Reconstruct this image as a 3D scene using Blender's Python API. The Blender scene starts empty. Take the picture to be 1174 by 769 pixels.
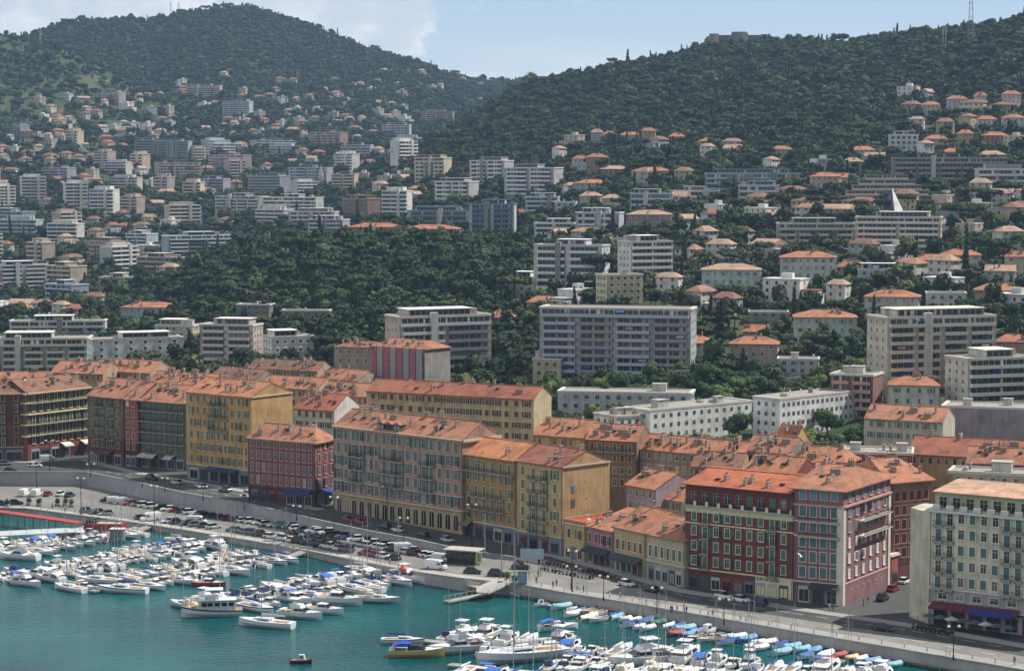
import bpy, math, random
from mathutils import Vector, Matrix
R = random.Random(7)
sc = bpy.context.scene
COL = sc.collection
# ------------------------------------------------------------------ camera
F0 = 2500.0; HZ = 195.0; CH = 90.0
PIT = math.atan((384.5-HZ)/F0)
cd = bpy.data.cameras.new('camera'); cam = bpy.data.objects.new('camera', cd); COL.objects.link(cam)
cam.location = (0,0,CH); cam.rotation_euler = (math.pi/2-PIT,0,0)
cd.sensor_width = 36.0; cd.lens = F0/1174.0*36.0; cd.clip_start = 1.0; cd.clip_end = 20000.0
sc.camera = cam
CP, SP = math.cos(PIT), math.sin(PIT)
def ray(px, py):
    a = px-587.0; b = 384.5-py
    return Vector((a, F0*CP+b*SP, -F0*SP+b*CP))
def G(px, py, z=0.0):            # point of the horizontal plane z seen at a photo pixel
    d = ray(px,py); t = (z-CH)/d.z
    return Vector((d.x*t, d.y*t, z))
def PY(px, py, Y):               # point at a given distance
    d = ray(px,py); t = Y/d.y
    return Vector((d.x*t, Y, CH+d.z*t))
def proj(v):
    x, y, z = v[0], v[1], v[2]-CH
    dep = y*CP - z*SP; up = y*SP + z*CP
    return 587.0+F0*x/dep, 384.5-F0*up/dep
def sm(a,b,x):
    t = (x-a)/(b-a); t = 0 if t<0 else 1 if t>1 else t
    return t*t*(3-2*t)
def hexc(h):
    r = [int(h[i:i+2],16)/255 for i in (0,2,4)]
    return tuple((c/12.92 if c<=.04045 else ((c+.055)/1.055)**2.4) for c in r)
# ------------------------------------------------------------------ materials
def newmat(name):
    m = bpy.data.materials.new(name); m.use_nodes = True
    nt = m.node_tree; b = nt.nodes['Principled BSDF']
    return m, nt, b
def N(nt, t, **k):
    n = nt.nodes.new(t)
    for a,v in k.items(): setattr(n,a,v)
    return n
def ramp(nt, fac, stops):
    n = nt.nodes.new('ShaderNodeValToRGB'); cr = n.color_ramp
    while len(cr.elements) < len(stops): cr.elements.new(.5)
    for e,(p,c) in zip(cr.elements, stops):
        e.position = p; e.color = (*c,1)
    nt.links.new(fac, n.inputs[0]); return n.outputs[0]
def noise(nt, scale, detail=3, co='Object', rough=.55, stretch=None):
    tc = N(nt,'ShaderNodeTexCoord'); n = N(nt,'ShaderNodeTexNoise')
    n.inputs['Scale'].default_value = scale; n.inputs['Detail'].default_value = detail
    n.inputs['Roughness'].default_value = rough
    if stretch:
        mp = N(nt,'ShaderNodeMapping'); mp.inputs['Scale'].default_value = stretch
        nt.links.new(tc.outputs[co], mp.inputs[0]); nt.links.new(mp.outputs[0], n.inputs[0])
    else: nt.links.new(tc.outputs[co], n.inputs[0])
    return n.outputs[0]
def mixc(nt, fac, a, b, mode='MIX'):
    n = N(nt,'ShaderNodeMix', data_type='RGBA', blend_type=mode)
    for s,v in ((0,fac),(6,a),(7,b)):
        if hasattr(v,'links'): nt.links.new(v, n.inputs[s])
        else: n.inputs[s].default_value = v if s==0 else (*v,1)
    return n.outputs[2]
_mc = {}
def cached(key, f):
    if key not in _mc: _mc[key] = f()
    return _mc[key]
def sc3(c,k): return tuple(max(0,min(1,x*k)) for x in c)
def desat(c,k):
    l=.3*c[0]+.6*c[1]+.1*c[2]; return tuple(l+(x-l)*k for x in c)
def wall(h, k=.88):
    def mk():
        c = sc3(desat(hexc(h),.70),k); m, nt, b = newmat('plaster_'+h)
        n1 = noise(nt,.22,4); n2 = noise(nt,1.6,3,stretch=(1,1,.12))
        base = ramp(nt, n1, [(.3,sc3(c,.70)),(.5,c),(.70,sc3(c,1.13))])
        st = ramp(nt, n2, [(.38,(.70,.69,.67)),(.58,(1,1,1))])
        nt.links.new(mixc(nt,.65,base,st,'MULTIPLY'), b.inputs['Base Color'])
        b.inputs['Roughness'].default_value = .9; return m
    return cached(('w',h,k), mk)
def plain(h, rough=.6, metal=0.0, k=1.0, var=.12, spec=.5, name='paint_'):
    def mk():
        c = sc3(hexc(h),k); m, nt, b = newmat(name+h)
        n1 = noise(nt,1.3,3)
        nt.links.new(ramp(nt,n1,[(.3,sc3(c,1-var)),(.7,sc3(c,1+var))]), b.inputs['Base Color'])
        b.inputs['Roughness'].default_value = rough; b.inputs['Metallic'].default_value = metal
        b.inputs['Specular IOR Level'].default_value = spec
        return m
    return cached(('p',h,rough,metal,k,spec), mk)
def tile(h):
    def mk():
        c = sc3(desat(hexc(h),.84),.93); m, nt, b = newmat('roof_tiles_'+h)
        big = noise(nt,.13,5,rough=.65); fine = noise(nt,2.2,3,rough=.7); st = noise(nt,.5,2)
        base = ramp(nt, big, [(.28,sc3((c[0]*.8,c[1]*.95,c[2]*1.1),.72)),(.5,c),(.70,sc3(c,1.14))])
        f = ramp(nt, fine, [(.3,(.60,.58,.56)),(.62,(1,1,1))])
        s = ramp(nt, st, [(.36,(.78,.76,.74)),(.5,(1,1,1))])
        tc_=N(nt,'ShaderNodeTexCoord'); vo=N(nt,'ShaderNodeTexVoronoi'); vo.inputs['Scale'].default_value=.33; nt.links.new(tc_.outputs['Object'],vo.inputs[0])
        vr=ramp(nt,vo.outputs['Color'],[(.15,(.74,.72,.74)),(.45,(1,1,1)),(.8,(1.0,.95,.9))]); base=mixc(nt,.75,base,vr,'MULTIPLY')
        x = mixc(nt,.8,base,f,'MULTIPLY'); x = mixc(nt,.7,x,s,'MULTIPLY')
        nt.links.new(x, b.inputs['Base Color']); b.inputs['Roughness'].default_value = .92
        b.inputs['Specular IOR Level'].default_value = .15
        bp = N(nt,'ShaderNodeBump'); bp.inputs['Strength'].default_value=.5; bp.inputs['Distance'].default_value=.25
        nt.links.new(fine, bp.inputs['Height']); nt.links.new(bp.outputs[0], b.inputs['Normal'])
        return m
    return cached(('t',h), mk)
def mk_glass():
    m, nt, b = newmat('window_glass')
    oi = N(nt,'ShaderNodeObjectInfo')
    nt.links.new(ramp(nt,oi.outputs['Random'],[(0,(.010,.013,.017)),(.6,(.03,.035,.04)),(.93,(.05,.055,.06)),(1,(.28,.28,.27))]), b.inputs['Base Color'])
    b.inputs['Roughness'].default_value=.12; b.inputs['Specular IOR Level'].default_value=.6
    return m
GLASS = mk_glass()
def mk_leaf(name, stops, far=False):
    m, nt, b = newmat(name)
    oi = N(nt,'ShaderNodeObjectInfo')
    c1 = ramp(nt, oi.outputs['Random'], stops)
    n2 = noise(nt,.35 if not far else .12,2)
    v = ramp(nt, n2, [(.3,(.62,.66,.62)),(.7,(1.0,1.0,.9))])
    c = mixc(nt,.8,c1,v,'MULTIPLY')
    nt.links.new(c, b.inputs['Base Color']); b.inputs['Roughness'].default_value=.7
    b.inputs['Specular IOR Level'].default_value=.2
    return m
LEAF = mk_leaf('foliage_broadleaf',[(0,(.022,.043,.014)),(.4,(.036,.068,.020)),(.75,(.055,.092,.026)),(.9,(.09,.14,.038)),(1,(.16,.20,.05))])
LEAFP = mk_leaf('foliage_pine',[(0,(.020,.038,.015)),(.8,(.045,.070,.024)),(1,(.07,.085,.03))])
LEAFC = mk_leaf('foliage_cypress',[(0,(.014,.028,.012)),(1,(.028,.045,.018))])
LEAFPALM = mk_leaf('foliage_palm',[(0,(.035,.055,.02)),(1,(.07,.095,.035))])
LEAFW = mk_leaf('foliage_woodland',[(0,(.016,.034,.014)),(.3,(.026,.050,.018)),(.6,(.035,.060,.021)),(.8,(.050,.076,.028)),(.92,(.070,.108,.034)),(1,(.115,.15,.05))], True)
BARK = plain('5b4a3c',.95,name='bark_')
ASPH = None
def mk_ground(name, c, big=.05, fine=.8, rough=.9, amp=.25):
    m, nt, b = newmat(name)
    n1 = noise(nt,big,5,rough=.65); n2 = noise(nt,fine,4,rough=.6)
    a = ramp(nt,n1,[(.3,sc3(c,1-amp)),(.7,sc3(c,1+amp))])
    f = ramp(nt,n2,[(.3,(.8,.8,.8)),(.7,(1,1,1))])
    nt.links.new(mixc(nt,.7,a,f,'MULTIPLY'), b.inputs['Base Color'])
    b.inputs['Roughness'].default_value = rough; b.inputs['Specular IOR Level'].default_value=.3
    return m
ASPH = mk_ground('asphalt',(.070,.070,.069),.06,.5,.85,.22)  # road tone darkened so its colour carries the facades' shade
QUAYM = mk_ground('quay_asphalt',(.19,.183,.168),.05,.25,.85,.3)
PAVE = mk_ground('paving',(.30,.29,.27),.1,.9,.85,.15)
STONE = mk_ground('quay_stone',(.36,.345,.32),.12,1.2,.85,.25)
STONED = mk_ground('retaining_stone',(.33,.33,.335),.08,1.0,.9,.28)
# ------------------------------------------------------------------ mesh builder
class MB:
    def __init__(s): s.v=[]; s.f=[]; s.m=[]; s.mats=[]; s.x=None
    def mi(s, mat):
        if mat not in s.mats: s.mats.append(mat)
        return s.mats.index(mat)
    def add(s, vs, fs, mat):
        k = len(s.v); i = s.mi(mat)
        if s.x is not None: vs = [s.x @ Vector(p) for p in vs]
        s.v.extend(tuple(p) for p in vs)
        for f in fs: s.f.append(tuple(j+k for j in f)); s.m.append(i)
        return s
    def box(s, x0,x1,y0,y1,z0,z1, mat):
        vs = [(x0,y0,z0),(x1,y0,z0),(x1,y1,z0),(x0,y1,z0),(x0,y0,z1),(x1,y0,z1),(x1,y1,z1),(x0,y1,z1)]
        return s.add(vs,[(3,2,1,0),(4,5,6,7),(0,1,5,4),(1,2,6,5),(2,3,7,6),(3,0,4,7)],mat)
    def prism(s, pts, z0, z1, mat):           # pts counter-clockwise xy ; z0,z1 number or list
        n=len(pts); a=[(p[0],p[1],z0[i] if isinstance(z0,(list,tuple)) else z0) for i,p in enumerate(pts)]
        b=[(p[0],p[1],z1[i] if isinstance(z1,(list,tuple)) else z1) for i,p in enumerate(pts)]
        fs=[tuple(range(n))[::-1], tuple(range(n,2*n))]+[(i,(i+1)%n,n+(i+1)%n,n+i) for i in range(n)]
        return s.add(a+b,fs,mat)
    def cyl(s, p, q, r0, r1, mat, n=8):
        p=Vector(p); q=Vector(q); d=(q-p).normalized()
        u=d.orthogonal().normalized(); w=d.cross(u); vs=[]
        for c,r in ((p,r0),(q,r1)):
            for i in range(n):
                a=2*math.pi*i/n; vs.append(c+(u*math.cos(a)+w*math.sin(a))*r)
        fs=[(i,(i+1)%n,n+(i+1)%n,n+i) for i in range(n)]+[tuple(range(n))[::-1],tuple(range(n,2*n))]
        return s.add(vs,fs,mat)
    def ball(s, c, rx, ry, rz, mat, n=10, m=6):
        vs=[(c[0],c[1],c[2]+rz)]; fs=[]
        for j in range(1,m):
            t=math.pi*j/m
            for i in range(n):
                a=2*math.pi*i/n; vs.append((c[0]+rx*math.sin(t)*math.cos(a),c[1]+ry*math.sin(t)*math.sin(a),c[2]+rz*math.cos(t)))
        vs.append((c[0],c[1],c[2]-rz)); L=len(vs)-1
        for i in range(n):
            fs.append((0,1+i,1+(i+1)%n)); fs.append((L,L-n+(i+1)%n,L-n+i))
            for j in range(m-2):
                a=1+j*n; fs.append((a+i,a+n+i,a+n+(i+1)%n,a+(i+1)%n))
        return s.add(vs,fs,mat)
    def loft(s, rings, mat, cap=True, closed=True):
        n=len(rings[0]); vs=[p for r in rings for p in r]; fs=[]
        for j in range(len(rings)-1):
            for i in range(n if closed else n-1):
                a=j*n+i; b=j*n+(i+1)%n; fs.append((a,b,b+n,a+n))
        if cap: fs.append(tuple(range(n))[::-1]); fs.append(tuple(range((len(rings)-1)*n,len(rings)*n)))
        return s.add(vs,fs,mat)
    def mesh(s, name, smooth=False):
        me = bpy.data.meshes.new(name); me.from_pydata(s.v,[],s.f)
        for m in s.mats: me.materials.append(m)
        me.polygons.foreach_set('material_index', s.m)
        if smooth: me.polygons.foreach_set('use_smooth',[True]*len(s.f))
        me.update(); return me
def link(name, me, parent=None, loc=(0,0,0), rz=0.0):
    o = bpy.data.objects.new(name, me); COL.objects.link(o)
    o.location = loc
    if rz: o.rotation_euler = (0,0,rz)
    if parent is not None: o.parent = parent
    return o
def tag(o, label=None, cat=None, group=None, kind=None):
    if label: o['label']=label
    if cat: o['category']=cat
    if group: o['group']=group
    if kind: o['kind']=kind
    return o
def struct(name, me, label=None):
    o = link(name, me); o['kind']='structure'
    if label: o['label']=label
    return o
KIDS = {}
def thing(name, loc, rz=0.0):
    return link(name, None, None, loc, rz)
def copy_tree(o, parent=None):
    c = o.copy(); COL.objects.link(c)
    if parent is not None: c.parent = parent
    for ch in kids(o): copy_tree(ch, c)
    return c
def kids(o):
    return KIDS.get(o.name, [])
def reg(o):                        # remember the children of a prototype once
    KIDS[o.name] = list(o.children)
    for c in o.children: reg(c)
    return o
def place(proto, loc, rz=0.0, s=1.0, first=None):
    c = copy_tree(proto); c.location = loc; c.rotation_euler=(0,0,rz)
    c.scale=(s,s,s) if not isinstance(s,tuple) else s
    return c
ALL = []      # (obj, desc, where-hint) for the label pass
ORD = ['','first','second','third','fourth','fifth','sixth','seventh','eighth','ninth','tenth','eleventh','twelfth','thirteenth','fourteenth','fifteenth','sixteenth','seventeenth','eighteenth','nineteenth','twentieth']
def ordw(n):
    if n<=20: return ORD[n]
    t={2:'twenty',3:'thirty',4:'forty',5:'fifty',6:'sixty',7:'seventy',8:'eighty',9:'ninety'}
    te={2:'twentieth',3:'thirtieth',4:'fortieth',5:'fiftieth',6:'sixtieth',7:'seventieth',8:'eightieth',9:'ninetieth'}
    if n>=100: return str(n)+'th'
    return te[n//10] if n%10==0 else t[n//10]+'-'+ORD[n%10]
# ------------------------------------------------------------------ light, sky, air
SUNV = Vector((.95,.31,0)).normalized(); EL = math.radians(52)
sl = bpy.data.lights.new('sun','SUN'); so = bpy.data.objects.new('sun',sl); COL.objects.link(so)
sl.energy = 4.9; sl.angle = math.radians(.53); sl.color=(1,.955,.89)
sdir = Vector((SUNV.x*math.cos(EL), SUNV.y*math.cos(EL), math.sin(EL)))
so.rotation_euler = sdir.to_track_quat('Z','Y').to_euler(); so.location=(300,100,600)
w = bpy.data.worlds.new('World'); sc.world = w; w.use_nodes = True
nt = w.node_tree; bg = nt.nodes['Background']
sky = N(nt,'ShaderNodeTexSky', sky_type='NISHITA'); sky.sun_disc=False
sky.sun_elevation = EL; sky.sun_rotation = math.atan2(SUNV.x,SUNV.y); sky.altitude=50
sky.air_density=1.0; sky.dust_density=1.2; sky.ozone_density=1.0
tc = N(nt,'ShaderNodeTexCoord')
sp = N(nt,'ShaderNodeSeparateXYZ'); nt.links.new(tc.outputs['Generated'], sp.inputs[0])
def cn(scale, stretch, det=6, ro=.55):
    mp = N(nt,'ShaderNodeMapping'); mp.inputs['Scale'].default_value = stretch
    nt.links.new(tc.outputs['Generated'], mp.inputs[0])
    n = N(nt,'ShaderNodeTexNoise'); n.inputs['Scale'].default_value=scale; n.inputs['Detail'].default_value=det
    n.inputs['Roughness'].default_value=ro; nt.links.new(mp.outputs[0], n.inputs[0]); return n.outputs[0]
def mth(op,a,b=None,clamp=False):
    n = N(nt,'ShaderNodeMath',operation=op,use_clamp=clamp)
    for i,v in ((0,a),(1,b)):
        if v is None: continue
        if hasattr(v,'links'): nt.links.new(v,n.inputs[i])
        else: n.inputs[i].default_value=v
    return n.outputs[0]
def mr(v,a,b,c=0.,d=1.):
    n = N(nt,'ShaderNodeMapRange'); n.clamp=True; n.interpolation_type='SMOOTHSTEP'
    nt.links.new(v,n.inputs[0])
    for i,x in enumerate((a,b,c,d)): n.inputs[i+1].default_value=x
    return n.outputs[0]
cu = cn(14,(1,1,1.9),8,.6)                      # cumulus bank, to the left of the view
bank = mth('MULTIPLY', mr(sp.outputs[0],.010,-.10), mr(sp.outputs[2],.028,.062))
cov = mth('ADD', mth('MULTIPLY',bank,.30), cu)
m1 = mr(cov,.57,.65)
lowb = mth('MULTIPLY', mr(sp.outputs[2],.066,.040), mr(cn(9,(1,1,5),5),.44,.60)) # pale streaks near the horizon
thin = mth('MULTIPLY', mth('MULTIPLY', mr(cn(5,(1,1,4),5),.46,.70), .35), mr(sp.outputs[2],.16,.08))
m2 = mth('MAXIMUM', mth('MULTIPLY',lowb,.65), thin)
shade = mr(cn(22,(1,1,1.6),5),.38,.62)
sk = N(nt,'ShaderNodeMix',data_type='RGBA'); nt.links.new(m2,sk.inputs[0]); hzn = N(nt,'ShaderNodeMix',data_type='RGBA'); nt.links.new(mth('MULTIPLY',mth('MULTIPLY',mr(sp.outputs[2],.115,.08),mr(sp.outputs[1],.3,.8)),.94),hzn.inputs[0]); nt.links.new(mixc(nt,1.0,sky.outputs[0],(.36,.40,.46),'MULTIPLY'),hzn.inputs[6])  # bright horizon band only ahead of camera, shaped to cut fill on facades
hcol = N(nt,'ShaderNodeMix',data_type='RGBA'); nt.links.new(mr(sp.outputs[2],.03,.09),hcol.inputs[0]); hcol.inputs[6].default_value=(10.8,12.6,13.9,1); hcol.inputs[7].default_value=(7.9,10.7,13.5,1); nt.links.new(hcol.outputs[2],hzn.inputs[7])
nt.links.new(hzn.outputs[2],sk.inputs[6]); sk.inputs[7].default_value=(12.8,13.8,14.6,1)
ccol = N(nt,'ShaderNodeMix',data_type='RGBA'); nt.links.new(shade,ccol.inputs[0]); ccol.inputs[6].default_value=(10.6,11.6,12.9,1); ccol.inputs[7].default_value=(15.6,15.8,16,1)
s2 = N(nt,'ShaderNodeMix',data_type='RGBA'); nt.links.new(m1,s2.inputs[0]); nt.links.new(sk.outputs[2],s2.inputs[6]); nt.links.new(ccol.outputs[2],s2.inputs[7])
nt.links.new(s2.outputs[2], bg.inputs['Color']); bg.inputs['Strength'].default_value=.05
vs = sc.view_settings; vs.view_transform='Standard'; vs.look='None'; vs.gamma=1; vs.exposure=0.38; vs.use_curve_mapping=False
cy = sc.cycles
cy.use_denoising=True; cy.max_bounces=5; cy.diffuse_bounces=2; cy.glossy_bounces=2; cy.transmission_bounces=2
cy.volume_bounces=0; cy.transparent_max_bounces=4; cy.caustics_reflective=False; cy.caustics_refractive=False
cy.use_adaptive_sampling=True; cy.adaptive_threshold=.012
try: cy.denoiser='OPENIMAGEDENOISE'; cy.denoising_prefilter='ACCURATE'
except Exception: pass
# ------------------------------------------------------------------ water-front stations  (px, y facade, y wall top, y quay edge, z road, z quay)
WZ = -5.0
ST = [(-420,500,528,560,0,-3.7),(-200,514,536,573,0,-3.7),(-60,525,542,582,0,-3.7),(30,529,542.5,583,0,-3.7),(100,526,543,592,0,-3.7),(160,541,555,600,0,-3.7),(213,550,567,608,0,-3.7),
 (288,563,580,620,0,-3.7),(361,581,597,633,0,-3.7),(420,594,610,645,-.6,-3.2),(480,604,621,656,-1.2,-2.6),(529,615,632,663,-1.6,-2.3),
 (591,628,641,669,-2.2,-2.4),(645,638,653,679,-2.5,-2.5),(703,652,666,688,-2.5,-2.5),(786,676,689,702,-2.5,-2.5),(907,695,708,723,-2.5,-2.5),
 (1045,715,729,746,-2.5,-2.5),(1174,738,752,768,-2.5,-2.5),(1400,782,800,812,-2.5,-2.5),(1900,880,900,910,-2.5,-2.5)]
FL=[G(s[0],s[1],s[4]) for s in ST]; WL=[G(s[0],s[2],s[4]) for s in ST]
QL=[G(s[0],s[3],s[5]) for s in ST]; WB=[Vector((w.x,w.y,s[5])) for w,s in zip(WL,ST)]
def behind(x,y):                 # metres behind the facade line (negative = harbour side)
    best=1e9; sg=1
    for a,b in zip(FL,FL[1:]):
        ex,ey=b.x-a.x,b.y-a.y; L2=ex*ex+ey*ey
        t=((x-a.x)*ex+(y-a.y)*ey)/L2; t=0 if t<0 else 1 if t>1 else t
        dx,dy=x-a.x-ex*t,y-a.y-ey*t; d=math.hypot(dx,dy)
        if d<best: best=d; sg = 1 if ex*(y-a.y)-ey*(x-a.x)>0 else -1
    return best*sg
def gz(x,y): return -2.5*sm(-62,8,x)*sm(640,570,y)
TC = {
 -500:[(700,516),(900,445),(1050,409),(1250,368),(1500,325),(1800,270),(2200,190),(2700,100),(3200,20),(3800,40),(4800,90)],
 0:[(700,516),(780,483),(900,445),(1050,409),(1250,368),(1500,325),(1800,268),(2200,205),(2700,125),(3100,41),(3400,70),(3800,60),(4800,100)],
 80:[(700,516),(780,483),(900,445),(1050,409),(1250,365),(1500,320),(1800,265),(2200,208),(2700,140),(3000,70),(3100,60),(3400,70),(3700,30),(4800,100)],
 180:[(700,516),(780,483),(900,440),(1000,400),(1250,345),(1500,312),(1800,268),(2200,212),(2700,155),(2900,118),(3200,105),(3700,28),(4100,50),(4800,100)],
 210:[(700,516),(780,482),(900,435),(1000,395),(1150,335),(1250,325),(1500,305),(1800,262),(2200,212),(2700,158),(3100,110),(3700,19),(4100,50),(4800,100)],
 290:[(700,514),(780,478),(860,435),(980,382),(1150,300),(1250,297),(1500,287),(1800,250),(2200,212),(2700,158),(3200,92),(3720,12),(4200,50),(4800,100)],
 345:[(700,513),(780,474),(860,430),(980,375),(1150,292),(1250,290),(1500,278),(1800,242),(2200,205),(2700,158),(3200,104),(3700,29),(4200,60),(4800,100)],
 400:[(700,512),(780,470),(850,428),(950,378),(1150,290),(1250,286),(1500,268),(1800,232),(2200,196),(2700,158),(3200,106),(3700,52),(4300,80),(4800,110)],
 480:[(700,508),(780,462),(850,422),(950,372),(1150,288),(1300,276),(1500,258),(1800,208),(2000,172),(2200,180),(2700,165),(3200,118),(3600,76),(4300,100),(4800,120)],
 550:[(700,505),(780,452),(850,412),(950,357),(1150,296),(1300,275),(1500,245),(1800,178),(2050,130),(2300,150),(3000,140),(4000,96),(4500,118),(4800,130)],
 600:[(700,500),(780,445),(900,376),(1050,330),(1250,285),(1500,236),(1800,165),(2100,103),(2400,135),(3200,125),(4200,96),(4500,112),(4800,130)],
 680:[(690,503),(740,460),(780,437),(900,362),(1050,312),(1250,262),(1500,210),(1800,140),(2100,86),(2400,130),(4200,120),(4800,150)],
 750:[(690,503),(740,455),(780,430),(900,348),(1050,300),(1250,246),(1500,190),(1800,122),(2100,72),(2400,120),(4800,150)],
 830:[(690,503),(740,455),(780,425),(900,345),(1050,294),(1250,236),(1500,175),(1800,106),(2150,54),(2400,90),(4800,150)],
 900:[(690,503),(740,455),(780,422),(900,347),(1050,290),(1250,230),(1500,164),(1800,96),(2100,54),(2400,90),(4800,150)],
 1050:[(680,503),(720,455),(780,420),(900,345),(1050,286),(1250,220),(1500,148),(1750,86),(1950,42),(2300,80),(4800,150)],
 1174:[(670,503),(720,455),(780,415),(900,340),(1050,276),(1250,206),(1500,126),(1750,22),(2000,40),(4800,120)],
 1700:[(660,503),(720,445),(780,405),(900,325),(1050,255),(1250,180),(1500,96),(1750,-10),(2000,0),(4800,100)]}
TCK = sorted(TC); TCZ = {k:[(Y,90+(195-y)/2500*Y) for Y,y in TC[k]] for k in TCK}
def colz(k,Y):
    L=TCZ[k]
    if Y<=L[0][0]:
        return L[0][1]*max(0,(Y-620)/(L[0][0]-620)) if Y>620 else 0
    for (a,za),(b,zb) in zip(L,L[1:]):
        if Y<=b:
            t=(Y-a)/(b-a); return za+(zb-za)*t
    return L[-1][1]
def hz0(X,Y):
    p=587+X/Y*2500
    if p<=TCK[0]: return colz(TCK[0],Y)
    for a,b in zip(TCK,TCK[1:]):
        if p<=b:
            t=(p-a)/(b-a); return colz(a,Y)*(1-t)+colz(b,Y)*t
    return colz(TCK[-1],Y)
from mathutils import noise as mnoise
def hz(X,Y):
    z=hz0(X,Y)
    if Y>1000:
        k=sm(1000,2600,Y)
        z+=mnoise.noise(Vector((X/140,Y/140,0)))*6*k+mnoise.noise(Vector((X/45,Y/45,3)))*2.5*k
    return z+gz(X,Y)
def GT(px,py,y0=640):            # terrain point seen at a photo pixel
    Y=y0
    d=ray(px,py); prev=None
    while Y<4700:
        t=Y/d.y; z=CH+d.z*t
        if z<=hz(d.x*t,Y):
            for _ in range(3):
                Y-=1.5 if Y<1500 else 4
                t=Y/d.y
                if CH+d.z*t>hz(d.x*t,Y): break
            t=Y/d.y; X=d.x*t; return Vector((X,Y,hz(X,Y)))
        Y+=3 if Y<1500 else 8
    t=4000/d.y; return Vector((d.x*t,4000,hz(d.x*t,4000)))
# ------------------------------------------------------------------ terrain sheet
rows=[]; Y=395.0
while Y<5200:
    rows.append(Y); Y+= 5 if Y<760 else 9 if Y<1100 else 16 if Y<2300 else 30
colsx=[-520+i*11 for i in range(203)]
mb=MB(); 
for Y in rows:
    for p in colsx:
        X=(p-587)/2500*Y; z=hz(X,Y)-.12
        if Y<760:
            d=behind(X,Y)
            if d<9: z=-9
        mb.v.append((X,Y,z))
nc=len(colsx)
for j in range(len(rows)-1):
    for i in range(nc-1):
        a=j*nc+i; mb.f.append((a,a+1,a+nc+1,a+nc)); mb.m.append(0)
def mk_terr():
    m, nt, b = newmat('hillside_ground')
    geo=N(nt,'ShaderNodeNewGeometry'); n1=N(nt,'ShaderNodeTexNoise'); n1.inputs['Scale'].default_value=.012; n1.inputs['Detail'].default_value=7
    n1.inputs['Roughness'].default_value=.7
    nt.links.new(geo.outputs['Position'],n1.inputs[0])
    c=ramp(nt,n1.outputs[0],[(.3,(.025,.042,.018)),(.5,(.045,.068,.028)),(.66,(.10,.095,.052)),(.8,(.20,.175,.12))])
    nt.links.new(c,b.inputs['Base Color']); b.inputs['Roughness'].default_value=1; b.inputs['Specular IOR Level'].default_value=.1
    return m
mb.mats=[mk_terr()]
struct('ground', mb.mesh('ground',True))
# ------------------------------------------------------------------ water
m, nt_, b = newmat('harbour_water')
n1=noise(nt_,.02,3); 
n9=noise(nt_,.035,5,rough=.65,stretch=(.6,2.2,1)); nt_.links.new(mixc(nt_,.55,ramp(nt_,n1,[(.35,(.0005,.055,.062)),(.65,(.0012,.090,.093))]),ramp(nt_,n9,[(.35,(.5,.58,.62)),(.55,(1,1,1)),(.72,(1.0,1.0,1.0))]),'MULTIPLY'), b.inputs['Base Color'])
b.inputs['Roughness'].default_value=.11; b.inputs['IOR'].default_value=1.33; b.inputs['Specular IOR Level'].default_value=.16
wv=noise(nt_,.55,4,rough=.6,stretch=(1,1.7,1)); w2=noise(nt_,.06,3)
ad=N(nt_,'ShaderNodeMath',operation='ADD'); nt_.links.new(wv,ad.inputs[0]); nt_.links.new(w2,ad.inputs[1])
bp=N(nt_,'ShaderNodeBump'); bp.inputs['Strength'].default_value=.55; bp.inputs['Distance'].default_value=.35
nt_.links.new(ad.outputs[0],bp.inputs['Height']); nt_.links.new(bp.outputs[0],b.inputs['Normal'])
mb=MB(); mb.add([(-900,-100,WZ),(900,-100,WZ),(900,900,WZ),(-900,900,WZ)],[(0,1,2,3)],m)
struct('water', mb.mesh('water'))
# ------------------------------------------------------------------ road, pavement, quay
def strip(name,a,b,mat,dz=0,side=0):
    mb=MB(); n=len(a); vs=[]
    for p,q in zip(a,b): vs+= [(p.x,p.y,p.z+dz),(q.x,q.y,q.z+dz)]
    mb.add(vs,[(2*i,2*i+1,2*i+3,2*i+2) for i in range(n-1)],mat)
    return struct(name, mb.mesh(name))
def lerpl(a,b,t): return [p.lerp(q,t) for p,q in zip(a,b)]
def back(L,d):                   # push a line away from the harbour
    out=[]
    for i,p in enumerate(L):
        q=L[min(i+1,len(L)-1)]-L[max(i-1,0)]; q.z=0; q.normalize()
        out.append(p+Vector((-q.y,q.x,0))*d)
    return out
FB=back(FL,11)
road=strip('road',FB,WL,ASPH)
# quay: from wall foot to quay edge, with its stone face down into the water
mb=MB(); vs=[]
for p,q in zip(WB,QL): vs+=[(p.x,p.y,p.z),(q.x,q.y,q.z)]
n=len(WB); mb.add(vs,[(2*i,2*i+1,2*i+3,2*i+2) for i in range(n-1)],QUAYM)
struct('quay', mb.mesh('quay'))
def ribbon(L, w, z0, z1, mat, mbx=None, off=0.0):     # a wall or kerb that follows a line
    mbx=mbx or MB(); A=back(L,off+w/2); B=back(L,off-w/2)
    rings=[[(a.x,a.y,a.z+z0),(b.x,b.y,b.z+z0),(b.x,b.y,b.z+z1),(a.x,a.y,a.z+z1)] for a,b in zip(A,B)]
    mbx.loft(rings,mat); return mbx
def dens(L,n=4):
    out=[]
    for a,b in zip(L,L[1:]):
        for k in range(n): out.append(a.lerp(b,k/n))
    return out+[L[-1]]
# quay wall (stone) with pale coping
t=thing('quay_wall',QL[10]); tag(t,'grey stone quay wall with pale coping along the water','quay wall')
def rel(L,o): return [p-o for p in L]
def P0(o): return Vector(o.location)
mbq=ribbon(rel(QL,P0(t)),.8,-5.5,-.02,STONE); q1=link('wall',mbq.mesh('quay_wall_stone'),t)
mbq=ribbon(rel(QL,P0(t)),1.1,0,.30,PAVE); link('coping',mbq.mesh('coping'),t)
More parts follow.
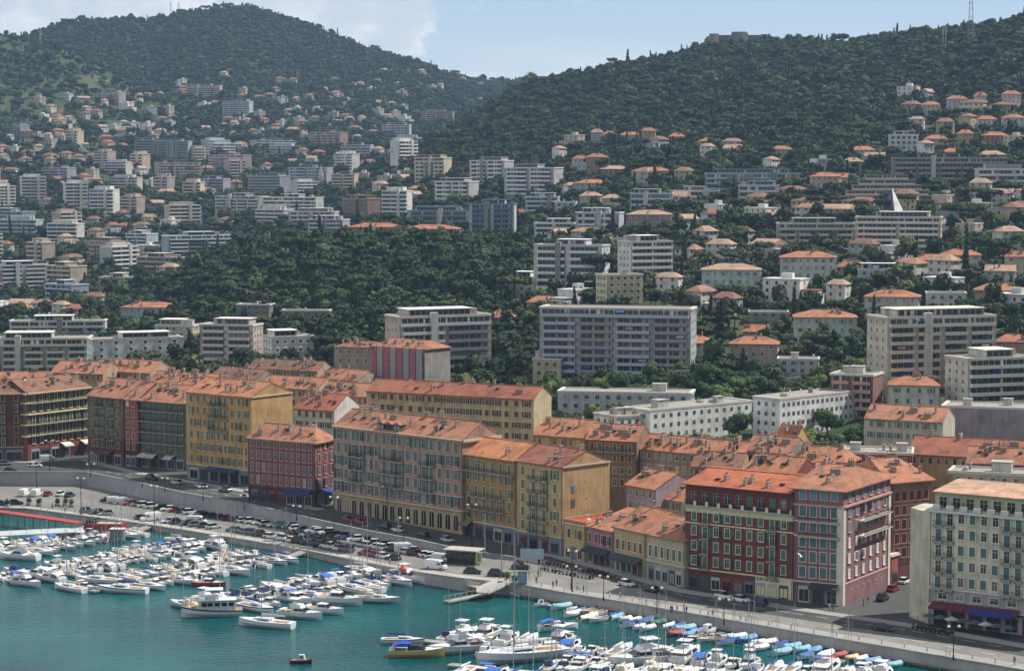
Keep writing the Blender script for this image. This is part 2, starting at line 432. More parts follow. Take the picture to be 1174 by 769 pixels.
# retaining wall between upper road and lower quay
i0=13; L=[Vector(p) for p in WL[:i0]]
t=thing('retaining_wall',WL[5]); tag(t,'tall curved grey retaining wall between the lower car park and the upper road','wall')
mb=MB(); o=P0(t)
A=back(L,-.3); rings=[]
for p,q,bt in zip(L,A,WB[:i0]):
    p=p-o;q=q-o
    rings.append([(p.x,p.y,bt.z-.3),(q.x,q.y,bt.z-.3),(q.x,q.y,q.z+.55),(p.x,p.y,p.z+.55)])
mb.loft(rings,STONED); link('wall',mb.mesh('retaining_wall_stone'),t)
mb=ribbon([p-o for p in L],.7,.55,.68,PAVE,off=-.15); link('coping',mb.mesh('coping'),t)
# railing on the retaining wall
RAILM=plain('2c3034',.5)
t=thing('railing',WL[5]); tag(t,'thin dark railing along the top of the curved retaining wall','railing')
D=dens(L,9); mb=MB()
for i,p in enumerate(D):
    p=p-o; mb.cyl((p.x,p.y,p.z+.68),(p.x,p.y,p.z+1.5),.03,.03,RAILM,5)
for a,b in zip(D,D[1:]):
    a=a-o;b=b-o
    for h in (1.5,1.1): mb.cyl((a.x,a.y,a.z+h),(b.x,b.y,b.z+h),.028,.028,RAILM,4)
link('rail',mb.mesh('rail'),t)
# pavements
PF=dens(FL,2); mbp=ribbon(PF,3.2,-.2,.13,PAVE,off=-1.6)
struct('pavement',mbp.mesh('pavement'))
mbp=ribbon([p for p in QL[12:]],3.4,-.2,.12,PAVE,off=2.3); struct('pavement',mbp.mesh('quayside_pavement'))
mbp=ribbon([p for p in QL[:13]],2.6,-.2,.10,mk_ground('quay_slabs',(.40,.38,.345),.1,.9,.85,.18),off=1.9); struct('pavement',mbp.mesh('quay_slabs'))
# low walkway at the foot of the quay wall on the right
L2=[Vector((p.x,p.y,WZ+.9)) for p in QL[12:]]
t=thing('landing_ledge',L2[2]); tag(t,'narrow pale concrete ledge above the water at the foot of the quay wall','ledge')
mb=ribbon(rel(L2,L2[2]),.9,-.25,0,PAVE,off=-.9); link('slab',mb.mesh('slab'),t)
mb=MB()
for p in dens(rel(L2,L2[2]),7):
    pass
LD=back(dens(rel(L2,L2[2]),7),-.9)
for p in LD: mb.cyl((p.x,p.y,-2.5),(p.x,p.y,-.2),.15,.15,STONE,6)
link('piles',mb.mesh('piles'),t)
# road markings
WHITE=plain('d8d8d2',.8,var=.2)
mb=MB()
def dash(L,off,step,ln,w=.14,dz=.004):
    A=back(L,off)
    for a,b in zip(A,A[1:]):
        d=b-a; Ln=d.length; d.normalize(); nrm=Vector((-d.y,d.x,0)); k=0.0
        while k+ln<Ln:
            p=a+d*k; q=a+d*(k+ln)
            mb.add([p-nrm*w/2+Vector((0,0,dz)),q-nrm*w/2+Vector((0,0,dz)),q+nrm*w/2+Vector((0,0,dz)),p+nrm*w/2+Vector((0,0,dz))],[(0,1,2,3)],WHITE)
            k+=step
MIDL=lerpl(FL,WL,.55); dash(MIDL,0,6,3); dash(lerpl(FL,WL,.93),0,30,29.5,.12); dash(lerpl(FL,WL,.32),0,30,29.5,.12)
dash(lerpl(WL,QL,.25)[12:],0,8,3,.14); dash(lerpl(WL,QL,.5)[12:],0,30,29.5,.14)
def zebra(px,py,z,L=4.0,n=9,px2=None,py2=None):
    a=G(px,py,z+.006); b=G(px2,py2,z+.006); d=b-a; Ln=d.length; d.normalize(); nr=Vector((-d.y,d.x,0))
    k=0
    while k<Ln:
        p=a+d*k; q=a+d*(k+.35)
        mb.add([p-nr*L/2,q-nr*L/2,q+nr*L/2,p+nr*L/2],[(0,1,2,3)],WHITE); k+=1.0
pass
link('lane_marking',mb.mesh('lane_marking'),road)
# side street between the pink and the cream building
a0,a1,b1,b0=G(962,699,-2.5),G(1050,717,-2.5),G(1085,605,-2.45),G(1018,625,-2.45)
mb=MB(); v=[a0,a1,b1,b0]; mb.add([(p.x,p.y,p.z+.008) for p in v],[(0,1,2,3)],ASPH); struct('side_street',mb.mesh('side_street'))
# ------------------------------------------------------------------ windows, balconies, shops
WHT=plain('cfcac0',.7); IRON=plain('1d2124',.55); CONC=plain('a5a19a',.85); CONCL=plain('c4c0b8',.85); DARK=plain('15171a',.8)
SH={'teal':plain('48696a',.7,var=.25),'green':plain('47695a',.7,var=.25),'dark':plain('25423c',.7,var=.25),'brown':plain('6b3b2c',.75,var=.2),'grey':plain('8a9591',.7,var=.2),'blue':plain('62808f',.7),'white':plain('d6d6d2',.7),'turq':plain('4fa9a3',.7),'yel':plain('c2a860',.8)}
def win_mesh(w,h,sur,arch=False,cross=True):
    def mk():
        mb=MB(); t=.13; d=.15
        smat=plain(sur,.8) if sur else None
        if smat and not arch:
            mb.box(-w/2-t,-w/2,-d,.0,-.02,h,smat); mb.box(w/2,w/2+t,-d,0,-.02,h,smat)
            mb.box(-w/2-t-.02,w/2+t+.02,-d-.02,0,h,h+t,smat); mb.box(-w/2-t-.06,w/2+t+.06,-d-.1,0,-t-.02,-.02,smat)
        if arch:
            pts=[(-w/2,0),(w/2,0)]+[(w/2*math.cos(a),h-w/2+w/2*math.sin(a)) for a in [math.pi*i/8 for i in range(9)]]
            pts2=[(-w/2-t*1.6,0),(w/2+t*1.6,0)]+[((w/2+t*1.6)*math.cos(a),h-w/2+(w/2+t*1.6)*math.sin(a)) for a in [math.pi*i/8 for i in range(9)]]
            if smat: mb.add([(x,-.03,z) for x,z in pts2],[tuple(range(len(pts2)))],smat)
            mb.add([(x,-.045,z) for x,z in pts],[tuple(range(len(pts)))],GLASS)
            mb.box(-.04,.04,-.08,-.04,0,h,WHT)
            return mb.mesh('window')
        mb.add([(-w/2,-.03,0),(w/2,-.03,0),(w/2,-.03,h),(-w/2,-.03,h)],[(0,1,2,3)],GLASS)
        f=.055
        for x in (-w/2+f/2,w/2-f/2)+((0,) if cross else ()): mb.box(x-f/2,x+f/2,-.06,-.03,0,h,WHT)
        for z in (f/2,h-f/2)+((h*.68,) if cross else ()): mb.box(-w/2,w/2,-.055,-.03,z-f/2,z+f/2,WHT)
        return mb.mesh('window')
    return cached(('wm',round(w,2),round(h,2),sur,arch,cross), mk)
def shut_mesh(w,h,col):
    def mk():
        mb=MB(); m=SH[col]; mb.box(0,w,-.05,-.005,0,h,m)
        n=max(2,int(h/.28))
        for i in range(n):
            z=h*(i+.5)/n; mb.box(.06,w-.06,-.085,-.05,z-.045,z+.03,m)
        return mb.mesh('shutter')
    return cached(('sh',round(w,2),round(h,2),col), mk)
def rail_mesh(w,d,solid=None):
    def mk():
        mb=MB()
        if solid: 
            mb.box(-w/2,w/2,-d,-d+.12,0,1.0,solid); mb.box(-w/2,-w/2+.12,-d+.12,0,0,1.0,solid); mb.box(w/2-.12,w/2,-d+.12,0,0,1.0,solid)
            return mb.mesh('railing')
        for z in (.06,1.0): 
            mb.box(-w/2,w/2,-d,-d+.05,z,z+.05,IRON); mb.box(-w/2,-w/2+.05,-d+.05,0,z,z+.05,IRON); mb.box(w/2-.05,w/2,-d+.05,0,z,z+.05,IRON)
        n=int(w/.16)
        for i in range(n+1):
            x=-w/2+.02+(w-.04)*i/n; mb.box(x-.016,x+.016,-d+.01,-d+.035,.1,1.0,IRON)
        return mb.mesh('railing')
    return cached(('rl',round(w,1),round(d,1),solid.name if solid else 0), mk)
def slab_mesh(w,d,mat):
    def mk():
        mb=MB(); mb.box(-w/2,w/2,-d,0,-.18,0,mat)
        for x in (-w/2+.3,w/2-.3): mb.box(x-.1,x+.1,-d*.6,-.005,-.5,-.18,mat)
        return mb.mesh('balcony')
    return cached(('sl',round(w,1),round(d,1),mat.name), mk)
class Bld:
    def __init__(s,name,cat,label,quad,Z,zb,wallc,lm=None,ang=None):
        s.q=[Vector((p[0],p[1],0)) for p in quad]; s.Z=Z; s.zb=zb; s.wm=wall(wallc)
        c=(s.q[0]+s.q[1])/2; s.o=Vector((c.x,c.y,zb)); s.root=thing(name,s.o); tag(s.root,label,cat); s.lm=lm
        s.body=MB(); s.rng=random.Random(hash(label or name)%9999 if False else int(abs(c.x*13+c.y*7)))
        if lm:
            x0=min(proj((p.x,p.y,Z))[0] for p in s.q[:3]); x1=max(proj((p.x,p.y,Z))[0] for p in s.q[:3])
            LMS.append((lm,x0,x1,proj((c.x,c.y,Z))[1],proj((c.x,c.y,zb))[1],s.root))
        FOOT.append((s.q,proj((c.x,c.y,zb))))
    def edge(s,e):
        a=s.q[e]; b=s.q[(e+1)%4]; d=b-a; L=d.length; d.normalize(); n=Vector((d.y,-d.x,0)); return a,d,n,L,math.atan2(d.y,d.x)
    def kid(s,name,me,u,z,e,out=0.0,parent=None,lab=None):
        a,d,n,L,ang=s.edge(e); p=a+d*u+n*out; 
        o=link(name,me,s.root,(p.x-s.o.x,p.y-s.o.y,z-s.zb),ang)
        if lab: o['label']=lab
        return o
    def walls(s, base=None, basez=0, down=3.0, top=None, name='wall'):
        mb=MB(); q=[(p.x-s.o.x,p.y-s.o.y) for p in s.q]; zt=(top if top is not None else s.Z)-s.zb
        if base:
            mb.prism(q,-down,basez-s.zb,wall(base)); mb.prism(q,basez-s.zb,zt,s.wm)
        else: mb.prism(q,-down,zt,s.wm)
        s.wmb=mb
    def gable(s,rise,k0=0,k1=0):
        # gable triangles on edges 1 and 3
        A,B,C,D=[(p.x-s.o.x,p.y-s.o.y) for p in s.q]; z=s.Z-s.zb
        m1=((A[0]+D[0])/2,(A[1]+D[1])/2); m2=((B[0]+C[0])/2,(B[1]+C[1])/2)
        if k0<=0: s.wmb.add([(*D,z),(*A,z),(*m1,z+rise)],[(0,1,2)],s.wm)
        if k1<=0: s.wmb.add([(*B,z),(*C,z),(*m2,z+rise)],[(0,1,2)],s.wm)
    def done(s):
        if s.q[0].y<620:
            for e,us in ((0,(.25,-.25)),):
                L=s.edge(e)[3]; h=s.Z-s.zb-.6; mb=MB(); mb.cyl((0,-.1,0),(0,-.1,h),.07,.07,plain('6d6a64',.7),5); me=mb.mesh('drainpipe')
                for u in us: s.kid('drainpipe',me,u if u>0 else L+u,s.zb,e)
        return link('wall',s.wmb.mesh('wall'),s.root)
    def cornice(s,z,h=.35,out=.3,mat=None,es=(0,1,2,3)):
        mat=mat or plain('b9ae98',.85); mb=MB()
        for e in es:
            a,d,n,L,ang=s.edge(e); a=a-s.o
            mb.x=Matrix.Translation((a.x,a.y,z-s.zb))@Matrix.Rotation(ang,4,'Z'); mb.box(0,L,-out,-.003,-h,0,mat)
        mb.x=None; link('cornice',mb.mesh('cornice'),s.root)
    def roof(s,kind,rise,col,over=.55,k0=0,k1=0,chim=3,thick=.22,extra=True,z=None):
        tm=tile(col); z=(s.Z if z is None else z)-s.zb; mb=MB()
        A,B,C,D=[Vector((p.x-s.o.x,p.y-s.o.y,0)) for p in s.q]
        c=(A+B+C+D)/4
        wd=((A-D).length+(B-C).length)/2; wl=((A-B).length+(C-D).length)/2
        dy=(D-A+C-B).normalized(); dx=(B-A+C-D).normalized()
        ox=over*(1 if k0>0 or k1>0 or kind=='gable' else 1)
        A2=A-dx*(over if k0>0 else .08)-dy*over; D2=D-dx*(over if k0>0 else .08)+dy*over
        B2=B+dx*(over if k1>0 else .08)-dy*over; C2=C+dx*(over if k1>0 else .08)+dy*over
        zl=z-rise*over/(wd/2)*(1 if kind!='mono' else .5)
        if kind in('gable','hip'):
            m1=(A2+D2)/2; m2=(B2+C2)/2; r=m2-m1
            R1=m1+r*k0; R2=m2-r*k1
            v=[(*A2.xy,zl),(*B2.xy,zl),(*C2.xy,zl),(*D2.xy,zl),(*R1.xy,z+rise),(*R2.xy,z+rise)]
            vb=[(x,y,q-thick) for x,y,q in v]
            f=[(0,1,5,4),(2,3,4,5),(1,2,5),(3,0,4)]
            fb=[(0+6,4+6,5+6,1+6),(2+6,5+6,4+6,3+6)]
            sd=[(0,6,7,1),(1,7,8,2),(2,8,9,3),(3,9,6,0)]
            if k1<=0: f.remove((1,2,5)); sd.remove((1,7,8,2)); sd+= [(1,7,11,5),(5,11,8,2)]
            else: fb.append((1+6,5+6,2+6))
            if k0<=0: f.remove((3,0,4)); sd.remove((3,9,6,0)); sd+=[(3,9,10,4),(4,10,6,0)]
            else: fb.append((3+6,4+6,0+6))
            mb.add([(x,y,q+.02) for x,y,q in v]+vb,f+fb+sd,tm)
            # ridge cap
            mb.cyl((*R1.xy,z+rise+.04),(*R2.xy,z+rise+.04),.16,.16,tm,6)
            def hf(u,vv):
                t=1-abs(2*vv-1); h=rise*t
                if k0>0: h=min(h,rise*u/k0)
                if k1>0: h=min(h,rise*(1-u)/k1)
                return z+h
        elif kind=='mono':
            v=[(*A2.xy,zl),(*B2.xy,zl),(*C2.xy,z+rise),(*D2.xy,z+rise)]
            mb.add(v+[(x,y,q-thick) for x,y,q in v],[(0,1,2,3),(7,6,5,4),(0,4,5,1),(1,5,6,2),(2,6,7,3),(3,7,4,0)],tm)
            hf=lambda u,vv: z+rise*vv
            q=[A,B,C,D]; s.wmb.add([(*B.xy,z),(*C.xy,z),(*C.xy,z+rise-.1),(*D.xy,z),(*D.xy,z+rise-.1),(*A.xy,z)],[(0,1,2),(3,5,4),(1,3,4,2)],s.wm)
        r=link('roof',mb.mesh('roof'),s.root)
        for i in range(int(chim*1.5)):
            u=s.rng.uniform(.08,.92); vv=s.rng.choice([.12,.5,.35,.3,.62,.2]); p=(A*(1-u)+B*u)*(1-vv)+(D*(1-u)+C*u)*vv
            zz=hf(u,vv); ang=math.atan2(dx.y,dx.x)
            me=s.rng.choice(CHIM)
            link('chimney',me,r,(p.x,p.y,zz-.4),ang+s.rng.choice([0,math.pi/2]))
        if extra:
            for i in range(max(1,chim)):
                u=s.rng.uniform(.1,.9); vv=s.rng.uniform(.15,.35); p=(A*(1-u)+B*u)*(1-vv)+(D*(1-u)+C*u)*vv
                me=s.rng.choice([SKYL,SKYL,DISH,AERI]); link({SKYL:'skylight',DISH:'satellite_dish',AERI:'aerial'}[me],me,r,(p.x,p.y,hf(u,vv)),math.atan2(dx.y,dx.x))
        s.r=r; return r
    def face(s,e,n,g,fh,fl,w=1.05,h=2.15,sur='b8a98c',sh='teal',m=1.2,bb=(),z0=None,solid=None,closed=.5,skip=(),bw=1.6,lev=None):
        """rows of windows: fl lists floors from the bottom; w window, b=balcony bays, B=full balcony, l=low window, -=none"""
        a,d,nn,L,ang=s.edge(e); base=(s.zb if z0 is None else z0); st=(L-2*m)/n
        ww=min(w,st*.62)
        for i,c in enumerate(fl):
            zf=base+g+i*fh
            if c=='-': continue
            for k in range(n):
                if (i,k) in skip or k in skip: continue
                u=m+st*(k+.5); tall = c=='B' or (c=='b' and k in bb)
                hh = h+.5 if tall else (h*.62 if c=='l' else h); zz=zf+(.12 if tall else .75 if c!='l' else 1.0)
                if zz+hh>zf+fh-.1: hh=zf+fh-.15-zz
                o=s.kid('window',win_mesh(ww,hh,sur),u,zz,e,0)
                if sh:
                    sw=ww/2; 
                    r=s.rng.random()
                    pw=(st-ww)/2
                    if r<closed or pw<sw*.75:
                        link('shutter',shut_mesh(sw,hh,sh),o,(-sw,-.05,0)); link('shutter',shut_mesh(sw,hh,sh),o,(0,-.05,0))
                    elif pw>sw+.12:
                        th=s.rng.uniform(.35,1.2) if s.rng.random()<.35 else 0
                        if th: link('shutter',shut_mesh(sw,hh,sh),o,(-ww/2-.14,-.17,0),math.pi+th)
                        else: link('shutter',shut_mesh(sw,hh,sh),o,(-ww/2-.14-sw,-.02,0))
                        th=s.rng.uniform(.35,1.2) if s.rng.random()<.3 else 0
                        link('shutter',shut_mesh(sw,hh,sh),o,(ww/2+.14,-.02 if not th else -.12,0),-th)
                if tall and c=='b' and not ((k-1) in bb and n>14):
                    wid=st*.85
                    uu=u
                    if n>14 and (k+1) in bb: 
                        q=k
                        while q+1 in bb: q+=1
                        wid=st*(q-k+1)-.3; uu=m+st*(k+q+1)/2
                    b=s.kid('balcony',slab_mesh(wid,.95,CONC),uu,zf+.02,e,0); link('railing',rail_mesh(wid,.95,solid),b)
            if c=='B':
                wid=L-2*m+.4; b=s.kid('balcony',slab_mesh(wid,1.15,CONC),L/2,zf+.02,e,0); link('railing',rail_mesh(wid,1.15,solid),b)
    def shops(s,e,n,h,m=.8,arch=False,sur='b8a98c',awn=None,aw=(),base=None,door='2c3a44',every=1):
        a,d,nn,L,ang=s.edge(e); st=(L-2*m)/n; z=s.zb if base is None else base
        for k in range(n):
            u=m+st*(k+.5)
            if arch: s.kid('arch_window',win_mesh(min(2.0,st*.6),h,sur,True),u,z+.05,e)
            else: s.kid('shop_front',shop_mesh(st*.8,h-.6,s.rng.choice(['5f6f7c','a8a79f','3c464d','7a3a30','8d99a3'])),u,z+.02,e)
            if k in aw and awn: s.kid('awning',awn_mesh(st*.95,2.2,awn),u,z+h-.4,e)
LMS=[]; FOOT=[]
def shop_mesh(w,h,c):
    def mk():
        mb=MB(); f=plain(c,.6)
        mb.box(-w/2,w/2,-.14,-.004,h-.7,h,f); mb.box(-w/2,-w/2+.2,-.12,-.004,0,h-.7,f); mb.box(w/2-.2,w/2,-.12,-.004,0,h-.7,f)
        mb.box(-w/2+.2,w/2-.2,-.12,-.004,0,.35,f)
        mb.add([(-w/2+.2,-.05,.35),(w/2-.2,-.05,.35),(w/2-.2,-.05,h-.7),(-w/2+.2,-.05,h-.7)],[(0,1,2,3)],GLASS)
        mb.box(-.05,.05,-.1,-.05,.35,h-.7,f); return mb.mesh('shop_front')
    return cached(('sf',round(w,1),round(h,1),c), mk)
def awn_mesh(w,d,c):
    def mk():
        mb=MB(); m=plain(c,.8,var=.08)
        v=[(-w/2,0,.9),(w/2,0,.9),(w/2,-d,0),(-w/2,-d,0),(-w/2,0,.84),(w/2,0,.84),(w/2,-d,-.06),(-w/2,-d,-.06),(-w/2,-d-.02,-.4),(w/2,-d-.02,-.4),(-w/2,-d-.02,.0),(w/2,-d-.02,.0)]
        mb.add(v,[(3,2,1,0),(4,5,6,7),(0,4,7,3),(1,2,6,5),(8,9,11,10)],m)
        for x in (-w/2+.05,w/2-.05): mb.cyl((x,-d,-.05),(x,-.02,-.3),.025,.025,IRON,4)
        return mb.mesh('awning')
    return cached(('aw',round(w,1),d,c), mk)
def mk_chim():
    out=[]
    pot=plain('a5583a',.9)
    for (a,b,h,n) in ((.5,.9,1.7,2),(.55,1.5,1.5,3),(.5,.55,2.0,1),(.6,2.4,1.4,4)):
        mb=MB(); m=wall('a98f78'); mb.box(-a/2,a/2,-b/2,b/2,0,h,m); mb.box(-a/2-.08,a/2+.08,-b/2-.08,b/2+.08,h,h+.12,CONC)
        for i in range(n): mb.cyl((0,-b/2+b*(i+.5)/n,h+.12),(0,-b/2+b*(i+.5)/n,h+.6),.13,.10,pot,6)
        out.append(mb.mesh('chimney'))
    return out
CHIM=mk_chim()
mb=MB(); mb.box(-.5,.5,-.6,.6,.1,.32,IRON); mb.box(-.42,.42,-.52,.52,.32,.35,GLASS); SKYL=mb.mesh('skylight')
mb=MB(); mb.cyl((0,0,-.2),(0,0,1.1),.04,.03,IRON,5); mb.loft([[(r*math.cos(a),-.35+.3*r*r,1.2+r*math.sin(a)) for a in [i*math.pi/4 for i in range(8)]] for r in (.48,.3,.02)],WHT); DISH=mb.mesh('satellite_dish')
mb=MB(); mb.cyl((0,0,-.2),(0,0,2.6),.03,.02,CONC,5); mb.cyl((-.7,0,2.3),(.7,0,2.5),.02,.02,CONC,4)
for i in range(5): mb.cyl((-.6+i*.28,-.35,2.32+i*.04),(-.6+i*.28,.35,2.32+i*.04),.015,.015,CONC,4)
AERI=mb.mesh('aerial')
def quadpx(a,b,Z,depth,c=None,d=None):
    A=G(a[0],a[1],Z); B=G(b[0],b[1],Z); e=(B-A).normalized(); n=Vector((-e.y,e.x,0))
    C=G(c[0],c[1],Z) if c else B+n*depth
    D=A+(C-B) if d is None else d
    return [A,B,C,D]
def bld(name,label,a,b,Z,depth,col,c=None,zb=None,cat='building',lm=None):
    q=quadpx(a,b,Z,depth,c)
    m=(q[0]+q[1])/2
    if zb is None: zb=hz(m.x,m.y)
    return Bld(name,cat,label,q,Z,zb,col,lm)
# ================================================================== front row on the quay
TO='bc7c58'; TB='b57a5c'; TD='936a56'; TP='bd9a80'
# far-left corner building
b=bld('corner_building','dark red and ochre corner building with tiled roof at the left edge of the quay',(-70,452),(30,450),21.3,14,'8a4034',zb=0,lm='dark red corner building')
b.walls('9a5a44',4.6); b.face(0,6,4.6,3.35,'wwwww',sur='cbb98a',sh='dark'); b.shops(0,4,4.2,sur='9aa09a'); b.cornice(4.7); b.cornice(21.2,.5,.5)
b.roof('gable',3.6,TD,.8,chim=5); b.done()
b=bld('apartment_building','ochre and maroon block with four pale balcony bands facing the left square',(31,450.5),(104,443),21.3,15,'7d6f3e',zb=0,lm='banded maroon block')
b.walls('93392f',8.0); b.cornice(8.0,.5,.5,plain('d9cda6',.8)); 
b.face(0,8,4.6,3.35,'wBBwB',sur='d9cda6',sh='dark',m=.9,closed=.3,bw=2); b.shops(0,6,4.2,sur='cfc39c',awn='c9c3b2',aw=(3,5))
for z in (11.4,14.7,18.2): b.cornice(z,.28,.7,plain('d9cda6',.8))
b.cornice(21.2,.5,.6,plain('d9cda6',.8)); b.roof('gable',3.6,TD,.9,chim=6,k1=.12); b.done()
b=bld('apartment_building','narrow dark ochre apartment house with maroon ground floors beside the left square',(100,452),(141,455.5),21,17,'7e6c3c',zb=0,lm='dark ochre house')
b.walls('7a2f2c',8.0); b.face(0,6,4.4,3.3,'wbbbb',sur='a89a70',sh='dark',bb=(1,2,4)); b.shops(0,4,4.0,awn='5a3a34',aw=(1,2)); b.cornice(20.9); b.roof('gable',4.6,TB,.7,chim=6); b.done()
b=bld('townhouse','narrow bright red townhouse squeezed between the two dark ochre houses',(141,456),(158,457.3),20.8,16,'b04a34',zb=0,lm='narrow red townhouse')
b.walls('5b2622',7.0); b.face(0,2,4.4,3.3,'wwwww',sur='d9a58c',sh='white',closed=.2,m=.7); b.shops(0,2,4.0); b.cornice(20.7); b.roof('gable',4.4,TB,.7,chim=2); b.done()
b=bld('apartment_building','dark olive apartment block with rows of teal shutters and iron balconies',(158.5,457.5),(213,461.5),20.6,16,'6f6a45',zb=0,lm='dark olive block')
b.walls('6a5f4a',4.4); b.face(0,8,4.4,3.25,'bBBBB',sur='8d8764',sh='teal',bb=(1,2,5),m=.8); b.shops(0,5,4.0,awn='b9b4a6',aw=(0,1,3)); b.cornice(20.5); b.roof('gable',4.2,TB,.7,chim=6); b.done()
b=bld('apartment_building','tall yellow apartment block with big plain yellow gable wall lit by the sun',(213.5,448),(288,454.5),25.8,17,'cf9a3a',zb=0,lm='tall yellow block')
b.walls('8d8a80',4.6); b.face(0,9,4.6,3.5,'wwwbbb',sur='d9b25a',sh='teal',bb=(3,4,5),m=.7); b.shops(0,6,4.2,awn='2b3550',aw=(2,3,4)); b.cornice(25.7); b.cornice(4.7)
b.gable(3.4); b.roof('gable',3.4,TO,.6,chim=7); b.done()
b=bld('apartment_building','low dark pink four-storey block with many tall narrow windows and blue awnings',(284,500.5),(361,506.5),17.6,12,'8c5056',c=(384,501.5),zb=0,lm='low dark pink block')
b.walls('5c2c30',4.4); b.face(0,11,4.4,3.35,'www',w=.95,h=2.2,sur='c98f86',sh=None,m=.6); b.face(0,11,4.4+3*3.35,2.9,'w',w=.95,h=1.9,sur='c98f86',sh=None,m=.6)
b.face(1,3,4.4,3.35,'www',w=.95,h=2.2,sur='c98f86',sh='dark',m=.5); b.face(1,3,4.4+3*3.35,2.9,'w',w=.95,h=1.9,sur='c98f86',sh='dark',m=.5)
b.shops(0,7,4.0,awn='24346e',aw=(4,5,6)); b.shops(1,2,4.0,awn='24346e',aw=(0,1)); b.cornice(17.5,.5,.5,plain('c9a58c',.8)); b.roof('hip',3.4,TB,.7,k0=.12,k1=.16,chim=6); b.done()
b=bld('apartment_building','long dusty pink apartment block with sixteen bays, green shutters and an arcaded ochre ground floor',(382,487),(530,504),22.6,14,'b98a74',zb=-.6,lm='long dusty pink block')
b.walls('b59a62',4.6); b.face(0,16,5.2,3.45,'BbbbB'.replace('B','w',1).replace('B','w'),sur='c9a890',sh='teal',bb=(2,3,6,7,8,11,12),m=.7,closed=.5,w=1.25,h=2.5)
b.shops(0,16,4.0,arch=True,sur='c9b07a'); b.cornice(4.7,.35,.35); b.cornice(8.2,.25,.35); b.cornice(22.5,.6,.6)
b.gable(3.8); b.roof('gable',3.8,TB,.7,chim=14)
for k,u in enumerate((17.5,20.5,23.5)):   # three green dormers
    A,d,n,L,ang=b.edge(0); mb=MB(); g=SH['dark']
    mb.box(-1.2,1.2,-.1,2.4,0,1.7,g); mb.add([(-1.35,-.3,1.7),(1.35,-.3,1.7),(0,-.3,2.5),(-1.35,2.6,1.7),(1.35,2.6,1.7),(0,2.6,2.5)],[(0,1,2),(0,2,5,3),(1,4,5,2),(3,5,4)],tile(TO))
    for x in (-.6,.6): mb.add([(x-.4,-.12,.3),(x+.4,-.12,.3),(x+.4,-.12,1.4),(x-.4,-.12,1.4)],[(0,1,2,3)],GLASS)
    b.kid('dormer',mb.mesh('dormer'),u,22.7,0,-.6)
b.done()
b=bld('apartment_building','ochre five-storey house with bright orange roof and dark iron balconies, beside the dusty pink block',(530,518),(591,526.5),19.3,13,'b98238',zb=-1.9,lm='bright orange roofed ochre house')
b.walls('7d8494',4.2-1.9); b.face(0,6,4.2,3.2,'wbbwB',sur='cfae6a',sh='teal',bb=(1,2,3,4),m=.6,closed=.5); b.shops(0,5,3.9,awn='6a625a',aw=(0,)); b.cornice(19.2); b.cornice(2.4)
b.gable(3.4); b.roof('gable',3.4,'cf8552',.7,chim=1); b.done()
b=bld('apartment_building','yellow house with iron balconies and a tall sunlit orange-yellow gable wall',(591.5,526.8),(645,534.5),19.2,16,'c9a052',zb=-2.4,lm='yellow gabled house')
b.walls('7f8ba0',4.2-2.4); b.face(0,4,4.2,3.3,'bbbbb',sur='d9bf86',sh='teal',bb=(1,2),m=.7,w=1.15); b.shops(0,4,3.9,sur='9aa6b8'); b.cornice(19.1); b.cornice(2.0)
b.gable(3.2); b.roof('gable',3.2,'9c6250',.5,chim=4)
for (u,z,sh,w_,h_) in ((3.5,12.5,'blue',1.0,1.8),(3.5,9.0,'green',1.3,2.0),(8.2,10.5,None,.5,.7),(8,14.6,None,.5,.5),(3.4,4.6,'white',.9,1.8),(8.3,5.2,'white',.8,1.6)):
    o=b.kid('window',win_mesh(w_,h_,None),u,z,1); 
    if sh: link('shutter',shut_mesh(w_/2,h_,sh),o,(-w_/2,-.05,0)); link('shutter',shut_mesh(w_/2,h_,sh),o,(0,-.05,0))
b.done()
# low houses between
b=bld('low_house','small two-storey yellow house with a red-tiled roof terrace',(645.5,597),(671,602),6.2,13,'d2ab52',zb=-2.5,lm='small yellow house')
b.walls(); b.face(0,2,4.3,3.6,'w',sur='d9c48a',sh='dark',m=.6); b.shops(0,3,3.6,door='333'); b.cornice(6.1)
mb=MB(); q=[(p.x-b.o.x,p.y-b.o.y) for p in b.q]; mb.prism(q,8.7,8.95,plain('a8382c',.8)); 
b.cornice(7.0,.5,-.25,wall('c9a24e')); link('roof_terrace',mb.mesh('roof_terrace'),b.root)
mb=MB()
for i,(u,v,c) in enumerate(((2,3,'d8d8d8'),(4,5,'b03028'),(6,2.5,'d8d8d8'),(5,8,'c9c2b4'))):
    mb.box(u-.5,u+.5,v-.4,v+.4,8.95,9.7,plain(c,.7)); mb.cyl((u+.8,v,8.95),(u+.8,v,10.8),.04,.04,IRON,5)
link('terrace_furniture',mb.mesh('terrace_furniture'),b.root,rz=b.edge(0)[4]-.0); b.done()
b=bld('low_house','two-storey mauve house with orange roof above dark parasols',(671.5,601),(703,608.5),6.3,12,'a98088',zb=-2.5,lm='mauve low house')
b.walls(); b.face(0,4,4.3,3.6,'w',sur='c9a8a4',sh='brown',m=.6); b.shops(0,4,3.6,awn='33363c',aw=(0,1,2,3)); b.cornice(6.2); b.roof('mono',3.2,TO,.5,chim=3); b.done()
b=bld('low_house','two-storey cream house with orange hipped roof over dark restaurant awnings',(703.5,602),(740,610),8.0,16,'c2a76a',zb=-2.5,lm='cream low house')
b.walls(); b.face(0,5,4.6,4.2,'w',h=2.3,sur='d6c290',sh='brown',m=.6); b.shops(0,5,3.8,awn='3a3d44',aw=(0,1,2,3,4)); b.cornice(7.9); b.gable(4.0); b.roof('gable',4.0,TO,.5,k0=.2,chim=3); b.done()
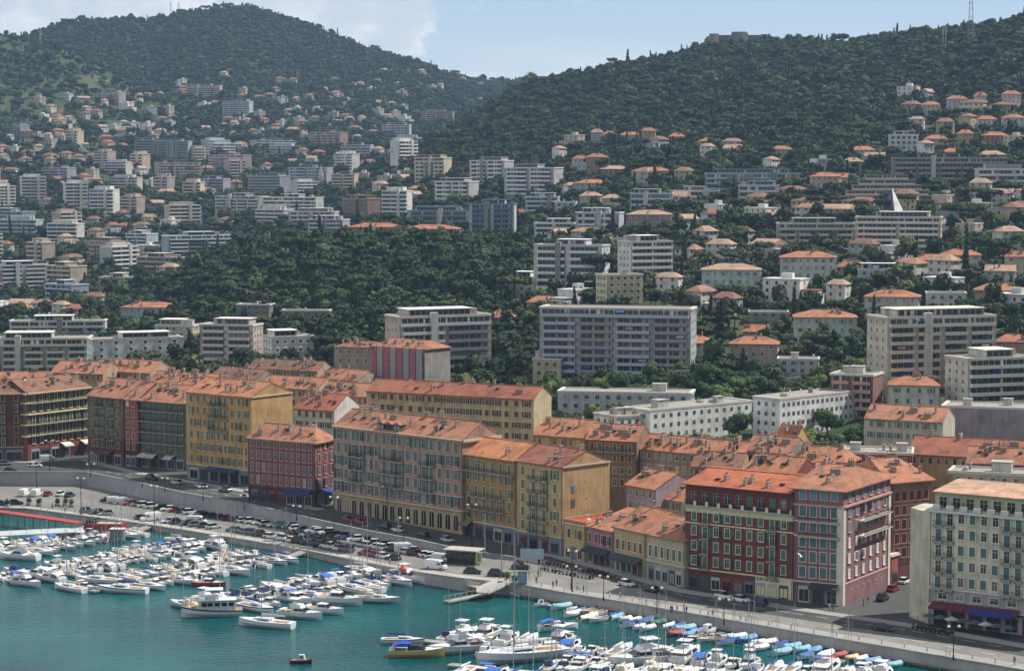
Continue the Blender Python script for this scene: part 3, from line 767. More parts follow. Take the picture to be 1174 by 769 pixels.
b=bld('low_house','two-storey beige house with a skylight in its orange roof, next to the red block',(740.5,610),(785.5,619),8.2,15,'bfae86',zb=-2.5,lm='beige low house')
b.walls('a9a594',1.8); b.face(0,6,4.8,4.2,'w',h=2.6,sur='d9cfae',sh='green',m=.6,closed=.3); b.shops(0,5,3.9,sur='c9c2ac'); b.cornice(2.2); b.cornice(8.1); b.roof('hip',3.4,TO,.6,k0=.02,k1=.3,chim=4); b.done()
# red block
b=bld('apartment_building','big dark red six-storey block with cream window surrounds and orange roof over a loggia',(786,551.5),(910,563),21.2,10,'80332a',zb=-2.5,lm='big dark red block')
b.walls(); JW=plain('cdc4a0',.85)
b.face(0,9,4.6,3.35,'bbbb',w=1.15,h=2.0,sur='cfc6a6',sh='green',bb=(1,7),m=.9,closed=.55)
for z in (2.1,12.3,15.6): b.cornice(z,.3,.16,JW,es=(0,1,3))
a_,d_,n_,L_,an_=b.edge(0)
mb=MB(); mb.x=Matrix.Translation((a_.x-b.o.x,a_.y-b.o.y,0))@Matrix.Rotation(an_,4,'Z')
mb.box(0,L_,-.12,-.004,17.1,18.7,JW); mb.box(0,L_,-1.1,-.12,18.5,18.72,CONC)
for i in range(10): mb.box(i*L_/9.0-.35 if i else 0,i*L_/9.0+.35 if i<9 else L_,-1.08,-.8,18.7,19.7,JW)
mb.x=None; m2=MB(); m2.x=Matrix.Translation((a_.x-b.o.x,a_.y-b.o.y,0))@Matrix.Rotation(an_,4,'Z'); m2.box(L_*.66,L_,-.06,-.003,0,4.4,plain('cfc7a0',.85)); m2.x=None; link('shop_wall',m2.mesh('shop_wall'),b.root); link('balustrade',mb.mesh('balustrade'),b.root)
b.face(0,9,18.65,3.6,'w',w=1.5,h=2.3,sur='80332a',sh='green',m=.9,closed=.3)
b.kid('railing',rail_mesh(L_-.2,1.0),L_/2,16.3,0)
b.shops(0,9,3.6,sur='c9bfa0'); b.roof('mono',2.2,'bc6a44',1.3,chim=3)
# shop lettering
def text(body,size,mat,parent,loc,rz,ext=.02,name='lettering'):
    cu_=bpy.data.curves.new(name,'FONT'); cu_.body=body; cu_.size=size; cu_.extrude=ext; cu_.align_x='CENTER'
    o=bpy.data.objects.new('tmp',cu_); COL.objects.link(o); bpy.context.view_layer.update()
    me=bpy.data.meshes.new_from_object(o.evaluated_get(bpy.context.evaluated_depsgraph_get())); bpy.data.objects.remove(o)
    me.materials.clear(); me.materials.append(mat); me.name=name
    o=link(name,me,parent,loc); o.rotation_euler=(math.pi/2,0,rz); return o
p=a_+d_*(L_*.775)+n_*.12; text('KAYA LINE',1.15,plain('101010',.6),b.root,(p.x-b.o.x,p.y-b.o.y,3.5),an_)
b.done()
# pink corner block
b=bld('corner_building','dark pink corner block with white quoins, long glazed balconies and a sunlit pink side wall',(911,557.5),(967,561.5),22.4,13,'9c6468',c=(1021,545),zb=-2.5,lm='dark pink corner block')
b.walls(); qm=plain('cdc6b8',.85)
A,B,C,D=b.q
b.face(0,4,4.8,3.3,'wwwww',w=1.5,h=2.3,sur='d6c9c0',sh='teal',m=.8,closed=.8)
b.face(0,4,4.8+5*3.3+.4,3.3,'w',w=1.7,h=2.4,sur='c9a59a',sh='blue',m=.8,closed=.8)
b.face(1,6,4.8,3.3,'www',w=1.0,h=1.8,sur='d9cfc6',sh='white',m=1.4,closed=.45); b.face(1,6,1.0,3,'l',w=.9,h=1.8,sur=None,sh=None,m=3)
b.face(1,6,4.8+9.9,3.3,'wwww'[:3],w=1.2,h=2.1,sur='c9a59a',sh='blue',m=1.4,closed=.7)
for z in (2.2,12.1,15.3,18.7): b.cornice(z,.25,.3,qm,es=(0,))
b.cornice(2.2,.3,.1,plain('c9a59a',.85),es=(1,)); b.cornice(18.9,.4,.5,plain('b98a84',.85),es=(0,1)); b.cornice(22.3,.3,.5)
a1,d1,n1_,L1,an1=b.edge(1)
for z in (11.5,14.8): bl=b.kid('balcony',slab_mesh(L1*.62,1.5,qm),L1*.62,z,1); link('railing',rail_mesh(L1*.62,1.5),bl)
bl=b.kid('balcony',slab_mesh(9,1.2,qm),b.edge(0)[3]*.52,12.0,0); link('railing',rail_mesh(9,1.2),bl)
bl=b.kid('balcony',slab_mesh(9,1.2,qm),b.edge(0)[3]*.52,15.2,0); link('railing',rail_mesh(9,1.2),bl)
mb=MB(); pb=B-b.o; mb.x=Matrix.Translation((pb.x,pb.y,0))@Matrix.Rotation(b.edge(0)[4],4,'Z'); mb.box(-1.3,.25,-.22,0,0,21.2,qm)
mb.x=Matrix.Translation((pb.x,pb.y,0))@Matrix.Rotation(an1,4,'Z'); mb.box(0,1.0,-.22,-.001,0,21.2,qm); mb.box(L1-1.2,L1,-.2,-.001,0,21.2,qm); mb.x=None
link('quoins',mb.mesh('quoins'),b.root)
b.shops(0,3,4.2,awn='33303a',aw=(1,2)); b.roof('hip',3.6,TB,.9,k0=.1,k1=.35,chim=3); b.done()
b=bld('apartment_building','salmon pink block down the side street behind the dark pink corner block',(1022,552),(1068,548),20.3,20,'b5786a',zb=-2.4,lm='salmon side street block')
b.walls('a05a4a',1.5); b.face(0,5,4.6,3.2,'wwwww',w=1.3,h=2.1,sur='c99a8c',sh='brown',m=.6); b.roof('hip',3.8,TO,.8,k0=.2,k1=.2,chim=5); b.done()
b=bld('low_house','small orange-red annexe at the foot of the pink block in the side street',(1021,637),(1031,634),4.0,5,'b5482e',zb=-2.5)
b.walls(); b.shops(0,1,3.2); b.cornice(4,.3,.3,CONCL); mb=MB(); q=[(p.x-b.o.x,p.y-b.o.y) for p in b.q]; mb.prism(q,6.55,6.75,CONCL); link('roof',mb.mesh('roof'),b.root); b.done()
# cream corner block at right
b=bld('corner_building','pale cream corner block with teal shutters, balconies and planted roof terrace at right edge',(1066,583),(1262,601),21.2,15,'d4cba6',zb=-2.5,lm='pale cream corner block')
b.walls('a9a9a4',4.6); A,B,C,D=b.q
ch=[G(1044,577,21.2),A,A+(D-A)*.8,G(1044,577,21.2)+(D-A)*.45]
b.wmb.prism([(p.x-b.o.x,p.y-b.o.y) for p in ch],-3,22.9,wall('c2bc9a'))
b.face(0,14,4.9+2.6,3.25,'bbbbb'.replace('b','b'),w=1.25,h=1.95,sur='d8d2bc',sh='teal',bb=(0,1,6,7,11,12),m=.8,closed=.45)
b.face(0,9,4.7,2.6,'w',w=1.9,h=1.3,sur='c9c9c4',sh=None,m=1.2)
b.shops(0,9,4.4,awn='5c2226',aw=(0,1,2,3,4))
aw=b.kid('awning',awn_mesh(9,3.0,'1f2c78'),b.edge(0)[3]*.40,1.4,0)
b.cornice(1.95,.45,.25,CONCL,es=(0,)); b.cornice(5.3,.3,.5,CONCL,es=(0,)); b.cornice(21.2,.5,.7,CONCL)
a_,d_,n_,L_,an_=b.edge(0)
mb=MB(); mb.x=Matrix.Translation((a_.x-b.o.x,a_.y-b.o.y,23.7))@Matrix.Rotation(an_,4,'Z')
mb.box(.2,L_,2.2,14,0,3.3,wall('c9c4a0')); 
for i in range(12): mb.box(.8+i*2.9,2.4+i*2.9,-.5,0.1,.05,1.0,CONCL)
mb.x=None; link('attic',mb.mesh('attic'),b.root)
mb=MB(); mb.x=Matrix.Translation((a_.x-b.o.x,a_.y-b.o.y,23.7))@Matrix.Rotation(an_,4,'Z')
mb.add([(0,1.2,3.3),(L_,1.2,3.3),(L_,15,4.3),(0,15,4.3),(0,1.2,3.5),(L_,1.2,3.5),(L_,15,4.5),(0,15,4.5)],[(3,2,1,0),(4,5,6,7),(0,1,5,4),(1,2,6,5),(2,3,7,6),(3,0,4,7)],tile('cda384')); mb.x=None
rf=link('roof',mb.mesh('roof'),b.root)
for i in range(14):
    mb=MB(); r0=random.Random(i)
    for k in range(60):
        x,y,z=r0.gauss(0,.35),r0.gauss(0,.25),r0.uniform(.0,1.1); s_=.16
        v=[Vector((r0.uniform(-1,1),r0.uniform(-1,1),r0.uniform(-1,1)))*s_+Vector((x,y,z)) for _ in range(3)]; mb.add(v,[(0,1,2)],LEAF)
    if i%4!=3: b.kid('planter',mb.mesh('planter'),2.6+i*2.35,22.0,0,-.6)
for i in range(11): b.kid('terrace_window',win_mesh(1.7,2.3,'c9c48e'),2+i*2.9,21.3,0,-2.21)
# lettering-like pale strokes on the restaurant fascia
mb=MB(); r0=random.Random(4); mb.x=Matrix.Translation((a_.x-b.o.x,a_.y-b.o.y,3.75))@Matrix.Rotation(an_,4,'Z')
mb.box(1,20,-.2,-.02,-.1,.75,plain('2f1b1c',.8))
x=1.6
while x<19.2:
    if r0.random()>.15: mb.box(x,x+.09,-.24,-.2,.05,.6,plain('b9b2a4',.7)); 
    if r0.random()>.5: mb.box(x+.09,x+.3,-.24,-.2,r0.choice([.05,.28,.5]),r0.choice([.12,.35,.6]) if False else .6 if r0.random()>.5 else .55,plain('b9b2a4',.7))
    x+=.42
mb.x=None; link('fascia',mb.mesh('fascia'),b.root)
b.done()
# ================================================================== old town roofs behind
def old(label,a,b_,Z,dep,rise,wc,rc,n=0,fl='',sh='brown',lm=None,kind='gable',c=None,chim=4,g0=None,k0=0,k1=0,w_=1.0,h_=1.7,sur='c9b894',name='townhouse',side=0,bb=()):
    b=bld(name,label,a,b_,Z,dep,wc,c=c,lm=lm); b.walls()
    if n:
        H=len(fl)*3.2; b.face(0,n,0,3.2,fl,w=w_,h=h_,sur=sur,sh=sh,z0=Z-H-.1,m=.8,bb=bb)
        if side: b.face(1,side,0,3.2,fl,w=w_,h=h_,sur=sur,sh=sh,z0=Z-H-.1,m=1.5)
    if kind!='flat':
        if kind=='gable': b.gable(rise,k0,k1)
        b.roof(kind,rise,rc,.5,k0,k1,chim)
    else: flatroof(b,chim)
    b.done(); return b
def flatroof(b,clut=3,mat=None,par=.9,top=None):
    mat=mat or CONCL; mb=MB(); A,B,C,D=[(p-b.o) for p in b.q]; c=(A+B+C+D)/4; z=(b.Z if top is None else top)-b.zb
    out=[(p+(p-c).normalized()*.35) for p in (A,B,C,D)]; inn=[(c+(p-c)*.965) for p in (A,B,C,D)]
    for i in range(4):
        j=(i+1)%4; mb.prism([out[i].xy,out[j].xy,inn[j].xy,inn[i].xy],z-.25,z+.45,mat)
    mb.prism([p.xy for p in inn],z-.2,z+.08,plain('8f8b82',.95))
    r=link('roof',mb.mesh('roof'),b.root)
    dx=(B-A).normalized(); ang=math.atan2(dx.y,dx.x)
    for i in range(clut):
        u=b.rng.uniform(.12,.88); v=b.rng.uniform(.3,.7); p=(A*(1-u)+B*u)*(1-v)+(D*(1-u)+C*u)*v
        link(*b.rng.choice([('roof_cabin',CAB[0]),('roof_cabin',CAB[1]),('chimney',CHIM[1]),('vent',CAB[2]),('satellite_dish',DISH),('aerial',AERI)]),r,(p.x,p.y,z+.05),ang)
    return r
CAB=[]
for (w_,d_,h_) in ((4.5,3.2,2.4),(2.6,2.2,2.0)):
    mb=MB(); mb.box(-w_/2,w_/2,-d_/2,d_/2,0,h_,wall('c9c4ba')); mb.box(-w_/2-.2,w_/2+.2,-d_/2-.2,d_/2+.2,h_,h_+.15,CONC); CAB.append(mb.mesh('roof_cabin'))
mb=MB(); mb.box(-.5,.5,-1.3,1.3,0,.9,CONC); mb.cyl((0,-.7,.9),(0,-.7,1.5),.15,.15,CONC,6); mb.cyl((0,.6,.9),(0,.6,1.6),.18,.18,CONC,6); CAB.append(mb.mesh('vent'))
old('long orange-roofed townhouse range behind the maroon block',(58,426),(118,428),16.5,14,3.5,'c09a72',TB,9,'w',chim=7,lm='orange roof behind maroon block')
old('orange gabled townhouse near the white apartment gables',(120,424),(172,427),16.5,14,3.6,'c9a57c',TO,8,'w',chim=6)
old('low orange roof dotted with white chimneys behind the olive block',(168,438),(246,442),17.5,12,3.4,'c9ab86',TO,10,'w',chim=12)
old('townhouse with brownish roof behind the tall yellow block',(240,432),(292,436),16.5,12,3.4,'9b9184',TD,6,'w',chim=6)
old('long house with dull orange roof behind the yellow gable',(284,421),(364,425),16,11,3.0,'c4a27c',TD,12,'w',chim=8)
old('orange-roofed house above the pink low block, with cream upper wall',(296,442),(364,446),17,12,3.2,'c9ae80',TO,9,'ww',chim=7)
old('house with a big white gable wall and red roof above the pink low block',(337,467),(383,470),15.5,15,4.2,'dcd9d0','ae6248',5,'ww',sh='brown',chim=6,lm='white gable house')
old('broad orange roof between the white gable and the long cream block',(366,451),(425,454),18,12,3.4,'cdb587',TB,8,'w',chim=8)
old('sandy roofed terrace left of the pink scaffolding',(365,432),(410,436),16,12,3,'bfae90',TO,5,'w',chim=5)
b=old('long cream block with brown shutters and plain cream gable, behind the dusty pink block',(420,447),(612,457),23,12,3.0,'d2b980','a5654c',17,'wwww',sh='brown',chim=5,lm='long cream block',w_=1.3,name='apartment_building')
old('yellow townhouse with yellow shutters and pale gable behind the yellow gabled house',(611.5,497),(671,501),19.2,14,3.8,'d2b158',TO,6,'ww',sh='yel',chim=4,lm='yellow shuttered townhouse')
old('brown tenement with stacked loggias and a blue awning under an orange roof',(671.5,502),(730,505),19.4,12,3.4,'9a7850',TO,6,'Bwww'[::-1],sh='brown',chim=7,lm='brown tenement',k1=0,bb=(1,))
old('weathered pinkish tenement with long orange roof in the middle of the old town',(730,513),(800,519),17.2,12,3.2,'a58878',TO,8,'www',sh='grey',chim=8,lm='weathered pinkish tenement')
old('pale mauve house with grey-blue windows at the end of the long orange roof',(800.5,520),(852,523),17.2,12,3.2,'b79d9c',TO,4,'ww',sh='blue',chim=4,w_=1.6)
old('dull green-grey house with an orange roof and tall chimneys behind the red block',(853,515),(906,519),18.5,12,3.2,'8f9086',TB,5,'ww',sh='teal',chim=6)
old('small house with a bright yellow gable wall near the white flats',(884,509),(908,512),19,8,5.0,'ddb94a',TO,0,'',chim=2,lm='bright yellow gable')
old('small lilac house with orange roof and a white gable behind the low quay houses',(717,554),(752,560),14,14,3.2,'b59ea6',TO,4,'ww',sh='grey',chim=3,lm='small lilac house')
old('little greenish house under an orange roof beside the red block',(753,569),(786,574),11.5,12,3.2,'a8a086',TO,2,'w',sh='green',chim=2)
old('orange-roofed red house just behind the loggia of the red block',(853,538),(912,543),18,12,3.2,'9c3a30',TO,5,'w',sh='dark',chim=7)
old('hipped orange roof house behind the pink corner block',(905,527),(968,531),17.5,12,3.2,'a04a38',TO,5,'w',sh='dark',kind='hip',k0=.2,k1=.2,chim=6)
old('red-walled terrace house with a flat pale roof among the tiled roofs',(966,519),(1046,521),18.2,12,0,'a84034',TO,7,'w',sh=None,kind='flat',chim=6,lm='flat roofed red house')
old('long yellow house under a broad orange roof near the right edge',(1040,519),(1170,526),16.2,18,3.6,'c2a45a','a5654c',13,'w',sh='dark',chim=4,lm='broad roofed yellow house')
old('cream house with blue awnings under an orange roof below the lilac wall',(991,478),(1081,483),18,12,3.4,'cdbfa8','bd8265',8,'ww',sh='blue',chim=5,lm='cream house with blue awnings')
old('big blank lilac building at the right edge topped with white roof cabins',(1080,466),(1262,472),19.5,14,0,'a8939e',TO,0,'',kind='flat',chim=9,lm='blank lilac building',name='apartment_building')
old('cream roof-terrace house with white cabins behind the cream corner block',(1088,541),(1176,545),20.5,9,0,'c9b49c',TO,6,'w',sh=None,kind='flat',chim=7)
old('orange roofed house at the right edge behind the roof terraces',(1108,529),(1240,534),17,12,3.2,'b5909a',TB,9,'w',sh='brown',chim=6)
# fill-in roofs of the old town so that no ground shows between
RF=random.Random(21)
for (a,b_,Z,lb) in (((-60,438),(55,437),17,'wide tiled roof house behind the corner building at the far left'),((425,468),(500,472),17,'modest orange roof between the long cream block and the dusty pink block'),
  ((500,472),(560,476),16,'narrow tile-roofed house just in front of the long cream block'),((930,546),(985,549),15,'small tiled house tucked behind the pink corner block'),
  ((792,533),(850,536),15,'small brown-tiled house behind the left half of the red block'),((672,525),(715,528),12,'low house in the yard behind the yellow gabled house')):
    old(lb,a,b_,Z,11,3,RF.choice(['c9ab86','bfa27a','b58d74']),RF.choice([TO,TB,TD]),int((b_[0]-a[0])/8),'w',chim=4)
# ================================================================== modern blocks and villas on the slopes
OCC=[]      # occupied photo boxes
def footpx(x0,x1,yt,yb,ang,dep,z=None):
    cx=(x0+x1)/2
    base=GT(cx,yb) if z is None else G(cx,yb,z)
    s=F0/base.y; H=(yb-yt)/s; Wt=(x1-x0)/s; t=math.radians(ang); dep=min(dep,Wt*.8) if abs(ang)>25 else dep
    W=max(3.0,(Wt-dep*abs(math.sin(t)))/math.cos(t))
    d=Vector((math.cos(t),math.sin(t),0)); n=Vector((-d.y,d.x,0))
    mid=Vector((base.x,base.y,0)); xl=(x0-587)/F0*base.y
    if ang<=0: A=Vector((xl,mid.y-d.y*W/2,0)); 
    else: A=Vector((xl,mid.y-d.y*W/2,0))-n*dep; A.x=xl+dep*math.sin(t); A.y=mid.y-d.y*W/2
    B=A+d*W; OCC.append((x0,x1,yt,yb,base.y))
    return [A,B,B+n*dep,A+n*dep],base.z,base.z+H,s
BANDG=None
def band_mesh(L,h,kind='glass'):
    def mk():
        mb=MB(); mb.add([(0,-.03,0),(L,-.03,0),(L,-.03,h),(0,-.03,h)],[(0,1,2,3)],GLASS)
        x=0; r=random.Random(int(L*10)); 
        while x<L: 
            mb.box(x,min(L,x+.10),-.09,-.03,0,h,WHT); x+=2.2
            if r.random()<.2: mb.box(x,min(L,x+r.choice([.8,1.5])),-.08,-.03,0,h,r.choice([CONCL,plain('8d98a0',.7),CONC]))
        return mb.mesh('window_band')
    return cached(('bd',round(L,0),round(h,1)),mk)
def slab(label,x0,x1,yt,yb,kind='B',col='b9b2a4',par='c9c6be',ang=-8,dep=12,lm=None,fh=3.0,clut=3,name='apartment_block',z=None,awn=None,bay=3.4,extra=0):
    q,zb,Z,s=footpx(x0,x1,yt,yb,ang,dep,z); near=s>2.2
    b=Bld(name,'apartment block',label,q,Z,zb,col,lm)
    H=Z-zb; nf=max(1,int(round(H/fh))); f=H/nf; L=(q[1]-q[0]).length; PM=plain(par,.8,var=.08)
    if kind=='T':       # terraced, each storey shorter than the one below
        mb=MB(); b.wmb=mb; A=q[0]-b.o; ang_=b.edge(0)[4]
        for i in range(nf):
            k=i/nf; u0=L*k*.36*(1.6 if extra else 1); u1=L*(1-k*.36)
            mb.x=Matrix.Translation((A.x,A.y,i*f-(4 if i==0 else 0)))@Matrix.Rotation(ang_,4,'Z')
            mb.box(u0,u1,i*1.2,dep,0,f+(4 if i==0 else 0)-.02,b.wm)
            r=b.kid('balcony',slabpar(u1-u0,1.1,PM),(u0+u1)/2,zb+i*f+.15,0,-(i*1.2)); 
            b.kid('window_band',band_mesh(u1-u0-.6,f*.66),u0+.3,zb+i*f+.35,0,-(i*1.2)+.02)
        mb.x=None; b.done(); return b
    b.walls(down=7)
    SN=max(1,int(round(L/b.rng.choice([9,13,20])))); alt=b.rng.random()<.4; PM2=plain('8b8f94',.6)
    if kind in('B','C'):
        a,d,n,L,an=b.edge(0)
        for i in range(nf):
            z0=zb+i*f
            if z0<zb+.5 and near: 
                b.kid('window_band',band_mesh(L-2.4,f*.6),1.2,z0+.5,0); continue
            if kind=='C':
                gap=L*.5
                for u in (L*.26,L*.74):
                    b.kid('balcony',slabpar(L*.4,1.3,PM),u,z0,0)
                    b.kid('window_band',band_mesh(L*.4,f*.72),u-L*.2,z0+.3,0)
            else:
                ns_=SN if i<nf-1 or nf<4 else 1; sw_=(L-1.0)/ns_
                for k in range(ns_):
                    wd_=sw_-(1.4 if ns_>1 else .2); uc=.5+sw_*(k+.5); dp=1.5 if (k%2==0 or ns_<3) else .9
                    b.kid('balcony',slabpar(wd_,dp,PM if not(alt and k%2) else PM2),uc,z0,0)
                    b.kid('window_band',band_mesh(wd_-.6,f*.74),uc-wd_/2+.3,z0+.25,0)
                    if awn and near and b.rng.random()<.45: b.kid('awning',awn_mesh(2.8,1.1,awn if b.rng.random()<.6 else 'a9a59a'),uc+b.rng.uniform(-.3,.3)*wd_,z0+f*.62,0)
        e=1 if ang<0 else 3
        if near:
            Ls=b.edge(e)[3]; k=max(1,int(Ls/4))
            b.face(e,k,0,f,'w'*nf,w=1.1,h=1.3,sur=None,sh=None,z0=zb,m=1)
    elif kind=='G':
        n_=max(2,int(L/bay)); a,d,n,L,an=b.edge(0)
        if s>1.4 and n_*nf<=100:
            for e in (0,1 if ang<0 else 3):
                Le=b.edge(e)[3]; ne=max(1,int(Le/bay)) 
                if e==0 or near: b.face(e,ne,0,f,'w'*nf,w=1.5 if near else 1.9,h=1.45 if near else 1.9,sur=None if not near else col,sh=None,z0=zb,m=.8)
        else:
            for i in range(nf):
                b.kid('window_band',band_mesh(L-1.2,f*.5),.6,zb+i*f+f*.3,0)
    elif kind=='V':
        pass
    if L>16 and kind!='T' and clut>1:        # set-back penthouse and stair tower
        mb=MB(); A=q[0]-b.o; mb.x=Matrix.Translation((A.x,A.y,H))@Matrix.Rotation(b.edge(0)[4],4,'Z'); u0=b.rng.uniform(.08,.35)*L; u1=b.rng.uniform(.6,.92)*L
        mb.box(u0,u1,2.2,dep-1.5,.05,2.6,b.wm); mb.box(u0-.5,u1+.5,1.5,dep-1.2,2.6,2.8,PM); mb.x=None; link('penthouse',mb.mesh('penthouse'),b.root)
        b.kid('window_band',band_mesh(u1-u0-.8,1.7),u0+.4,Z+.6,0,-2.18)
        if b.rng.random()<.6:
            mb=MB(); mb.x=Matrix.Translation((A.x,A.y,0))@Matrix.Rotation(b.edge(0)[4],4,'Z'); u0=b.rng.choice([.33,.5,.68])*L; mb.box(u0,u0+2.6,-1.7,.5,-4,H+1.6,wall(b.rng.choice(['d5d2ca','9c948c',col]))); mb.x=None; link('stair_tower',mb.mesh('stair_tower'),b.root)
    flatroof(b,clut,CONCL if near else PM); b.done(); return b
def slabpar(L,d,mat):
    def mk():
        mb=MB(); mb.box(-L/2,L/2,-d,-.001,-.2,.0,mat); mb.box(-L/2,L/2,-d,-d+.12,0,.95,mat); mb.box(-L/2,-L/2+.12,-d+.12,-.001,0,.95,mat); mb.box(L/2-.12,L/2,-d+.12,-.001,0,.95,mat)
        n=int(L/8)
        for i in range(1,n): mb.box(-L/2+L*i/n-.06,-L/2+L*i/n+.06,-d+.12,-.001,0,2.4,mat)
        return mb.mesh('balcony')
    return cached(('sp',round(L,0),d,mat.name),mk)
def villa(label,x0,x1,yt,yb,col='d5cfc0',rc=TO,ang=-12,fl=None,sh='grey',lm=None,dep=None,kind='hip',sur='d9d2c2',chim=2,name='villa',z=None,w=1.0):
    s0=F0/(GT((x0+x1)/2,yb).y if z is None else G((x0+x1)/2,yb,z).y); dep=dep or min(14,(x1-x0)/s0*.62)
    q,zb,Z,s=footpx(x0,x1,yt,yb,ang,dep,z); rise=2.2 if kind!='flat' else 0
    Z=max(zb+3,Z-rise*.9); b=Bld(name,'villa',label,q,Z,zb,col,lm); b.walls(down=6); H=Z-zb; nf=max(1,int(round(H/3.2))); f=H/nf
    L=b.edge(0)[3]; n_=max(2,int(L/3.2))
    if s>1.3:
        b.face(0,min(n_,8),0,f,'w'*nf,w=w,h=1.6,sur=sur,sh=sh if s>2 else None,z0=zb,m=.7)
        e=1 if ang<0 else 3; Ls=b.edge(e)[3]; b.face(e,max(1,int(Ls/3.6)),0,f,'w'*nf,w=w,h=1.6,sur=sur,sh=sh if s>2 else None,z0=zb,m=.8)
    if kind=='flat': flatroof(b,chim)
    else:
        if kind=='gable': b.gable(rise)
        b.roof(kind,rise,rc,.6,.3 if kind=='hip' else 0,.3 if kind=='hip' else 0,chim,extra=False)
    b.done(); return b
# ---- flat town, left
slab('cream stepped apartment block with green awnings and terraces at the left edge',-30,100,388,428,'B','bdb6a6','cfcabd',6,16,lm='cream stepped block',awn='3f6b3c')
slab('upper cream penthouse block with roof terraces behind the stepped block',8,118,368,402,'B','c9c4b8','d8d4ca',5,12,clut=8)
slab('plain white apartment gable pair with few small windows',96,206,388,426,'G','f0efea','ecebe6',22,12,lm='white apartment gables',bay=6)
slab('pale cream block with stepped balconies behind the white gables',176,226,373,408,'G','cfc3a2','d8d2c0',-10,12)
slab('pinkish cream terraced block with parapets',227,298,372,420,'C','bfa79a','d8cabc',-14,12,lm='pinkish cream terraced block',clut=6)
slab('small white block with stepped roof cabins at the edge of the wooded park',298,358,386,414,'G','efece4','e8e6df',24,12,clut=5,lm='small white block')
villa('pale blue-grey villa with shallow orange hipped roof in front of the wooded park',137,206,347,374,'b9c2c6',TO,-6,sh='blue',lm='pale blue-grey villa')
slab('low grey concrete building half hidden in the park',270,312,349,368,'G','8f8c84','a5a299',-8,10,clut=3)
slab('low grey garage wall and building deep in the park',322,378,356,376,'G','94918a','a5a299',-4,8,clut=1)
b=old('old building with a plain grey side wall and orange roof, wrapped in pink scaffolding net',(427,396),(487,400),27,14,2.4,'a29a92',TB,7,'wwww',sh=None,kind='hip',c=None,chim=5,lm='pink scaffolded building',k0=.15,k1=.15,name='apartment_building')
NET=plain('9c5a66',.9,var=.3); NET2=plain('8f8f92',.85)
L=b.edge(0)[3]
for k in range(8):
    mb=MB(); w_=L/8; mb.box(0,w_-.25,-1.3,-1.22,-12,0,NET if k%2==0 else NET2)
    for z in (-11,-8,-5,-2): mb.box(0,w_,-1.2,-.1,z,z+.1,plain('7d7d80',.6,.5))
    mb.box(-.06,.06,-1.4,-1.3,-12.5,1.0,IRON); b.kid('scaffolding_net',mb.mesh('scaffolding_net'),k*w_,27,0)
old('plain grey-beige gabled building on the left of the scaffolded one',(383,397),(427,398),26.5,14,1.5,'a39a90',TD,4,'ww',sh=None,kind='hip',k0=.3,k1=.1,chim=4)
slab('large apartment block with pale curved balcony bands and a blank pinkish side wall',440,563,362,440,'B','c9b3a6','d0d2d2',24,15,lm='curved banded block',clut=7,fh=3.1)
slab('very long seven-storey apartment block with blue balconies in the park slope',619,801,353,436,'B','b0b2b9','abb3c2',-13,14,lm='long blue-balconied block',awn='3a5590',clut=1)
slab('small yellowish cube house with a blue-white doorway below the blue-balconied block',611,653,411,442,'G','c9bc8c','d0c8a4',-20,9)
villa('narrow cream tower house with tile roof at the right end of the blue-balconied block',729,756,403,434,'cfc3a4',TO,-18,sh='grey')
slab('long low white housing slab with small punched windows and a flat grey roof',640,800,449,480,'G','c2c8cc','cfd3d6',-10,13,lm='long low white slab',bay=3.6,clut=1)
def eaveblock(label,a,b_,Z,dep,n,fl,lm,col='f2f2f0'):
    b=bld('apartment_block',label,a,b_,Z,dep,col,lm=lm,cat='apartment block'); b.walls(down=8)
    b.face(0,n,0,3.0,fl,w=1.25,h=1.35,sur=None,sh=None,z0=Z-len(fl)*3.0-.2,m=.8); b.face(3,3,0,3.0,fl,w=1.25,h=1.35,sur=None,sh=None,z0=Z-len(fl)*3.0-.2,m=1)
    flatroof(b,5); b.done(); xs=[proj((p.x,p.y,Z))[0] for p in b.q[:2]]; OCC.append((xs[0]-12,xs[1]+6,0,0,b.q[0].y+6)); return b
eaveblock('white four-storey slab with balconies and sunlit facade, middle of the three white slabs',(745,471),(862,460),15.5,12,13,'wwww','middle white slab')
eaveblock('low white block with roof cabins at the near end of the white slabs',(707,478),(745,475),14,12,4,'wwww','near white slab')
eaveblock('tall white five-storey slab with rows of square windows, rightmost of the white slabs',(894,458),(985,448),18.5,11,16,'wwwww','tall white slab')
slab('dull red brick-coloured block with balconies beside the tall white slab',955,1019,429,478,'C','9c6252','b58a7c',-25,12,lm='dull red block')
villa('white villa with orange hipped roof and a dark cypress beside it',1022,1086,432,476,'d6d2c8',TO,-12,sh='green',lm='white villa by the cypress')
slab('cream block with balconies and blue awnings at the right edge',1092,1190,410,472,'B','dcd5be','dad6c8',20,14,lm='cream edge block',awn='2d4c9a')
slab('large seven-storey apartment block with long balconies and deep blue awnings',1000,1148,362,452,'B','d2c4ac','c9c2b2',17,15,lm='blue-awninged block',awn='2e4684',clut=8)
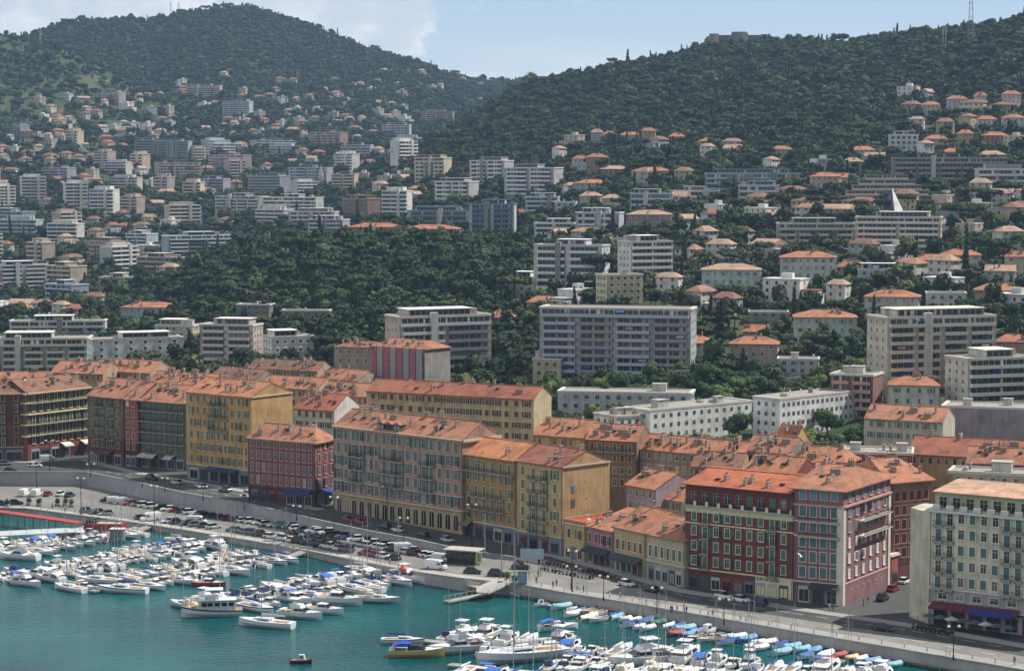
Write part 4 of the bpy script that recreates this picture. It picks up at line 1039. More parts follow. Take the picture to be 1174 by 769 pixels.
# ---- park slope, centre right
slab('white cube villa block with a flat roof under the wooded slope',583,629,318,342,'G','d8d8d0','e0e0da',-16,10,clut=2)
villa('small cream house with a flat orange roof above the long blue block',604,641,340,360,'d2c8b4',TB,-10)
villa('little house with low orange roof half hidden by trees',558,592,357,372,'c9a58c',TB,-8)
slab('cream three-storey mansion block with tall windows',684,738,315,353,'G','dccfaa','ddd3b4',24,10,lm='cream mansion block',bay=3.0,clut=1)
slab('large white apartment block with wide curved balconies',709,772,277,330,'B','dedbd0','e6e3da',24,13,lm='large white balcony block',clut=4)
slab('grey-white modern block with dark balconies behind the big umbrella pine',612,700,281,338,'C','d2d3d5','dee0e0',-20,12,lm='grey-white modern block',clut=4)
villa('white villa with turquoise shutters and low roof',805,876,303,336,'d5dad6',TP,-6,sh='turq',lm='turquoise shuttered villa')
villa('wide pale green bungalow with orange hipped roof',768,824,386,408,'c4d0c4',TO,-12,lm='pale green bungalow')
villa('rosy villa with two orange hipped roofs',838,898,386,418,'c9a09a',TO,-10,sh='grey',lm='rosy villa')
villa('small house with orange roof just above the rosy villa',853,888,373,388,'b98a6c',TO,-8)
slab('grey-white colonnaded house with a flat roof among palms',893,944,411,437,'G','b9bcc0','c4c6c8',-10,9,clut=2)
villa('cream villa with turquoise shutters and several orange roofs among palms',912,987,356,392,'d8d4c4',TO,-6,sh='turq',lm='turquoise shuttered villa among palms')
slab('long low garden wall building left of the palms',860,906,358,372,'G','9c9a90','aaa89e',-4,8,clut=0)
villa('white three-storey villa with orange roof above the blue-awninged block',993,1062,333,366,'d4d2c6',TO,-14,sh='grey',lm='white villa above blue-awninged block')
slab('white flat-roofed house with a glazed canopy',1064,1112,336,362,'G','d2d6d4','dcdedc',-8,10,clut=1)
villa('orange-roofed ochre villa at the right, in front of dark trees',1120,1174,326,346,'c9a070',TO,-10)
villa('orange-pink house with stepped roofs at the right edge',1146,1185,384,412,'c98a5c',TO,-10)
villa('large white three-storey villa with tall windows and orange roof',895,963,289,327,'d8d8d6',TO,-7,sh='grey',lm='large white three-storey villa')
slab('low white crenellated house between the big white villa and the lilac villa',985,1036,309,325,'G','c9ced4','d5d8dc',-6,9,clut=2)
villa('small red house behind the garden of the white villa',960,1000,300,313,'a8453a',TB,-6)
villa('pale lilac villa with big orange hipped roof',1080,1129,286,314,'c9c8d2',TO,-10,sh='grey',lm='pale lilac villa')
villa('low tile-roofed house beside the pale lilac villa',1050,1088,292,308,'c9b49c',TO,-8)
villa('cream villa with tile roof cut by the right edge',1154,1184,288,318,'cdc4ac',TO,-8)
villa('white gabled villa near the right edge with a round white dish',1130,1170,304,326,'d5d5d2',TP,-15,kind='gable')
slab('wide six-storey apartment block with pale bands and a blank pink end panel',982,1084,249,289,'B','cdbdb0','dcd6cc',-14,14,lm='wide pale banded block',clut=4)
slab('long lower apartment block with grey bands on the left of the pale banded block',892,982,256,283,'B','a9a6a2','bdbab4',-3,12,lm='grey banded block',clut=3)
slab('dark terraced pyramid-shaped apartment block with stepped pale right flank',956,1081,200,236,'T','8c8282','c9b8ae',-6,18,lm='pyramid-shaped block')
slab('very long dark-banded apartment slab below the ridge villas',1024,1154,181,211,'B','8d8078','a59c94',-4,12,lm='long dark-banded slab',clut=2)
slab('pale bluish apartment block at the right edge below the long dark slab',1120,1186,194,222,'B','b9c4c8','cdd4d6',-4,12,lm='pale bluish block')
slab('white and turquoise art deco house on the hill',1018,1054,155,178,'G','cfdad8','dfe5e4',-8,12,clut=3,lm='turquoise hill house')
slab('bluish long block with a white end, left of the pyramid block',808,919,199,217,'B','8c9cb0','a9b4c2',-8,12,lm='bluish long block')
slab('low white banded block in the trees below the bluish long block',772,826,219,233,'B','b9bcc0','d4d6d6',-6,11)
slab('small white-grey block with roof terrace right of the low banded block',846,894,213,234,'B','b5bcc4','c9d0d4',-8,10)
for a in (('cream villa with red roof at the edge of the wooded hill',883,909,167,183,'d2c6ac'),('wide white villa with a low gable roof on the hill',972,1006,168,181,'d5d2c8'),('flat white house behind the wide white villa',990,1016,175,188,'d9dcdc'),
  ('small villa with dark loggia and orange roof',965,990,181,196,'c9bdb0'),('large cream villa with two-level orange roofs',928,966,198,220,'cfc3ac'),('beige house with low roof left of the pyramid block',950,975,199,212,'cdbf9c'),
  ('pink-roofed white villa highest on the left of the ridge group',1054,1078,116,131,'d0cbc6'),('cream villa with a hipped roof in the ridge group',1083,1109,110,131,'cfc8be'),('narrow white villa high in the trees of the ridge group',1114,1131,105,122,'ccc8c4'),
  ('largest pale villa of the ridge group, near the right edge',1146,1170,103,124,'d0c6c0'),('plain white cube house of the ridge group',1118,1143,133,149,'dddedf'),('white villa with terrace at the end of the ridge group',1146,1176,131,152,'d2d2d2'),
  ('orange-toned villa beside the turquoise hill house',1058,1088,155,170,'c9a48c'),('tall ochre villa right of the orange-toned villa',1096,1116,149,168,'c4a57c'),('dark red villa with orange roof near the right edge of the hill',1124,1157,151,170,'9c4a48'),
  ('wide cream gabled villa above the long dark slab',1078,1110,170,183,'cdc3ac'),('low row house with orange roof above the long dark slab',1118,1156,173,186,'c4ab94')):
    villa(a[0],*a[1:6],rc=RF.choice([TO,TP,TB]),ang=-12,kind=RF.choice(['hip','hip','gable']),chim=1)
slab('modern church tower base under the white spire',1004,1042,243,252,'G','9aa0a6','b5b8bb',0,10,clut=0)
# ---- centre hillside
slab('cream terraced apartment block on the wooded slope, centre',475,518,181,208,'B','d0c4a8','dcd2b8',-26,14,lm='cream terraced block',clut=5)
slab('pinkish grid apartment block with a white end wall, upper of the group',538,589,184,208,'C','c4bcc0','e0e0e0',-30,14,lm='upper pinkish grid block')
slab('pinkish grid apartment block with white end wall, right and lower of the group',578,646,192,222,'C','c4bcc0','e0e0e0',-30,14,lm='right pinkish grid block')
slab('pinkish grid apartment block with white end wall, left and lowest of the group',498,549,208,233,'C','c0b9c0','e0e0e0',-30,14,lm='left pinkish grid block')
slab('long row of blue and white tower flats, left half',467,540,242,272,'C','c0c4c6','6f86a0',-4,12,lm='blue and white tower flats',clut=6)
slab('long row of blue and white tower flats, taller right half',538,592,234,274,'C','c6cacc','5f78a0',-6,12,clut=5)
villa('long pink apartment house with an orange hipped roof, right of the pair',462,528,258,280,'c49a80',TO,-8,lm='right pink apartment house')
villa('long pink apartment house with an orange hipped roof, left of the pair',398,465,256,277,'c99c7c',TO,-8,lm='left pink apartment house')
slab('pale blue terrace block right of the tower flats',602,642,226,247,'B','a9bcc4','c4d0d4',-8,11)
slab('small white terrace block beside the pale blue one',636,662,232,250,'G','c6ccd0','d5d9dc',-8,10)
slab('white block with dark balcony holes above the grey-white modern block',612,662,256,274,'C','c9ccd0','d8dadc',-10,12)
slab('long white-grey block with a blank end wall above the umbrella pine',660,716,244,272,'C','bcc0c6','d0d2d6',-16,12,lm='white-grey block above the pine')
villa('dusty pink building with a shallow dome-like orange roof',718,772,241,266,'b594a0',TP,-8,lm='dusty pink domed building')
slab('grey low warehouse-like block with white right end',722,774,222,242,'B','a0a8b2','c4cad0',-10,12)
slab('flat cream terrace building between white block and balcony block',700,760,274,286,'G','c9c0a2','d2cbb4',-4,8,clut=1)
for a in (('white three-storey house left of the orange-brown villa on the slope',656,675,178,199,'cdd3d8'),('orange-brown villa with a tiled roof on the slope',672,697,176,197,'b58a64'),('long dull red house with flat roof on the slope',688,722,190,206,'9c5a50'),
  ('cream villa with orange hipped roof, left of the twin villas',664,691,220,238,'cdbfa4'),('cream villa with orange hipped roof, right of the twin villas',690,714,223,240,'d0c4a8'),('pale villa with a low long roof above the twin villas',658,700,206,220,'c4cec8'),
  ('orange-roofed small house in the dark wood',690,708,150,163,'c08a68'),('pale long house beside the row of cypresses',708,738,151,164,'c9bfa8'),('tall ochre house behind the row of cypresses',735,752,146,165,'c4a078'),
  ('narrow grey-white house at the left of the wood houses',677,691,148,165,'aeb4bc'),('dark red house deep in the wood, left one',766,786,152,165,'7a3a34'),('dark red house deep in the wood, right one',800,826,158,170,'8a4034'),
  ('long terraced white house on the slope',724,772,192,206,'aeb4b4'),('small round-roofed house alone in the wood near the saddle',545,560,112,120,'b58a64'),('house with orange roof left of the cream terraced block',468,490,213,226,'c9a890'),
  ('small orange-roofed house right of the tower flats',590,604,240,252,'b58068'),('salmon house in front of the tower flats',536,556,270,284,'c98a6c')):
    villa(a[0],*a[1:6],rc=RF.choice([TO,TP,TB]),ang=-10,kind='hip',chim=1)
slab('brownish pink terrace block on the crest of the wooded spur',483,521,128,143,'B','9c7c74','b59a90',-10,12)
slab('pale blue-grey pair of blocks on the edge of the wooded spur',438,472,143,160,'C','a9b4be','c9d2d8',-12,12)
# ---- left hillside
for a in (('blue-white apartment block high on the left hillside',256,291,116,136,'B','a5b4c0','bcc8d2'),('long grey apartment slab with many white chimneys, left half',156,190,161,183,'G','9c9ca8','b5b5be'),
  ('long grey apartment slab with many white chimneys, right half',182,220,162,186,'G','a0a0aa','b9b9c0'),('broad cream and grey banded block below the chimneyed slabs',178,230,186,205,'B','b0a39a','c9bfb4'),
  ('pinkish banded block right of centre on the left hillside',238,290,178,196,'B','a89494','c4b4b0'),('low whitish band building high on the left hillside',288,340,161,173,'B','b5bcc0','cdd2d4'),
  ('grey lilac block with parapets below the pinkish band block',283,334,202,223,'G','a39fae','bcb9c4'),('grey lilac block below the cream and grey banded one',218,264,205,223,'G','9c9cac','b5b5c2'),
  ('very long white-grey apartment block with dark bands, left half',245,308,225,248,'B','a5aaa8','c4c6c2'),('very long white-grey apartment block with white end, right half',300,371,226,252,'B','bcbcb8','d4d2cc'),
  ('blue banded slab with white right end above the park',186,278,270,292,'B','9cacc0','d0d4d8'),('pinkish block with a sunlit cream end wall',100,143,276,300,'B','a08880','b59c90'),
  ('white block with blue balconies right of the pinkish one',143,180,268,284,'B','b4c2cc','d0d6da'),('reddish brown banded block above the trees of the park',154,216,295,317,'B','9c7a72','b9aaa4'),
  ('cream flats with orange hipped roof lines at the foot of the left hill',50,98,305,332,'B','b5a68e','c9bda6'),('white and grey flats at the left edge of the town',-10,52,304,333,'C','b9bcc0','d2d2d2'),
  ('blue-grey flat-roofed hall at the foot of the left hill',48,100,326,348,'B','8fa4be','a9b8cc'),('grey-lilac block in trees at the left edge, upper',48,88,192,208,'B','9a9eae','b4b8c4'),
  ('wide grey banded block at the left edge',-20,42,242,264,'B','8f9aa4','aeb6bc'),('curved grey block high at the left edge',2,36,143,155,'B','8c98a6','a6b0ba'),
  ('pinkish terrace flats high on the left hillside',112,146,106,118,'B','a89c98','c9beb6'),('cream terrace flats beneath the ridge',215,256,98,112,'B','b9a898','cfc4b4'),
  ('cream stepped blocks catching sun near the saddle',380,410,200,222,'C','c4b49c','d8ccb8'),('grey block left of the sunny stepped blocks',330,382,192,214,'C','a0a2ac','bcbec6'),
  ('lilac-pink block with flat roofs in front of the sunny blocks',352,400,252,276,'C','a8a0aa','c9c2c8'),('white block with chimneys under the long white-grey block',330,390,243,262,'C','bab8b4','d4d2cc'),
  ('pink ochre terrace row near the sunny blocks',354,400,152,170,'B','b08a74','c4a48e'),('grey terrace building on the spur below the saddle',392,428,166,182,'B','a4aab4','bcc2ca'),
  ('reddish old factory building among trees at centre left',392,436,228,252,'G','8c6a62','a58a80'),('low pale hangar roof above the park trees',112,160,318,332,'B','a9a69c','bcb8ac')):
    LK={'blue-white apartment block high':'blue-white hill block','broad cream and grey':'cream and grey banded block','pinkish banded block right':'pinkish banded hill block','low whitish band':'whitish band building','grey lilac block with para':'grey lilac parapet block','grey lilac block below':'second grey lilac block',
 'very long white-grey apartment block with dark':'long white-grey block','blue banded slab':'blue banded slab','pinkish block with a sunlit':'pinkish cream-ended block','reddish brown':'reddish brown block','cream flats with':'cream hipped flats','white and grey flats':'white-grey edge flats','grey-lilac block in trees':'grey-lilac edge block','wide grey banded block':'grey banded edge block',
 'curved grey':'curved grey block','pinkish terrace flats':'pinkish terrace flats','cream terrace flats':'cream ridge flats','cream stepped blocks':'cream stepped hill blocks','lilac-pink block':'lilac-pink flat block','pink ochre':'pink ochre terrace row','grey terrace building':'grey spur building','reddish old':'reddish factory building','long grey apartment slab with many white chimneys, left':'chimneyed grey slab'}
    lk=[v for k,v in LK.items() if a[0].startswith(k)]
    slab(a[0],*a[1:5],kind=a[5],col=a[6],par=a[7],ang=RF.choice([-10,-22,-30,-38,30,-16]),dep=14,clut=3,lm=lk[0] if lk else None)
# ================================================================== scattered hillside houses (copies of a few kinds)
def proto_house(name,w,d,h,rise,wc,rc,nf,kind='hip',wing=0):
    t=thing(name,(0,0,0)); mb=MB(); mb.box(-w/2,w/2,-d/2,d/2,-6,h,wall(wc,.98)); 
    if kind=='gable': mb.add([(-w/2,-d/2,h),(-w/2,d/2,h),(-w/2,0,h+rise),(w/2,-d/2,h),(w/2,d/2,h),(w/2,0,h+rise)],[(1,0,2),(3,4,5)],wall(wc))
    link('wall',mb.mesh('wall'),t)
    mb=MB(); o=.5; k=0 if kind=='gable' else w*.3
    if kind=='flat':
        mb.box(-w/2-.2,w/2+.2,-d/2-.2,d/2+.2,h-.1,h+.5,CONCL); mb.box(-w*.1,w*.2,-1.5,1.5,h+.5,h+2.6,wall(wc))
    else:
        zl=h-.25
        mb.add([(-w/2-o,-d/2-o,zl),(w/2+o,-d/2-o,zl),(w/2+o,d/2+o,zl),(-w/2-o,d/2+o,zl),(-w/2-o+k,0,h+rise),(w/2+o-k,0,h+rise),
          (-w/2-o,-d/2-o,zl-.2),(w/2+o,-d/2-o,zl-.2),(w/2+o,d/2+o,zl-.2),(-w/2-o,d/2+o,zl-.2)],[(0,1,5,4),(2,3,4,5),(1,2,5),(3,0,4),(0,6,7,1),(1,7,8,2),(2,8,9,3),(3,9,6,0),(9,8,7,6)],tile(rc))
    if wing:
        s_=wing; x0,x1=(w/2,w/2+w*.45) if s_>0 else (-w/2-w*.45,-w/2); hw=h*.55
        mb.box(x0-.3*(s_<0),x1+.3*(s_>0),-d*.42,d*.36,hw,hw+.3,tile(rc) if nf>2 else CONCL)
        m2=MB(); m2.box(x0,x1,-d*.38,d*.32,-6,hw,wall(wc)); link('wing',m2.mesh('wing'),t)
    link('roof',mb.mesh('roof'),t)
    n=max(2,int(w/3.2)); wm=win_mesh(1.1,1.5,None,cross=False)
    for i in range(nf):
        for k_ in range(n): link('window',wm,t,(-w/2+w*(k_+.5)/n,-d/2,i*(h/nf)+1.0))
        link('window',wm,t,(w/2,0,i*(h/nf)+1.0),math.pi/2)
    return reg(t)
def proto_block(name,w,d,nf,wc,par):
    t=thing(name,(0,0,0)); mb=MB(); h=nf*3.0; mb.box(-w/2,w/2,-d/2,d/2,-8,h,wall(wc,.98)); link('wall',mb.mesh('wall'),t)
    for i in range(nf):
        link('balcony',slabpar(w-.6,1.3,plain(par,.8)),t,(0,-d/2,i*3.0)); link('window_band',band_mesh(w-1.2,2.1),t,(-w/2+.6,-d/2,i*3.0+.3))
    if nf>4: mb=MB(); mb.box(w*.12,w*.12+2.6,-d/2-1.6,-d/2+.4,-4,h+1.8,wall(par)); link('stair_tower',mb.mesh('stair_tower'),t)
    mb=MB(); mb.box(-w*.36,w*.3,-d*.28,d*.4,h+.5,h+3.0,wall(wc)); link('penthouse',mb.mesh('penthouse'),t)
    mb=MB(); mb.box(-w/2-.3,w/2+.3,-d/2-.3,d/2+.3,h-.1,h+.5,plain(par,.8)); mb.box(-w*.3,-w*.1,-1.5,1.8,h+.5,h+2.8,wall(par)); mb.box(w*.2,w*.3,-1.5,1.5,h+.5,h+2.4,wall(par))
    link('roof',mb.mesh('roof'),t); return reg(t)
PH=[]
for i,(wd,h,rise,wc,rc,nf,kd,ds) in enumerate([(12,6.2,2.2,'d6cdb8','ac8168',2,'hip','cream two-storey villa'),(11,9,2.3,'cfc6bb',TP,3,'hip','tall pale villa'),(14,6.2,2.2,'c9a388','a86e55',2,'hip','salmon villa'),
  (10,6,2.4,'cfd2d2',TP,2,'gable','white gabled house'),(13,6.4,0,'c4c8ca',TO,2,'flat','flat white house'),(12,8.6,2.2,'bfa884','9c7562',3,'hip','ochre villa'),(15,5.8,2.3,'b8aaa4',TP,2,'gable','long pinkish house'),(11,6.3,2.3,'a8b2b8',TD,2,'hip','grey-blue villa'),(15,9.2,0,'dcdad2',TO,3,'flat','white terraced house'),(12,9,0,'c4b5a0',TO,3,'flat','beige flat-roofed house'),(9,9,1.8,'d9d4c8',TP,3,'hip','narrow white townhouse'),(16,6.2,2.0,'cdbfa2',TD,2,'hip','long cream villa')]):
    PH.append((proto_house('villa',wd,wd*.75,h,rise,wc,rc,nf,kd,(0,1,-1,1,-1,0,1,-1,1,-1,0,1)[i]),ds,'villa',wd,h))
PB=[]
for (wd,nf,wc,par,ds) in ((30,5,'b9b6b4','cfccc6','grey banded flats'),(24,6,'b0a194','c9bfb0','beige banded flats'),(34,4,'a9b0b8','c4c9cc','bluish banded flats'),(20,5,'b59e94','cbb9b0','pinkish banded flats'),(26,4,'c2c0ba','d8d6d0','whitish banded flats'),(22,7,'d2d0ca','e2e0da','tall white banded flats'),(17,5,'cdb99a','ddd0b8','cream banded flats'),(28,6,'b9a9a0','d0c2b8','rosy banded flats')):
    PB.append((proto_block('apartment_block',wd,11,nf,wc,par),ds,'apartment block',wd,nf*3))
PROTOS=[p[0] for p in PH+PB]
HR=random.Random(5); HH=[]
def dens_at(px,py):       # how built-up the slope looks at a pixel of the photograph
    if px<40: t=145; lo=330
    elif px<200: t=112; lo=330
    elif px<380: t=90; lo=264
    elif px<470: t=84; lo=246-(px-380)*.5
    elif px<560: t=72+(px-470)*.3; lo=108
    else: t=None
    if t is not None and t<py<lo:
        k=(py-t)/(lo-t); return .30+.9*sm(0,.45,k) if px<470 else .22
    if px<360 and 330<=py<372 and px<110: return 1.0
    if 600<px<1174 and 195<py<360: return .42
    if 1040<px<1174 and 112<py<215: return .35
    if 640<px<900 and 160<py<205: return .14
    if 380<px<480 and 175<py<262: return .6
    return 0
py=64
cand=[]
while py<372:
    stp=4.5+(py-60)*.018
    px=-12.0
    while px<1180:
        x=px+HR.uniform(-4,4); y=py+HR.uniform(-3,3); d=dens_at(x,y)
        if HR.random()<d: cand.append((x,y))
        px+=stp*2.1
    py+=stp
HR.shuffle(cand)
for x,y in cand:
    if len(HH)>=520: break
    p=GT(x,y,700); s=F0/p.y
    blk=HR.random()<(.42 if (x<470 and 165<y<330) else .0) and len(HH)<520
    pr=HR.choice(PB if blk else PH); w=pr[3]*s; h=(pr[4]+2)*s
    bx=(x-w/2-1,x+w/2+1,y-h,y+1)
    if any(a<bx[1]-w*.2 and b>bx[0]+w*.28 and c<bx[3]-h*.06 and d_>bx[2]+h*.8 for a,b,c,d_,*_ in OCC): continue
    OCC.append((bx[0],bx[1],bx[2],bx[3],p.y)); rz=HR.choice([HR.uniform(-.85,-.15),HR.uniform(-.85,-.3),HR.uniform(.35,1.0)])
    o=place(pr[0],p+Vector((0,0,.0)),rz,(HR.uniform(.85,1.15),1,HR.uniform(.92,1.1)))
    tag(o,None,pr[2],'houses scattered over the hillsides'); HH.append((o,pr[1],x,y)); FOOT.append(([p+Vector((a*pr[3]/2,b*5,0)) for a,b in ((-1,-1),(1,-1),(1,1),(-1,1))],(x,y)))
print('hill houses',len(HH))
# fort, masts
def tower(loc,h,label,lattice=True,w=1.6):
    t=thing('radio_mast',loc); tag(t,label,'mast'); mb=MB(); m=plain('9aa0a6',.5)
    for a in range(4):
        x,y=[(1,1),(1,-1),(-1,-1),(-1,1)][a]; mb.cyl((x*w,y*w,-6),(x*w*.25,y*w*.25,h),.16,.10,m,4)
    for i in range(int(h/3)):
        z=i*3; k=w*(1-.75*z/h); k2=w*(1-.75*(z+3)/h)
        mb.cyl((-k,-k,z),(k2,-k2,z+3),.07,.07,m,4); mb.cyl((k,k,z),(-k2,k2,z+3),.07,.07,m,4); mb.cyl((k,-k,z),(k2,k2,z+3),.07,.07,m,4)
    link('lattice',mb.mesh('lattice'),t)
    for i,z in enumerate((h*.55,h*.7,h*.8,h*.92)):
        mb=MB(); mb.cyl((-1.2,0,z),(1.2,0,z),.08,.08,m,4); mb.box(-1.6,-1.1,-.3,.3,z-1,z+1,WHT); mb.box(1.1,1.6,-.3,.3,z-1.2,z+1.2,WHT)
        link('antenna',mb.mesh('antenna'),t)
    mb=MB(); mb.cyl((0,0,h*.8),(0,0,h+5),.1,.05,m,4); link('aerial',mb.mesh('aerial'),t)
    return t
p=PY(1113,26,1770); tower((p.x,p.y,hz(p.x,p.y)),max(20,p.z-hz(p.x,p.y)+24),'tall lattice radio mast on the wooded ridge at top right',w=3)
p=PY(1083,30,1800); tower((p.x,p.y,hz(p.x,p.y)),24,'short lattice mast left of the tall radio mast on the ridge',w=1.8)
for px,h,lb in ((199,30,'thin mast on the summit shoulder of the left mountain, left of a pair'),(208,24,'thin mast on the summit shoulder of the left mountain, right of a pair'),(50,24,'lone thin mast on the far left ridge')):
    Y=3690 if px>100 else 3080; X=(px-587)/F0*Y; tower((X,Y,hz(X,Y)),h,lb,w=.9)
p=PY(847,52,2130); z0=hz(p.x,p.y); t=thing('hilltop_fort',(p.x,p.y,z0)); tag(t,'low grey stone fort with corner bastions on the wooded hilltop','fort'); fm=wall('8b8379')
ft=45-0; hgt=(PY(847,41,2130).z-z0)
mb=MB(); mb.prism([(-22,-8),(22,-8),(22,26),(-22,26)],-8,hgt,fm); link('wall',mb.mesh('wall'),t)
for (x,y,r,h) in ((-25,-8,5,1.2),(25,-8,5,.6),(2,-10,6,1.6),(-25,24,5,.5),(25,24,5,.5)):
    mb=MB(); mb.prism([(x+r*math.cos(a),y+r*math.sin(a)) for a in [i*2*math.pi/5-.3 for i in range(5)]],-8,hgt+h,fm); link('bastion',mb.mesh('bastion'),t)
mb=MB(); mb.prism([(-6,4),(8,4),(8,14),(-6,14)],0,hgt+4,fm); link('keep',mb.mesh('keep'),t)
# church spire
p=GT(1023,247); OCC.append((1008,1040,0,0,p.y)); t=thing('church_spire',(p.x,p.y,p.z),.75); tag(t,'white triangular modern church spire with a dark glazed left side','church spire')
H_=(247-215)/F0*p.y; mb=MB(); mb.add([(-6,-4,0),(6,-4,0),(5,5,0),(-5,5,0),(-1.2,-.5,H_),(-6,-4,-8),(6,-4,-8),(5,5,-8),(-5,5,-8)],[(1,2,4),(2,3,4),(5,6,1,0),(6,7,2,1),(7,8,3,2),(8,5,0,3)],wall('f0f0f0',1.0)); link('wall',mb.mesh('wall'),t)
mb=MB(); mb.add([(-6,-4.03,0),(-3.0,-4.05,0),(-1.25,-.55,H_),(-5,5,0)],[(0,1,2),(3,0,2)],plain('3c4654',.4)); mb.add([(-3.0,-4.05,0),(6,-4.03,0),(-1.2,-.53,H_)],[(0,1,2)],wall('f0f0f0',1.0)); link('glazing',mb.mesh('glazing'),t)
# small chapel spire on the left hill
p=GT(368,214); t=thing('chapel_spire',(p.x,p.y,p.z)); tag(t,'small white pointed chapel spire among the flats of the left hillside','chapel spire')
mb=MB(); mb.box(-2,2,-2,2,-5,10,wall('d5d5d5')); link('wall',mb.mesh('wall'),t); mb=MB(); mb.add([(-2.3,-2.3,10),(2.3,-2.3,10),(2.3,2.3,10),(-2.3,2.3,10),(0,0,21)],[(0,1,4),(1,2,4),(2,3,4),(3,0,4),(3,2,1,0)],WHT); link('roof',mb.mesh('roof'),t)
# hillside retaining wall on the right
def wallthing(label,pts,h,mat=None,name='terrace_wall'):
    P=[GT(*q) for q in pts]; o=P[0]; t=thing(name,o); tag(t,label,'wall'); mb=ribbon([p-o for p in P],.8,-2,h,mat or STONED); link('wall',mb.mesh('wall'),t)
wallthing('long grey terrace wall under the umbrella pines at the right',[(1072,262),(1100,260),(1130,259),(1180,258)],9)
wallthing('pale terrace wall across the wooded slope above the right houses',[(1055,148),(1090,150),(1120,146)],3)
wallthing('stone terrace wall below the long blue-balconied block',[(742,441),(765,441),(790,440)],5)
wallthing('grey wall on the embankment behind the tall white slab',[(870,444),(905,440),(948,438)],2.5)
# ================================================================== vegetation
def leafball(mb,c,rx,ry,rz,n,s,mat,r,shell=.62):
    for _ in range(n):
        a=r.uniform(0,2*math.pi); z=r.uniform(-.75,1); q=math.sqrt(max(0,1-z*z)); k=r.uniform(shell,1.0)
        nrm=Vector((q*math.cos(a),q*math.sin(a),z)); p=Vector((c[0]+nrm.x*rx*k,c[1]+nrm.y*ry*k,c[2]+nrm.z*rz*k))
        nn=(nrm+Vector((r.uniform(-1,1),r.uniform(-1,1),r.uniform(-.4,1)))*.75).normalized(); u=nn.orthogonal().normalized(); v=nn.cross(u); th=r.uniform(0,6.28)
        u,v=u*math.cos(th)+v*math.sin(th),v*math.cos(th)-u*math.sin(th); ss=s*r.uniform(.6,1.25)
        mb.add([p-u*ss,p+v*ss*.7,p+u*ss,p-v*ss*.7],[(0,1,2,3)],mat)
def broad(seed,R0,H,n,s,mat,lobes=9,core=True):
    r=random.Random(seed); mb=MB()
    for i in range(lobes):
        a=r.uniform(0,6.28); d=R0*r.uniform(.25,.68) if i else 0; z=H*(.60+r.uniform(-.14,.22)) if i else H*.72
        lr=R0*r.uniform(.36,.58) if i else R0*.62
        c=(d*math.cos(a),d*math.sin(a),z)
        if core: mb.ball(c,lr*.74,lr*.74,lr*.62,mat,7,4)
        leafball(mb,c,lr,lr,lr*.82,int(n/lobes),s,mat,r)
    return mb
def trunkmesh(seed,H,r0,R0):
    r=random.Random(seed); mb=MB(); mb.cyl((0,0,-2),(.1,0,H*.5),r0,r0*.65,BARK,7)
    for i in range(5):
        a=i*1.26+r.uniform(-.3,.3); mb.cyl((.1,0,H*.42),(R0*.5*math.cos(a),R0*.5*math.sin(a),H*.72),r0*.4,r0*.15,BARK,5)
    return mb.mesh('trunk')
def tproto(name,crown,trunk):
    t=thing(name,(0,0,0)); link('trunk',trunk,t); link('crown',crown,t); return reg(t)
TB_=[tproto('broadleaf_tree',broad(i,4.6,9.0,900,.42,LEAF).mesh('crown'),trunkmesh(i,9,.3,4.6)) for i in range(5)]
def pine(seed,R0,H,n):
    r=random.Random(seed); mb=MB()
    for i in range(16):
        a=i*2.4; d=R0*math.sqrt((i+.5)/16)*.85; c=(d*math.cos(a),d*math.sin(a),H-1.0-.02*d*d+r.uniform(-.4,.4)); lr=R0*.34
        mb.ball(c,lr*.9,lr*.9,lr*.6,LEAFP,7,4); leafball(mb,c,lr*1.15,lr*1.15,lr*.85,n//16,.45,LEAFP,r,.7)
    return mb
def pinetrunk(seed,H,R0):
    r=random.Random(seed); mb=MB(); mb.cyl((0,0,-2),(.3,.2,H*.55),.42,.3,BARK,7)
    for i in range(7):
        a=i*.9+r.uniform(-.2,.2); mb.cyl((.3,.2,H*.5),(R0*.6*math.cos(a),R0*.6*math.sin(a),H-1.4),.2,.08,BARK,5)
    return mb.mesh('trunk')
TP_=[tproto('umbrella_pine',pine(i,6.5,13,1000).mesh('crown'),pinetrunk(i,13,6.5)) for i in (3,4)]
def cypress(seed):
    r=random.Random(seed); mb=MB()
    for i in range(7):
        z=1.2+i*1.45; k=1.25*(1-(i/7)**2*.75); mb.ball((0,0,z),k*.8,k*.8,1.1,LEAFC,7,4); leafball(mb,(0,0,z),k,k,1.3,60,.28,LEAFC,r,.75)
    return mb
mbt=MB(); mbt.cyl((0,0,-2),(0,0,4),.18,.1,BARK,6)
TC_=[tproto('cypress_tree',cypress(2).mesh('crown'),mbt.mesh('trunk'))]
def palm(seed):
    r=random.Random(seed); mb=MB()
    for i in range(26):
        a=i*2.39996; el=r.uniform(-.35,1.0); L=3.1; d=Vector((math.cos(a),math.sin(a),0)); sd=Vector((-d.y,d.x,0)); pts=[]
        for k in range(6):
            t=k/5; pts.append(Vector((0,0,8.2))+d*(L*t*math.cos(el*.6))+Vector((0,0,L*(math.sin(el)*t-1.0*t*t))))
        for k in range(5):
            w0=.42*(1-(k/5)**2)+.05; w1=.42*(1-((k+1)/5)**2)+.05; dr=Vector((0,0,-.22))
            mb.add([pts[k],pts[k+1],pts[k+1]+sd*w1+dr,pts[k]+sd*w0+dr],[(0,1,2,3)],LEAFPALM); mb.add([pts[k],pts[k+1],pts[k+1]-sd*w1+dr,pts[k]-sd*w0+dr],[(3,2,1,0)],LEAFPALM)
    mb.ball((0,0,7.9),.5,.5,.6,BARK,7,4); return mb
mbt=MB(); mbt.cyl((0,0,-2),(.15,0,8.1),.3,.24,BARK,8)
TL_=[tproto('palm_tree',palm(1).mesh('crown'),mbt.mesh('trunk'))]
